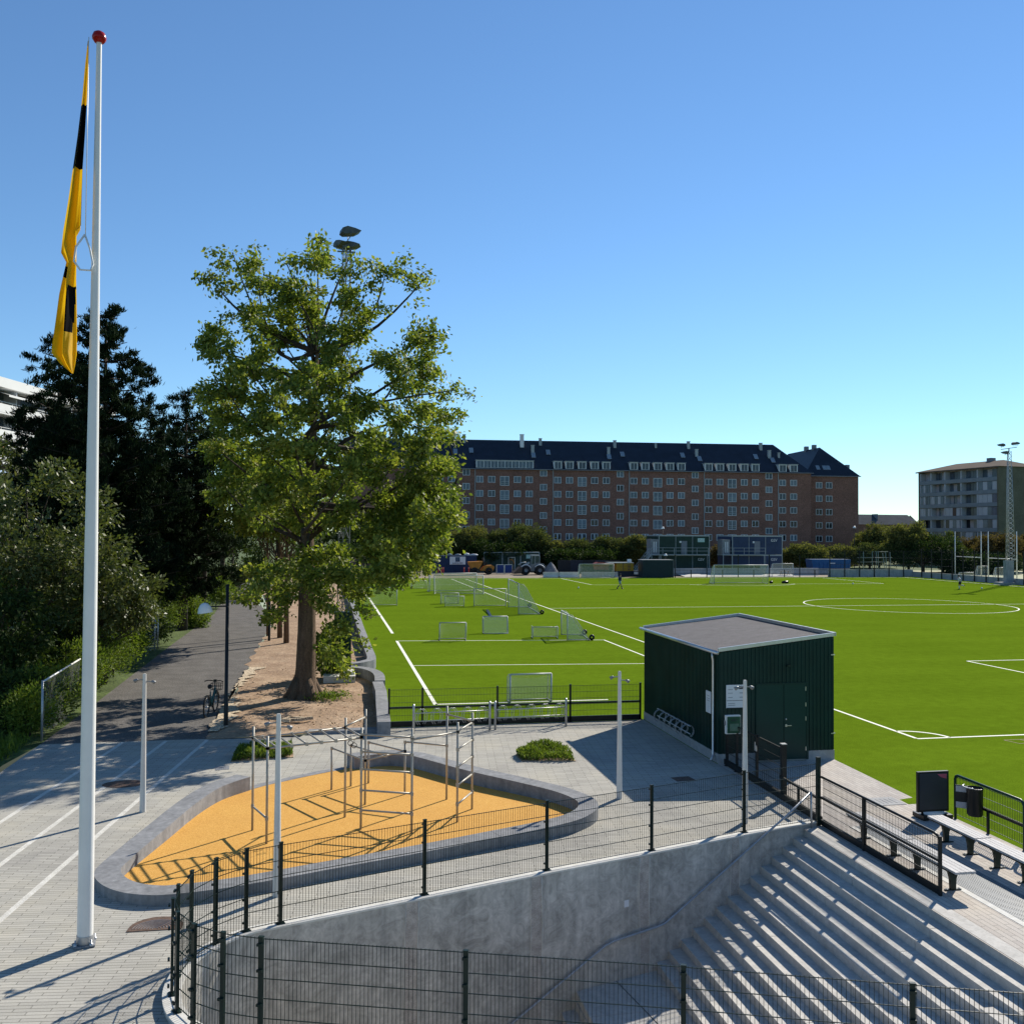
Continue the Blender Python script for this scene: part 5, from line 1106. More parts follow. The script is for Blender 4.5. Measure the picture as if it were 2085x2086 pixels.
# spoil heap, dark hoarding, red skip, yellow container, dark shelter
y = 117.5; xc = X(1122, y); t = thing('gravel_heap', (xc, y, 0), 'grey heap of gravel right of the wheel loader', 'heap')
b = MB(); vs = []; nr, na = 7, 22; rr = random.Random(4)
for i in range(nr):
    for k in range(na):
        a = 2*math.pi*k/na; f_ = i/(nr-1); vs.append((xc+math.cos(a)*1.35*(1-f_)*(0.9+0.2*rr.random()), y+math.sin(a)*1.3*(1-f_)*(0.9+0.2*rr.random()), 1.95*(f_**0.75)+0.12*rr.random()*(f_ > 0)))
b.sm = True; b.add(vs, [(i*na+k, i*na+(k+1) % na, (i+1)*na+(k+1) % na, (i+1)*na+k) for i in range(nr-1) for k in range(na)]); b.build('heap_body', mat('grey_gravel', (0.17, 0.17, 0.18), 0.95, 0.3, 4, fine=0.7), t)
y = 122.0; x0, x1 = X(1136, y), X(1262, y); t = thing('hoarding', ((x0+x1)/2, y, 0), 'dark site hoarding in front of the far shrubs', 'hoarding')
for k in range(5):
    b = MB(); xa = x0+(x1-x0)*k/5; corr_box(b, (xa+0.02, y, 0), (xa+(x1-x0)/5-0.02, y+0.08, 2.15), 0.5, 0.02); b.build('board', mat('hoarding_dark', (0.022, 0.028, 0.042), 0.6, 0.2) if k % 2 else mat('hoarding_black', (0.016, 0.018, 0.022), 0.6, 0.2), t)
y = 111.5; x0, x1 = X(1214, y), X(1241, y); t = thing('waste_skip', ((x0+x1)/2, y, 0), 'red waste skip standing behind the far pale goal', 'skip')
b = MB(); extr(b, [(x0+0.1, 1.0), (x0-0.1, 1.9), (x0+0.35, 2.15), (x1, 2.0), (x1-0.1, 1.0)], y, y+1.6); b.build('body', mat('skip_red', (0.22, 0.045, 0.035), 0.55, 0.2), t)
b = MB(); b.span((x0+0.1, y+0.1, 0), (x1-0.1, y+1.5, 1.0)); b.build('undercarriage', M_TYRE, t)
y = 110.4; x0, x1 = X(1256, y), X(1290, y); t = thing('yellow_container', ((x0+x1)/2, y, 0), 'ochre yellow equipment container on a dark base near the far goal', 'container')
b = MB(); b.span((x0, y, 0.85), (x1, y+2, 2.02)); b.build('body', mat('ochre', (0.33, 0.20, 0.02), 0.5, 0.12), t)
b = MB(); b.span((x0-0.05, y+0.02, 0), (x1+1.2, y+2.05, 0.85)); b.build('dark_base', mat('base_navy', (0.012, 0.02, 0.035), 0.5, 0.1), t)
b = MB(); b.span((X(1240, y), y-0.05, 2.02), (x1+0.05, y+2.1, 2.14)); b.build('lid', M_TRIM, t)
b = MB()
for k in range(4): b.span((x1-0.95, y-0.02, 1.0+k*0.24), (x1-0.45, y, 1.12+k*0.24))
b.span((x0+0.95, y-0.02, 0.9), (x0+1.05, y, 2.0)); b.build('stripe', M_RUST, t)
b = MB(); b.span((X(1291, y), y-0.03, 0.35), (X(1304.5, y), y, 0.72)); b.build('white_panel', M_SIGNW, t)
b = MB(); b.span((X(1281, y), y+0.9, 2.14), (X(1289.5, y), y+0.96, 2.62)); b.build('top_sign', M_SIGNW, t)
y = 107.55; x0, x1 = X(1309, y), X(1371, y); t = thing('dark_shelter', ((x0+x1)/2, y, 0), 'dark teal box shelter closing the far end of the turf', 'shelter')
b = MB(); corr_box(b, (x0, y, 0.0), (x1, y+2.2, 2.55), 0.22, 0.015); b.build('wall', mat('shelter_teal', (0.008, 0.026, 0.036), 0.45, 0.15), t)
b = MB(); b.span((x0-0.05, y-0.06, 2.53), (x1+0.05, y+2.25, 2.63)); b.span((x1-0.02, y-0.05, 0), (x1+0.06, y+2.2, 2.53)); b.build('roof_edge', M_DKERB, t)

# stacked site offices
def office(sxa, sxb, y, zb, zt, m, label, upper, dark_part):
    x0, x1 = X(sxa, y), X(sxb, y); t = thing('site_office', ((x0+x1)/2, y, zb), label, 'site office', 'stacked site offices behind the far fence')
    b = MB(); corr_box(b, (x0, y, zb+0.03), (x1, y+6, zt), 0.3, 0.02); b.build('body', m, t)
    b = MB(); b.span((x0-0.06, y-0.07, zt-0.10), (x1+0.06, y+6.05, zt+0.10))
    for xx in (x0, x0+(x1-x0)*0.33, x0+(x1-x0)*0.665, x1): b.box((xx, y-0.05, (zb+zt)/2), (0.12 if xx in (x0, x1) else 0.07, 0.06, zt-zb))
    b.build('trim', M_TRIM, t)
    dx = x0+(x1-x0)*(0.44 if m is M_GRNC else 0.44)
    if upper: b = MB(); b.span((dx, y-0.06, zb+0.08), (dx+0.98, y, zb+2.15)); b.build('door', mat('office_door', (0.17, 0.185, 0.215), 0.5, 0.05), t); b = MB(); b.box((dx-0.15, y-0.05, zb+2.0), (0.3, 0.08, 0.3)); b.build('lamp_box', M_SIGNW, t)
    elif m is M_BLUC: b = MB(); b.span((dx, y-0.06, zb+0.3), (dx+1.0, y, zb+1.35)); wn = b.build('window', M_GLASS, t); b = MB(); b.span((dx-0.15, y-0.05, zb+0.2), (dx, y, zb+1.45)); b.span((dx+1.0, y-0.05, zb+0.2), (dx+1.9, y, zb+1.45)); b.build('shutter', M_TRIM, wn)
    sx0 = x0+(x1-x0)*0.765; sx1 = sx0+(x1-x0)*0.14
    b = MB(); b.span((sx0, y-0.07, zt-1.02), (sx1, y-0.03, zt-0.38)); sg = b.build('sign_board', mat('sign_mint', (0.30, 0.50, 0.46), 0.5, 0.05) if (upper and m is M_GRNC) else m, t)
    lettering('GSV', 0.62, M_SIGNW, sg, Vector(((sx0+sx1)/2, y-0.08, zt-0.70))-Vector(t.location), FACE_Y)
    return t, x0, x1
yo = 117.0
zT, zM = Zf(1420, 1091.5, yo), Zf(1420, 1129.5, yo)
office(1341.5, 1444, yo, 0.0, zM-0.12, M_GRNC, 'lower green site office half hidden behind the dark shelter', False, 0)
office(1341.5, 1444, yo, zM, zT, M_GRNC, 'upper green site office with grey door and mint sign', True, 0)
office(1491, 1592, yo, 0.0, zM-0.12, M_BLUC, 'lower blue site office with shuttered window', False, 0)
office(1491, 1592, yo, zM, zT, M_BLUC, 'upper blue site office with grey door', True, 0)
def gallery(sxa, sxb, y, z, label, stair, sxd):
    x0, x1 = X(sxa, y), X(sxb, y); t = thing('access_gallery', ((x0+x1)/2, y, 0), label, 'gallery', 'steel galleries before the site offices')
    b = MB(); b.span((x0, y, z-0.12), (x1, y+1.0, z)); b.build('deck', M_TRIM, t)
    b = MB()
    for zz in (0.55, 1.05): b.bar((x0, y, z+zz), (x1, y, z+zz), 0.06)
    n = max(3, int((x1-x0)/1.7))
    for k in range(n+1): xx = x0+(x1-x0)*k/n; b.bar((xx, y, z), (xx, y, z+1.05), 0.06)
    b.build('railing', M_TRIM, t)
    b = MB()
    for xx in (x0+0.1, x0+1.6, x1-0.1): b.bar((xx, y+0.1, 0), (xx, y+0.1, z), 0.1)
    b.build('support', M_TRIM, t)
    b = MB(); xd = X(sxd, y); b.span((xd, y+1.0, z), (xd+1.3, y+3.0, z+2.4)); b.build('entrance_box', M_DKERB, t)
    b = MB(); b.span((xd+0.45, y+0.97, z+0.3), (xd+0.6, y+1.0, z+2.0)); b.span((xd+0.8, y+0.97, z+0.3), (xd+0.95, y+1.0, z+2.0)); b.build('window_slit', M_SIGNW, t)
    if stair:
        xs = X(1293, y); b = MB()
        for s in (0, 0.9):
            b.bar((xs, y+s, 0), (x0, y+s, z), 0.08, 0.2)
            for h in (0.55, 1.0): b.bar((xs, y+s, h), (x0, y+s, z+h), 0.05)
            for k in range(7): u = k/6; xx = xs+(x0-xs)*u; b.bar((xx, y+s, z*u), (xx, y+s, z*u+1.0), 0.05)
        for k in range(14): u = (k+0.5)/14; b.box((xs+(x0-xs)*u, y+0.45, z*u), (0.26, 0.9, 0.04))
        b.build('stair', M_TRIM, t)
gallery(1326, 1442, yo-1.1, zM+0.02, 'grey steel gallery and stair before the green site offices', True, 1329)
gallery(1472, 1558, yo-1.1, zM+0.02, 'grey steel gallery before the blue site offices', False, 1476)
y = 116.5; x0, x1 = X(1655.5, y), X(1731, y); t = thing('waste_skip', ((x0+x1)/2, y, 1.0), 'long bright blue skip behind the grey wall', 'skip')
b = MB(); extr(b, [(x0, 1.0), (x0-0.25, Zf(1690, 1139.5, y)), (x1+0.1, Zf(1690, 1139.5, y)), (x1, 1.0)], y, y+2.2)
b.build('body', mat('skip_blue', (0.012, 0.085, 0.23), 0.45, 0.1), t)
for k in range(9): xx = x0+0.3+k*(x1-x0-0.6)/8; b = MB(); b.span((xx, y-0.06, 1.05), (xx+0.1, y, 1.95)); b.build('rib', MATS['skip_blue'], t)
b = MB(); b.span((X(1688, y), y-0.08, 1.75), (X(1700, y), y-0.06, 1.9)); b.build('label_plate', M_SIGNW, t)
b = MB(); b.span((x0, y+0.1, 0), (x1, y+2.1, 1.0)); b.build('skid', M_LOWW, t)
y = 111.5; t = thing('pole_frame', (X(1790, y), y, 0), 'pale green exercise frame of poles behind the far corner wall', 'climbing frame')
pm = mat('pole_green', (0.22, 0.27, 0.22), 0.5, 0.1)
for sx0, sy0, sx1, sy1 in ((1758, 1157, 1758, 1124), (1776, 1157, 1776, 1124), (1784, 1157, 1784, 1124), (1788, 1157, 1788, 1124), (1804, 1157, 1797, 1127), (1806, 1157, 1803, 1125), (1814, 1157, 1812, 1125)):
    b = MB(); p0, p1 = PY(sx0, sy0, y), PY(sx1, sy1, y); p0.z = 0; b.tube([p0, p1], 0.06, 6); b.build('pole', pm, t)
for sy, a, c in ((1124, 1776, 1808), (1136, 1746, 1816), (1145, 1746, 1800)):
    b = MB(); b.tube([PY(a, sy, y), PY(c, sy, y)], 0.04, 6); b.build('bar', pm, t)
for k, (sx, sy, y) in enumerate(((1349.5, 1076, 121), (1355, 1131, 112), (1739.5, 1074.5, 124))):
    p = PY(sx, sy, y); t = thing('street_lamp', (p.x, y, 0), ('white dome street lamp above the roof of the green site office', 'white dome lamp above the dark shelter', 'white dome street lamp before the brick wing')[k], 'street lamp', 'white dome lamps beyond the site')
    b = MB(); b.lathe([(0.06, 0), (0.04, p.z-0.05), (0, p.z-0.05)], (p.x, y+0.05, 0), 8); b.build('pole', M_BLACK, t)
    b = MB(); b.lathe([(0.27, -0.1), (0.26, 0.0), (0.2, 0.15), (0.1, 0.23), (0, 0.25)], p, 12); b.build('lamp_shade', M_WHITE, t)
y = 110.8; b = MB(); x0 = X(1600, y); t = thing('picnic_table', (x0, y, 0.2), 'dark red picnic table behind the fence by the grey goal', 'table')
b = MB(); b.span((x0-0.8, y, 0.72), (x0+0.8, y+0.8, 0.78)); b.build('top', M_RUST, t)
b = MB()
for s in (-0.6, 0.6): b.bar((x0+s, y, 0.0), (x0+s, y+0.35, 0.74), 0.07); b.bar((x0+s, y+0.8, 0.0), (x0+s, y+0.45, 0.74), 0.07)
b.build('leg', M_RUST, t)

# ---------------------------------------------------------------- the long brick block and its wing
M_BRICK = mat('red_brown_brick', (0.225, 0.115, 0.085), 0.9, 0.14, 0.35, fine=0.35)
M_TILE = mat('dark_roof_tile', (0.014, 0.020, 0.032), 0.55, 0.25, 0.6, fine=0.3)
M_FRAME = mat('window_white', (0.56, 0.58, 0.58), 0.5, 0.05)
PANES = []
for k, c in enumerate(((0.10, 0.135, 0.165), (0.055, 0.075, 0.095), (0.02, 0.026, 0.033), (0.16, 0.20, 0.23))):
    PANES.append(mat('pane_%d' % k, c, 0.06 if k < 3 else 0.3, 0.25, 0.5))
def win_mesh(w_, h_, pane, two=True, bal=False):
    b = MB(); f = 0.10
    b.cur = 0
    b.span((-w_/2, -0.05, -h_/2), (w_/2, 0.02, -h_/2+f)); b.span((-w_/2, -0.05, h_/2-f), (w_/2, 0.02, h_/2))
    b.span((-w_/2, -0.05, -h_/2+f), (-w_/2+f, 0.02, h_/2-f)); b.span((w_/2-f, -0.05, -h_/2+f), (w_/2, 0.02, h_/2-f))
    for x in ((-0.05,) if two else (-w_/6-0.04, w_/6-0.04)): b.span((x, -0.045, -h_/2+f), (x+0.09, 0.02, h_/2-f))
    if bal:
        for z in (-h_/2+0.45, -h_/2+0.8): b.bar((-w_/2, -0.10, z), (w_/2, -0.10, z), 0.04)
    b.cur = 1; b.add([(-w_/2+f, -0.015, -h_/2+f), (w_/2-f, -0.015, -h_/2+f), (w_/2-f, -0.015, h_/2-f), (-w_/2+f, -0.015, h_/2-f)], [(0, 1, 2, 3)])
    o = b.build('window', [M_FRAME, PANES[pane]], keep=True); me = o.data; bpy.data.objects.remove(o); return me
WN = [win_mesh(1.42, 1.27, k) for k in range(4)]; WB = [win_mesh(1.8, 1.85, k, True, True) for k in (0, 3)]
def put(name, me, parent, x, y, z, rz=0):
    o = bpy.data.objects.new(name, me); COL.objects.link(o); o.parent = parent; o.location = (x, y, z); o.rotation_euler = (0, 0, rz); return o
A0, B0 = PD(932, 1086, 186.0), PD(1633, 1090, 193.9)
A0.z = B0.z = 0; dv = (B0-A0).normalized(); RZ = math.atan2(dv.y, dv.x)
def along(sx):                                 # facade distance for a photo column
    d = ray(sx, 1088); d = Vector((d[0], d[1], 0)); c = Vector((CAM[0], CAM[1], 0)); n = Vector((-dv.y, dv.x, 0))
    p = c+d*((A0-c).dot(n)/d.dot(n)); return (p-A0).dot(dv)
t = thing('apartment_block', (0, 0, 0), 'long red brown brick apartment block with dark tiled roof and dormers', 'building')
xl, xr = along(700), along(1651.5); EA, RI_, DP = 19.1, 25.4, 12.4
b = MB(); b.span((xl, 0, -0.5), (xr, DP, EA)); b.build('wall', M_BRICK, t)
b = MB(); hy = 6.2
b.add([(xl, -0.35, EA-0.02), (xr+0.3, -0.35, EA-0.02), (xr+0.3, DP+0.35, EA-0.02), (xl, DP+0.35, EA-0.02), (xl, hy, RI_), (xr-5.6, hy, RI_)], [(0, 1, 5, 4), (1, 2, 5), (2, 3, 4, 5), (0, 4, 3), (0, 3, 2, 1)])
rf = b.build('roof', M_TILE, t)
b = MB(); b.span((xl, -0.5, EA-0.12), (xr+0.35, -0.34, EA+0.02)); b.build('gutter', M_DKERB, rf)
pipes = [966.7, 1125.7, 1280.8, 1433.6, 1584.4]; px0 = [along(s) for s in pipes]; px0 = [px0[0]-15.3]+px0
for s in px0[1:]:
    b = MB(); b.span((s-0.06, -0.12, 0), (s+0.06, -0.02, EA-0.1)); b.build('downpipe', M_TRIM, t)
offs = [0.92, 3.27, 5.83, 8.35, 10.7]; rnd = random.Random(11); nwin = 0; rest = MB()
def addrest(x, z, w_, h_):
    rest.cur = 0; rest.span((x-w_/2, -0.04, z-h_/2), (x+w_/2, 0.02, z+h_/2)); rest.cur = 1+rnd.randrange(3)
    for s in (-1, 1): rest.add([(x+s*w_*0.25-w_*0.17, -0.05, z-h_/2+0.1), (x+s*w_*0.25+w_*0.17, -0.05, z-h_/2+0.1), (x+s*w_*0.25+w_*0.17, -0.05, z+h_/2-0.1), (x+s*w_*0.25-w_*0.17, -0.05, z+h_/2-0.1)], [(0, 1, 2, 3)])
for si, s0 in enumerate(px0):
    for ci, o_ in enumerate(offs):
        if si == 0 and ci < 3: continue
        if si == 5 and ci > 1: continue
        for r_ in range(6):
            z = 17.03-2.8*r_; big = ci == 2; x = s0+o_
            if r_ > 3: addrest(x, z-(0.3 if big else 0), 1.8 if big else 1.42, 1.85 if big else 1.27); continue
            pk = rnd.choices((0, 1, 2, 3), ((5, 3, 0.4, 1.5), (5, 3, 1, 1), (4, 4, 1.5, 1), (2, 3, 4, 1))[r_])[0]
            put('window', WB[rnd.random() > 0.75] if big else WN[pk], t, x, 0, z-(0.28 if big else 0))
    if si < 5:
        for r_ in range(6):
            z = 18.38-2.8*r_; x = s0+13.55
            if r_ > 4: addrest(x, z, 1.42, 1.27); continue
            put('window', WN[rnd.choices((0, 1, 2, 3), (4, 3, 1+r_*0.7, 1))[0]], t, x, 0, z)
tag(rest.build('window', [M_FRAME, PANES[1], PANES[2], PANES[0]], t), kind='stuff')
def dormer(x, w_, n):
    b = MB(); z0, h_ = EA+0.15, 1.5
    b.span((x-w_/2, -0.12, z0-0.1), (x+w_/2, 1.5, z0+h_)); d_ = b.build('dormer', M_FRAME, t)
    b = MB(); b.span((x-w_/2-0.12, -0.25, z0+h_), (x+w_/2+0.12, 1.75, z0+h_+0.10)); b.build('roof', M_TRIM, d_)
    b = MB(); pw = (w_-0.3)/n
    for k in range(n):
        a = x-w_/2+0.15+k*pw
        for q in range(2): b.add([(a+0.08+q*(pw/2-0.03), -0.13, z0+0.12), (a+pw/2-0.03+q*(pw/2-0.03), -0.13, z0+0.12), (a+pw/2-0.03+q*(pw/2-0.03), -0.13, z0+h_-0.15), (a+0.08+q*(pw/2-0.03), -0.13, z0+h_-0.15)], [(0, 1, 2, 3)])
    b.build('pane', PANES[n % 2], d_)
dormer(px0[1]+5.85, 11.4, 8)
dormer(px0[0]+10.7, 1.65, 1); dormer(px0[0]+8.3, 1.65, 1)
for si in (2, 3, 4, 5):
    for ci, o_ in enumerate(offs):
        if si == 5 and ci > 1: continue
        dormer(px0[si]+o_, 1.65, 1)
def roofpt(sx, sy):                            # photo pixel on the front roof slope, in facade coordinates
    d = Vector(ray(sx, sy)); c = Vector(CAM); n = Vector((-dv.y, dv.x, 0)); sl = (RI_-EA)/(hy+0.35)
    y0 = (c-A0).dot(n); z0 = c.z; dy, dz = d.dot(n), d.z
    k = (EA+sl*0.35+sl*y0-z0)/(dz-sl*dy); p = c+d*k; return (p-A0).dot(dv), y0+dy*k, p.z
for sx, sy, w_, h_, m in ((945, 900, 0.55, 1.4, M_TRIM), (1062.5, 908, 0.75, 2.2, M_SIGNW), (1100, 905, 0.55, 1.1, M_TRIM), (1251.5, 910, 0.55, 1.2, M_TRIM), (1335, 911, 0.4, 0.8, M_TRIM), (1401.5, 912, 0.55, 1.2, M_TRIM), (1548.6, 915, 0.55, 1.2, M_TRIM), (1084.5, 921, 0.6, 1.3, M_TRIM), (1239, 924, 0.55, 1.2, M_TRIM), (1418, 928, 0.55, 1.2, M_TRIM), (1566, 931, 0.6, 1.3, M_TRIM), (1585.5, 931, 0.4, 0.8, M_TRIM)):
    x, y, z = roofpt(sx, sy); b = MB(); b.span((x-w_/2, y-w_/2, z-0.4), (x+w_/2, y+w_/2, z+h_)); b.span((x-w_/2-0.06, y-w_/2-0.06, z+h_), (x+w_/2+0.06, y+w_/2+0.06, z+h_+0.12)); b.build('chimney', m, rf)
M_SKYL = mat('skylight', (0.20, 0.24, 0.28), 0.15, 0.2)
for sx, sy in ((927, 920), (959.4, 918), (1116, 922), (1267, 926), (1389.5, 928), (1538.6, 931), (1086, 928), (1240, 931), (1424, 935), (1573, 938)):
    x, y, z = roofpt(sx, sy); sl = math.atan2(RI_-EA, hy+0.35); b = MB(); b.box((x, y-0.08, z+0.08), (0.85, 1.5, 0.10), M=Matrix.Rotation(sl, 3, 'X')); b.build('skylight', M_SKYL, rf)
t.location = A0; t.rotation_euler = (0, 0, RZ)

t = thing('brick_wing', (0, 0, 0), 'brick wing with hipped dark roof standing right of the long block', 'building')
C0 = PD(1651, 1090, 198.6); C0.z = 0
d1 = PD(1748, 1090, 199.8); d1.z = 0; wd = (d1-C0).length
b = MB(); b.span((-1.5, 0, -0.5), (wd, 26, 18.85)); b.build('wall', M_BRICK, t)
b = MB(); mx_ = wd*0.47
b.add([(-1.5, -0.3, 18.83), (wd+0.35, -0.3, 18.83), (wd+0.35, 26.3, 18.83), (-1.5, 26.3, 18.83), (mx_-0.6, 5.2, 25.3), (mx_-0.6, 22, 25.3)], [(0, 1, 4), (1, 2, 5, 4), (2, 3, 5), (3, 0, 4, 5), (0, 3, 2, 1)]); rf = b.build('roof', M_TILE, t)
b = MB(); b.span((-1.5, -0.45, 18.7), (wd+0.4, -0.28, 18.86)); b.build('gutter', M_DKERB, rf)
for k, x in enumerate((wd*0.17, wd*0.38)):
    for r_ in range(6): put('window', WN[(0, 1, 2, 2, 2, 1)[(r_+k) % 6] if r_ > 1 else k], t, x, 0, 16.85-2.8*r_)
for x, y, z, h_ in ((mx_-0.6, 12, 24.8, 1.3), (mx_-0.6, 8, 24.9, 1.2), (wd-0.8, 3.5, 20.0, 1.5)):
    b = MB(); b.span((x-0.4, y-0.4, z), (x+0.4, y+0.4, z+h_)); b.build('chimney', M_DKERB, rf)
for x in (wd*0.2, wd*0.34, wd*0.42):
    b = MB(); b.box((x, 1.25, 20.65), (0.8, 1.2, 0.12), M=Matrix.Rotation(math.atan2(6.45, 5.5), 3, 'X')); b.build('skylight', M_SKYL, rf)
t.location = C0; t.rotation_euler = (0, 0, math.atan2((d1-C0).y, (d1-C0).x))

# ---------------------------------------------------------------- pale balcony block at the right
t = thing('balcony_block', (0, 0, 0), 'pale apartment block with glazed balconies and low brown roof', 'building')
Lp, Cp = PD(1872.5, 1090, 229), PD(2030.7, 1090, 207); Lp.z = Cp.z = 0; dd_ = (Cp-Lp); FL = dd_.length
M_PALE = mat('pale_panel', (0.40, 0.42, 0.44), 0.7, 0.12, 0.5); M_BAND = mat('balcony_band', (0.20, 0.23, 0.25), 0.7, 0.12, 0.6); M_OLIVE = mat('olive_brick', (0.135, 0.125, 0.085), 0.9, 0.15, 0.5, fine=0.3)
ZE = 21.7; rnd = random.Random(5)
b = MB(); b.span((0, 1.6, -0.5), (FL, 13, ZE)); b.build('wall', M_PALE, t)
for xa_, xb_ in ((FL-0.02, FL+0.35), (-0.35, 0.0)): b = MB(); b.span((xa_, 0.0, -0.5), (xb_, 13, ZE)); b.build('gable_wall', M_OLIVE, t)
b = MB(); b.add([(-0.8, -0.5, ZE), (FL+0.8, -0.5, ZE), (FL+0.8, 13.5, ZE), (-0.8, 13.5, ZE), (5, 6.5, ZE+1.9), (FL-4.5, 6.5, ZE+1.9)], [(0, 1, 5, 4), (1, 2, 5), (2, 3, 4, 5), (3, 0, 4), (0, 3, 2, 1)]); b.span((-0.8, -0.5, ZE-0.25), (FL+0.8, -0.3, ZE)); rf = b.build('roof', mat('brown_roof', (0.13, 0.105, 0.085), 0.95, 0.15, 0.5, spec=0.02), t)
b = MB(); b.span((FL*0.63, 5.8, ZE+1.2), (FL*0.685, 7.2, ZE+2.55)); b.build('chimney', M_DKERB, rf)
bays = [0, 0.145, 0.335, 0.545, 0.75, 1.0]
for f_ in range(7):
    z = ZE-0.25-2.8*(f_+1)
    b = MB(); b.span((0.02, 0.05, z-0.12), (FL-0.03, 1.6, z+0.12)); b.span((0.02, 0.0, z-0.05), (FL-0.03, 0.10, z+0.78)); b.build('balcony', M_BAND, t)
    for k in range(5):
        xa, xb = bays[k]*FL+0.08, bays[k+1]*FL-0.08
        b = MB(); b.span((xa-0.05, 0.12, z+0.78), (xa+0.28, 1.55, z+2.68)); b.build('partition', M_PALE, t)
        ty = rnd.random(); b = MB(); n = 4
        for q in range(n):
            b.cur = 0; wa = xa+0.35+(xb-xa-0.4)*q/n; wb = xa+0.35+(xb-xa-0.4)*(q+1)/n-0.06
            yy = 0.14 if ty < 0.5 else 1.50
            b.cur = rnd.choices((0, 1, 2, 3), (3, 2, 2, 3) if ty >= 0.5 else (4, 1, 0.4, 5))[0]
            b.span((wa, yy, z+0.80), (wb, yy+0.05, z+2.62))
        b.build('window', [PANES[0], PANES[1], PANES[2], M_PALE] if f_ != 3 or k != 2 else [M_RUST, PANES[1], M_RUST, M_PALE], t)
t.location = Lp; t.rotation_euler = (0, 0, math.atan2(dd_.y, dd_.x))

# ---------------------------------------------------------------- low terrace far behind
y = 235.0; t = thing('low_terrace', (PY(1810, 1080, y).x, y, 0), 'low terrace with grey pitched roof seen between the two big blocks', 'building')
x0, x1 = PY(1735, 1080, y).x, PY(1873, 1080, y).x; ze, zr_ = PY(1800, 1068, y).z, PY(1800, 1048.5, y+5).z
b = MB(); b.span((x0, y, 0), (x1, y+10, ze)); b.add([(x1, y, ze), (x1, y+10, ze), (x1, y+5, zr_-0.1)], [(0, 1, 2)]); b.build('wall', M_BRICK, t)
b = MB(); b.add([(x0-0.5, y-0.4, ze-0.1), (x1+0.4, y-0.4, ze-0.1), (x1-1.0, y+5, zr_), (x0-0.5, y+5, zr_), (x1+0.4, y+10.4, ze-0.1), (x0-0.5, y+10.4, ze-0.1)], [(0, 1, 2, 3), (3, 2, 4, 5)]); rf = b.build('roof', mat('slate', (0.085, 0.09, 0.095), 0.95, 0.2, 0.6, spec=0.02), t)
b = MB(); b.span((x0+9.6, y+2.0, ze+0.6), (x0+9.75, y+5, zr_+0.12)); b.build('parapet', M_DKERB, rf)

# ---------------------------------------------------------------- white balcony building at the left
t = thing('white_apartments', (0, 0, 0), 'white apartment building with long balconies and awnings behind the pine', 'building')
P0, P1 = PD(0, 1080, 100), PD(90, 1080, 108.8); P0.z = P1.z = 0; e_ = (P1-P0).normalized()
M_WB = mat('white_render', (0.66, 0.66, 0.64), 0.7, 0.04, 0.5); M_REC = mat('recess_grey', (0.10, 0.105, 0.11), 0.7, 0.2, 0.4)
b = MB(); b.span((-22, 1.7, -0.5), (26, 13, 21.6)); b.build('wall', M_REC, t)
b = MB(); b.span((-22.3, -0.1, 21.55), (26.3, 13.3, 22.6)); rf = b.build('roof_parapet', M_WB, t)
for k in range(7):
    zt_ = 20.05-2.72*k
    b = MB(); b.span((-22, 0, zt_-1.15), (26, 0.14, zt_-0.22)); b.span((-22, 0, zt_-1.3), (26, 1.7, zt_-1.1)); b.build('balcony', M_WB, t)
    b = MB(); b.bar((-22, 0.05, zt_), (26, 0.05, zt_), 0.05)
    for q in range(25): b.bar((-22+q*2, 0.05, zt_-0.25), (-22+q*2, 0.05, zt_), 0.04)
    b.build('railing', M_WB, t)
    for q in range(8): b = MB(); b.span((-21+q*6, 0.2, zt_-1.1), (-20.85+q*6, 1.7, zt_+1.42)); b.build('partition', M_PALE, t)
    for q in range(12): b = MB(); b.span((-21.5+q*4, 1.62, zt_-0.9), (-19.4+q*4, 1.68, zt_+1.2)); b.build('window', PANES[(k+q) % 2], t)
for x, k, m in ((-4, 0, M_WB), (3.0, 0, M_WB), (-3, 2, mat('orange_awning', (0.50, 0.22, 0.12), 0.8, 0.05)), (3.5, 2, M_WB), (-1.5, 3, mat('blue_awning', (0.35, 0.46, 0.60), 0.8, 0.05)), (6, 3, M_WB)):
    zt_ = 20.05-2.72*k; b = MB(); b.add([(x-2.6, 1.4, zt_+1.3), (x+2.6, 1.4, zt_+1.3), (x+2.6, -0.5, zt_+0.75), (x-2.6, -0.5, zt_+0.75), (x-2.6, -0.5, zt_+0.55), (x+2.6, -0.5, zt_+0.55)], [(0, 1, 2, 3), (3, 2, 5, 4)]); b.build('awning', m, t)
t.location = P0; t.rotation_euler = (0, 0, math.atan2(e_.y, e_.x))

# ---------------------------------------------------------------- trees
def limb(mb, p, q, r0, r1, rg, n=6, bend=0.25):
    p, q = Vector(p), Vector(q); L = (q-p).length; pts = []; o = Vector(rg.normal(size=3))*L*bend*0.25
    for i in range(n+1):
        u = i/n; pts.append(p.lerp(q, u)+o*math.sin(u*math.pi)+Vector((0, 0, -0.06*L*math.sin(u*math.pi))))
    mb.tube(pts, [r0+(r1-r0)*(i/n)**0.8 for i in range(n+1)], 7, False)

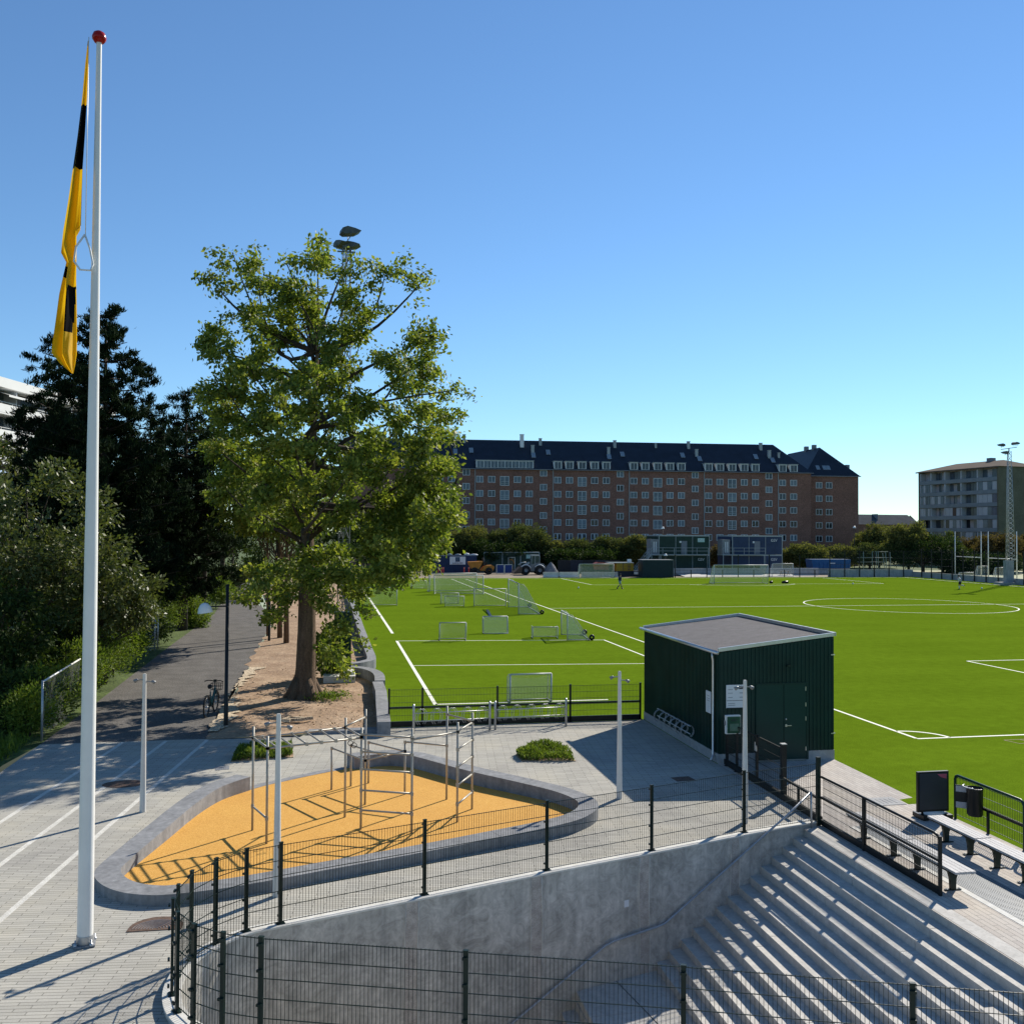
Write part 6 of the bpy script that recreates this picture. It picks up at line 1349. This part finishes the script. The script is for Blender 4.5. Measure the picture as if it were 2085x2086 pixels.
# the big oak: clump positions follow its crown outline, spread through its depth
def oak():
    rg = np.random.default_rng(21); base = Vector((-19.28, 10.45, 0)); dep = 38.0
    t = thing('oak_tree', tuple(base), 'big leafy oak with thick brown trunk standing in the bare soil bed', 'tree')
    Q = [(860, 60, 55), (830, 150, 95), (740, 180, 70), (650, 170, 40), (430, 90, 35), (410, 190, 75), (300, 110, 28), (215, 120, 38), (240, 190, 55), (130, 260, 55), (190, 320, 70), (300, 330, 60), (270, 540, 45), (480, 310, 75), (560, 320, 75), (450, 500, 85), (170, 650, 85), (110, 720, 65), (200, 760, 85), (300, 700, 60), (480, 620, 95), (620, 480, 105), (700, 360, 95), (800, 400, 105), (760, 560, 115), (900, 600, 105), (640, 700, 115), (500, 780, 100), (420, 880, 105), (300, 900, 75), (250, 980, 85), (160, 1030, 85), (110, 1100, 55), (250, 1100, 95), (400, 1050, 115),
         (1060, 160, 38), (1000, 240, 65), (1130, 220, 65), (1230, 210, 55), (1300, 260, 65), (1420, 150, 42), (1400, 240, 60), (1500, 310, 60), (1580, 260, 42), (1510, 440, 30), (1200, 330, 65), (1050, 420, 85), (1120, 520, 85), (1260, 480, 60), (1100, 640, 100), (1500, 590, 55), (1600, 600, 55), (1650, 640, 45), (1560, 690, 75), (1450, 700, 70), (1620, 760, 50), (1550, 830, 85), (1420, 850, 95), (1300, 800, 75), (1650, 880, 50), (1560, 980, 85), (1400, 1000, 75), (1780, 1010, 50), (1850, 1060, 35), (1700, 1060, 60), (1760, 1180, 60), (1650, 1190, 75), (1500, 1130, 95), (1350, 1200, 95), (1740, 1330, 42), (1690, 1280, 60), (1570, 1300, 95), (1440, 1400, 115), (1600, 1450, 95), (1720, 1500, 50), (1660, 1560, 75), (1500, 1580, 115),
         (900, 800, 125), (800, 950, 135), (950, 1000, 115), (1050, 880, 95), (1150, 1100, 115), (1000, 1200, 125), (850, 1150, 125), (650, 950, 125), (600, 1150, 135), (450, 1250, 135), (300, 1250, 105), (700, 1350, 145), (900, 1400, 135), (1100, 1400, 125), (1250, 1350, 95), (550, 1450, 145), (350, 1450, 130), (200, 1400, 95), (1250, 1550, 125), (1050, 1600, 135), (850, 1600, 125), (650, 1650, 145), (450, 1650, 130), (250, 1650, 110), (1400, 1720, 115), (1600, 1680, 85), (1250, 1780, 125), (1000, 1800, 135), (750, 1830, 135), (500, 1830, 120)]
    px = [(380+a*0.3107, 480+c*0.3107, r_*0.3107) for a, c, r_ in Q]
    px += [(600, 1150, 42), (680, 1150, 46), (760, 1120, 40), (830, 1110, 34), (880, 1085, 32), (905, 1060, 22), (850, 1140, 18), (780, 1170, 26), (720, 1205, 32), (660, 1230, 30), (735, 1250, 20), (590, 1210, 34), (540, 1180, 36), (510, 1215, 26), (560, 1255, 22), (640, 1180, 36), (820, 1030, 42), (885, 1020, 33), (790, 1080, 45), (690, 1280, 24), (672, 1330, 24), (700, 1365, 16), (735, 1310, 14), (800, 1150, 30), (850, 1120, 32), (820, 1172, 23), (892, 1100, 28), (760, 1185, 30), (865, 1150, 22), (912, 1045, 26), (780, 1130, 36), (710, 1170, 36), (905, 1010, 28), (870, 1050, 34)]
    cl = []; k = dep/F
    for sx, sy, r_ in px:
        c = PD(sx, sy, dep); rm = r_*k; dx = (c.x-base.x); hz = c.z
        Rm = 6.6*math.sin(max(0.15, min(1, (hz-1.0)/13))*math.pi*0.62+0.5) if hz < 15 else 3.4
        dm = math.sqrt(max(0.6, Rm*Rm-dx*dx))
        ds = [rg.uniform(-0.9, 0.5)*dm] if r_ < 22 else [rg.uniform(0.15, 0.95)*min(dm, 4.2), -rg.uniform(0.15, 0.95)*dm]
        if dx > 2.5 and hz < 10.5: ds = [-rg.uniform(1.0, 6.0), -rg.uniform(-1.5, 4.0)]
        for d_ in ds:
            p = c+Vector(FW)*float(d_); p.z = c.z; q = (c.z-CAM[2])/dep*(dep+d_)+CAM[2]; lat = PD(sx, sy, dep+d_)
            cl.append(((lat.x, lat.y, q), rm*0.92*(dep+d_)/dep))
    pts, dirs = clump_points(cl, 1250, rg, 0.20, 0.4)
    leaf_object('crown', pts, 0.17, L_OAK, t, 22, 0.6, dirs, 0.25)
    b = MB(); b.tube([(base.x, base.y, -0.1), (base.x, base.y, 0.12), (base.x+0.01, base.y, 0.5), (base.x+0.03, base.y, 1.1), (base.x+0.06, base.y, 2.6), (base.x+0.06, base.y, 4.6), (base.x+0.02, base.y+0.1, 7), (base.x+0.2, base.y+0.1, 9.5), (base.x+0.3, base.y, 12), (base.x+0.4, base.y, 15.3)], [0.72, 0.58, 0.45, 0.38, 0.345, 0.31, 0.22, 0.15, 0.10, 0.03], 14)
    for a in (0.4, 1.5, 2.8, 3.9, 5.2): b.tube([(base.x+0.75*math.cos(a), base.y+0.75*math.sin(a), -0.05), (base.x+0.5*math.cos(a), base.y+0.5*math.sin(a), 0.22), (base.x+0.28*math.cos(a), base.y+0.28*math.sin(a), 0.8)], [0.16, 0.2, 0.15], 8)
    b.build('trunk', M_TRUNK, t)
    b = MB(); big = sorted(cl, key=lambda c: -c[1]); pick = [cl[i] for i in range(0, len(cl), 4)]
    for (c, r_) in pick:
        if c[2] < 6.0 or (c[0]-base.x > 2.5 and c[2] < 9): continue
        h = max(2.6, min(c[2]-1.0-0.35*abs(c[0]-base.x), 13.5)); rr = 0.03+0.012*np.hypot(c[0]-base.x, c[1]-base.y)
        u = h/15.3; st = Vector((base.x+0.06+0.3*max(0, u-0.4), base.y, h)); limb(b, st, c, min(rr*1.5, 0.17), 0.018, rg, 7, 0.5)
    b.build('branches', M_TRUNKD, t)
oak()

def tree(name, base, cl, label, leaf, dens=180, lsize=0.22, trunk=0.18, seed=1, group=None, twig=0.3, aspect=0.5, tmat=None, fork=None, up=0.0):
    rg = np.random.default_rng(seed); base = Vector(base)
    t = thing(name, tuple(base), label, 'tree' if 'tree' in name or 'pine' in name else 'shrub', group)
    pts, dirs = clump_points(cl, dens*2.1, rg, twig)
    if up: dirs = dirs+np.array([0, 0, up])
    leaf_object('crown', pts, lsize*1.2, leaf, t, seed+1, aspect, dirs, 0.0)
    b = MB(); top = max(c[0][2] for c in cl); cx_ = np.mean([c[0][0] for c in cl]); cy_ = np.mean([c[0][1] for c in cl])
    b.tube([base+Vector((0, 0, -0.2)), base.lerp(Vector((cx_, cy_, top)), 0.3), base.lerp(Vector((cx_, cy_, top)), 0.65), Vector((cx_, cy_, top*0.92))], [trunk*1.25, trunk, trunk*0.6, trunk*0.15], 8)
    for (c, r_) in cl[::max(1, len(cl)//14)]:
        limb(b, base.lerp(Vector((cx_, cy_, top)), min(0.85, max(0.12, (c[2]-0.8)/top*0.7))), c, trunk*0.4, 0.015, rg, 5, 0.4)
    b.build('trunk', tmat or M_TRUNKD, t); return t
def crown(center, rx, ry, rz, n, seed, rmin=0.5, rmax=1.0, flat=0.0):
    rg = np.random.default_rng(seed); cl = []
    for _ in range(n):
        d = rg.normal(size=3); d /= np.linalg.norm(d); s = rg.uniform(0.35, 1.0)**0.5
        if d[2] < -0.3: d[2] *= 0.6
        r_ = rg.uniform(rmin, rmax); cl.append(((center[0]+d[0]*s*max(0.1, rx-r_*0.6), center[1]+d[1]*s*max(0.1, ry-r_*0.6), max(r_*0.6, center[2]+d[2]*s*max(0.1, rz-r_*0.6))), r_))
    return cl

# dark pines at the left
def pine(sx, top_y, dep, width_px, label, seed, dens=420, base_y=None):
    rg = np.random.default_rng(seed); b0 = PD(sx, 1300, dep); b0.z = 0; zt = PD(sx, top_y, dep).z; hw = width_px*dep/F/2
    t = thing('pine_tree', tuple(b0), label, 'tree', 'dark pines behind the hedge'); cl = []
    b = MB(); b.tube([b0+Vector((0, 0, -0.2)), b0+Vector((0.1, 0, zt*0.5)), b0+Vector((0, 0.1, zt*0.97))], [0.3, 0.2, 0.04], 8)
    z = zt-0.4; k = 0
    while z > zt*0.16:
        u = (zt-z)/(zt*0.84); R_ = hw*min(1.0, (0.10+1.35*u**0.75))*rg.uniform(0.8, 1.08)
        nb = 5+int(3*u)
        for j in range(nb):
            a = k*2.4+j*2*math.pi/nb+rg.uniform(-0.3, 0.3); rr = R_*rg.uniform(0.72, 1.05)
            tip = b0+Vector((math.cos(a)*rr, math.sin(a)*rr, z+rr*0.10)); b.tube([b0+Vector((0, 0, z-rr*0.05)), (b0+Vector((0, 0, z))).lerp(tip, 0.5)+Vector((0, 0, -0.05*rr)), tip], [0.06, 0.04, 0.015], 5, False)
            m = max(1, int(rr/0.75))
            for q in range(m):
                f_ = (q+1)/m; p = (b0+Vector((0, 0, z-0.05*rr))).lerp(tip, f_)+Vector(rg.normal(size=3)*0.25); cl.append(((p.x, p.y, p.z+0.1), rg.uniform(0.42, 0.68)*(1.0 if u > 0.1 else 0.7)))
        z -= rg.uniform(0.65, 0.85); k += 1
    cl.append(((b0.x, b0.y, zt-0.3), 0.35)); cl.append(((b0.x, b0.y, zt-0.9), 0.45))
    pts, dirs = clump_points(cl, dens, rg, 0.13, 0.3); dirs = dirs*0.6+np.array([0, 0, 0.75])
    leaf_object('crown', pts, 0.27, L_PINE, t, seed+3, 0.2, dirs); b.build('trunk', M_TRUNKD, t)
pine(205, 626, 50, 330, 'tall dark pine behind the flagpole, largest of the evergreens', 31, 1000)
pine(110, 680, 54, 230, 'dark pine close to the white apartments at the left', 33, 800)
pine(372, 792, 62, 190, 'slimmer dark spruce between the big pine and the oak', 35, 650)
pine(300, 840, 72, 200, 'dark evergreen half hidden behind the big pine', 37, 450)

# leafy trees and shrubs left of the path
def near(name, sx, sy, dep, rx, rz, n, label, leaf, seed, dens=200, ls=0.16, tr=0.10, group='shrubs and trees left of the path', ry=None, rmin=0.5, rmax=0.95, up=0.0, asp=0.5):
    c = PD(sx, sy, dep); base = (c.x, c.y, 0)
    return tree(name, base, crown((c.x, c.y, c.z), rx, ry or rx, rz, n, seed, rmin, rmax), label, leaf, dens, ls, tr, seed, group, 0.22, asp, None, None, up)
near('broadleaf_tree', 60, 1110, 37, 3.4, 3.6, 60, 'tall greyish bushy tree at the left picture edge', L_SHRUB, 41, 230, 0.15, 0.12)
near('broadleaf_tree', 215, 1210, 40, 2.6, 3.0, 46, 'greyish bushy tree right behind the flagpole', L_SHRUB, 42, 230, 0.15, 0.10)
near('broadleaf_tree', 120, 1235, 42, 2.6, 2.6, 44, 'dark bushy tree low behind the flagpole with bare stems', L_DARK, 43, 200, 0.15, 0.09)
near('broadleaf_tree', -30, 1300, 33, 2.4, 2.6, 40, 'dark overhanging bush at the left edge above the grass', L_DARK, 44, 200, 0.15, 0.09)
def shrub_at(x, y, r_, h, label, leaf, seed, n=26, dens=420, ls=0.10, up=0.5):
    tree('shrub', (x, y, 0), crown((x, y, h*0.5), r_, r_, h*0.5, n, seed, 0.28, 0.5), label, leaf, dens, ls, 0.03, seed, 'shrubs and trees left of the path', 0.2, 0.35, None, None, up)
for k, (x, y, r_, h, lab) in enumerate(((-27.55, 4.9, 0.75, 1.5, 'low light green shrub at the foot of the first grey gate post'), (-27.65, 6.8, 0.95, 2.0, 'light green shrub right behind the first grey gate post'), (-27.6, 9.0, 0.95, 2.0, 'light green shrub hidden partly by the flagpole'), (-27.6, 11.6, 1.05, 2.3, 'light green shrub just right of the flagpole'), (-27.6, 14.2, 1.05, 2.5, 'brightest green shrub at the bend of the path edge'), (-27.7, 17.2, 1.15, 2.6, 'light green shrub before the second gate post'), (-28.0, 21.0, 1.2, 2.3, 'mid green shrub close to the second gate post'), (-28.2, 33.5, 1.5, 2.6, 'yellow green shrub just past the second gate post'), (-28.1, 41, 1.5, 2.8, 'light shrub below the white lamp shade'))):
    shrub_at(x, y, r_, h, lab, L_BRIGHT, 145+k)
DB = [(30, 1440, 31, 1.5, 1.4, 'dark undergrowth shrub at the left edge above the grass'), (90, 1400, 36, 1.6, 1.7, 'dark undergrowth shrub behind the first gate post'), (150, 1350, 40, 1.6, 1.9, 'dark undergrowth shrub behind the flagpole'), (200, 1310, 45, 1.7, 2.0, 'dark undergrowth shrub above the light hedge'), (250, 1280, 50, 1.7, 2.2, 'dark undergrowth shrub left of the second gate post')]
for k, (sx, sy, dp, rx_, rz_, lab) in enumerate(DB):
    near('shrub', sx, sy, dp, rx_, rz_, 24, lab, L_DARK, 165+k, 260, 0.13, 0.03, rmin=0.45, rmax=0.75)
near('shrub', 290, 1280, 54, 1.5, 1.7, 22, 'dark green shrub beside the second gate post', L_DARK, 48, 300, 0.13, 0.03, rmin=0.4, rmax=0.7)
near('shrub', 385, 1255, 64, 1.4, 1.8, 22, 'yellow green shrub at the path edge left of the lamp shade', L_BRIGHT, 49, 300, 0.13, 0.03, rmin=0.4, rmax=0.7)
near('shrub', 340, 1260, 70, 2.4, 2.6, 26, 'dark shrub behind the yellow green one along the path', L_DARK, 50, 200, 0.16, 0.05)
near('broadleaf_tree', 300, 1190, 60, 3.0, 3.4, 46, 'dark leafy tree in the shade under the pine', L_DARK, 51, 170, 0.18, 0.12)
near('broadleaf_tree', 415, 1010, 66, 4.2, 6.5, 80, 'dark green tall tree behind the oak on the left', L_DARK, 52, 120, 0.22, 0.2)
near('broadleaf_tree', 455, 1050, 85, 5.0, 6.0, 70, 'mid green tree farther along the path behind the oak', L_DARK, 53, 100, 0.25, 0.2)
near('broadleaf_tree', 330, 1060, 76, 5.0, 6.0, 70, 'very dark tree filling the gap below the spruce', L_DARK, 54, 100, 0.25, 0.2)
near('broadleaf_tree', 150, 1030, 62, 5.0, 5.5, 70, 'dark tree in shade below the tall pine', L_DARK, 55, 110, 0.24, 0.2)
near('broadleaf_tree', 20, 1010, 64, 4.0, 4.6, 50, 'dark tree in front of the white apartments', L_SHRUB, 56, 110, 0.22, 0.2)
near('broadleaf_tree', 475, 1150, 110, 4.5, 4.0, 40, 'tree closing the far end of the asphalt path', L_DARK, 57, 90, 0.26, 0.15)
near('broadleaf_tree', 560, 1120, 95, 5.0, 5.0, 50, 'tree behind the oak trunk toward the building site', L_DARK, 58, 90, 0.26, 0.2)
near('broadleaf_tree', 700, 1110, 100, 4.6, 4.6, 46, 'tree behind the oak on the site side', L_DARK, 59, 90, 0.26, 0.2)
for k, (sx, dep, sy, lab) in enumerate(((480, 92, 1185, 'small dry shrub by the white rail at the path end'), (440, 80, 1205, 'pale green shrub left of the far path'))):
    near('shrub', sx, sy, dep, 1.3, 1.6, 14, lab, L_BRIGHT if k else L_SHRUB, 60+k, 220, 0.15, 0.03)
for k, (sx, sy, lab) in enumerate(((583, 1312, 'slender brown tree trunk behind the oak, left one of two'), (570, 1300, 'slender brown tree trunk behind the oak, right one of two'), (545, 1296, 'thin leaning sapling beside the far black post'))):
    b0 = PG(sx, sy); cl = crown((b0.x, b0.y, 8.2), 3.4, 3.4, 3.8, 40, 70+k, 0.7, 1.1)
    tree('young_tree', (b0.x, b0.y, 0), cl, lab, L_OAK, 110, 0.22, 0.13 if k < 2 else 0.07, 70+k, 'young trees behind the oak', tmat=M_TRUNK)
cl = crown((-17.4, 14.6, 2.3), 0.9, 0.9, 2.0, 26, 77, 0.35, 0.6)
near('shrub', 668, 1345, 41.5, 0.8, 1.7, 16, 'leafy sucker shoots leaning against the dark mast cabinet', L_OAK, 78, 300, 0.19, 0.03, group=None, rmin=0.35, rmax=0.5)

# trees in front of and beside the far buildings
def far(sx, top_y, dep, wpx, label, leaf, seed, n=46, low=0.4, dens=150, ls=0.24):
    c = PD(sx, 1100, dep); zt = PD(sx, top_y, dep).z; rx = wpx*dep/F/2; rz = (zt-low)/2
    return tree('far_tree', (c.x, c.y, 0), crown((c.x, c.y, low+rz), rx, rx*0.8, rz, n, seed, rx*0.14+0.25, rx*0.26+0.3), label, leaf, dens, ls, 0.2, seed, 'trees in front of the far buildings', 0.32, 0.55)
FT = [(905, 1078, 166, 90, 'pale green tree left of the domed tree before the brick block', L_FAR), (960, 1068, 166, 110, 'yellowish tree before the brick block with light tips', L_FARY), (1052, 1062, 166, 150, 'large domed dark green tree before the brick block', L_FAR), (1120, 1100, 166, 90, 'lower green tree on the right side of the domed tree', L_FARY), (1180, 1098, 166, 100, 'green tree above the dark hoarding', L_FAR), (1245, 1092, 166, 100, 'bushy green tree above the red skip', L_FAR), (1300, 1090, 166, 90, 'bushy tree left of the green site offices', L_FARY), (1190, 1118, 163, 180, 'dark low shrub mass above the hoarding', L_DARK), (1460, 1112, 163, 50, 'small reddish tree between the green and blue site offices', L_FARR), (1635, 1104, 163, 110, 'round yellow green tree right of the blue site offices', L_FARY), (1710, 1108, 166, 80, 'small tree above the blue skip', L_FARY), (1770, 1105, 163, 70, 'tree behind the pole frame', L_FAR), (1790, 1066, 190, 110, 'pale tree below the low terrace roof', L_FARY), (1850, 1062, 166, 120, 'tall pale leaved tree left of the balcony block', L_FARY), (1880, 1090, 165, 170, 'broad dark tree mass behind the ball stop fence', L_DARK), (1920, 1082, 170, 90, 'grey green tree before the balcony block', L_FAR), (1985, 1092, 180, 80, 'russet tree behind the left rugby posts', L_FARR), (2030, 1082, 166, 100, 'russet green tree behind the right rugby posts', L_FARR), (2085, 1086, 172, 90, 'purplish tree at the right picture edge', L_FARR), (2000, 1130, 165, 190, 'low dark hedge behind the sand court', L_DARK), (830, 1060, 163, 140, 'tree beside the left end of the brick block behind the oak', L_FAR), (760, 1050, 163, 120, 'dark tree hidden behind the lower oak crown', L_DARK), (1010, 1100, 163, 160, 'low dark shrub mass behind the green cabin', L_DARK), (1780, 1040, 330, 26, 'distant tree top left above the terrace roof', L_FAR), (1813, 1042, 330, 18, 'distant tree top right above the terrace roof', L_FAR)]
for k, a in enumerate(FT):
    far(a[0], a[1], a[2], a[3], a[4], a[5], 100+k, 34 if a[3] < 60 else 50)

# fence remains along the left edge of the path
t = thing('wire_fence', (-27.1, 4, 0), 'old grey wire fence with white top rail half hidden in the hedge', 'fence')
ys = [4.0, 27.0, 27.9, 66, 70, 74]
for k, y in enumerate(ys):
    x = -26.95 if y < 20 else (-27.7 if y < 40 else -28.9-(y-66)*0.06); b = MB(); b.tube([(x, y, -0.1), (x, y, 1.85)], 0.035, 6); b.build('post', M_GALV, t)
b = MB(); b.tube([(-26.95, 4.0, 1.8), (-27.1, 9.0, 1.85)], 0.03, 6); b.tube([(-27.6, 24, 1.75), (-27.7, 27.9, 1.8)], 0.03, 6); b.tube([(-28.9, 66, 1.8), (-29.4, 74, 1.8)], 0.045, 6); b.build('top_rail', M_WHITE, t)
b = MB(); b.add([(-26.97, 4.0, 0.1), (-27.1, 9, 0.1), (-27.1, 9, 1.8), (-26.97, 4, 1.8)], [(0, 1, 2, 3)]); b.add([(-27.62, 24, 0.1), (-27.72, 27.9, 0.1), (-27.72, 27.9, 1.75), (-27.62, 24, 1.75)], [(0, 1, 2, 3)]); b.build('mesh', M_CHAIN, t)
# loose grass along the left edge
rg = np.random.default_rng(91); n = 4000
y = rg.uniform(-6, 4.2, n); x = -27.2-np.abs(rg.normal(0, 1.3, n)); d = np.c_[rg.normal(size=(n, 2))*0.4, np.ones(n)]
o = leaf_object('grass', np.c_[x, y, rg.uniform(0.02, 0.28, n)], 0.3, L_BRIGHT, None, 92, 0.10, d); tag(o, 'rough green grass along the left edge of the paving', 'grass', kind='stuff')
# fallen leaves on the soil and paving
rg = np.random.default_rng(93); n = 600
c = np.c_[rg.uniform(-22, -16.6, n), 4.3+np.abs(rg.normal(0, 7, n)), np.full(n, 0.085)]; d = np.c_[rg.normal(size=(n, 2)), rg.normal(size=n)*0.1]
o = leaf_object('leaf_litter', c, 0.07, mat('dry_leaf', (0.38, 0.25, 0.13), 0.9, 0.3, 5), None, 94, 0.6, d); tag(o, 'dry fallen leaves scattered over the soil bed', 'leaves', kind='stuff')
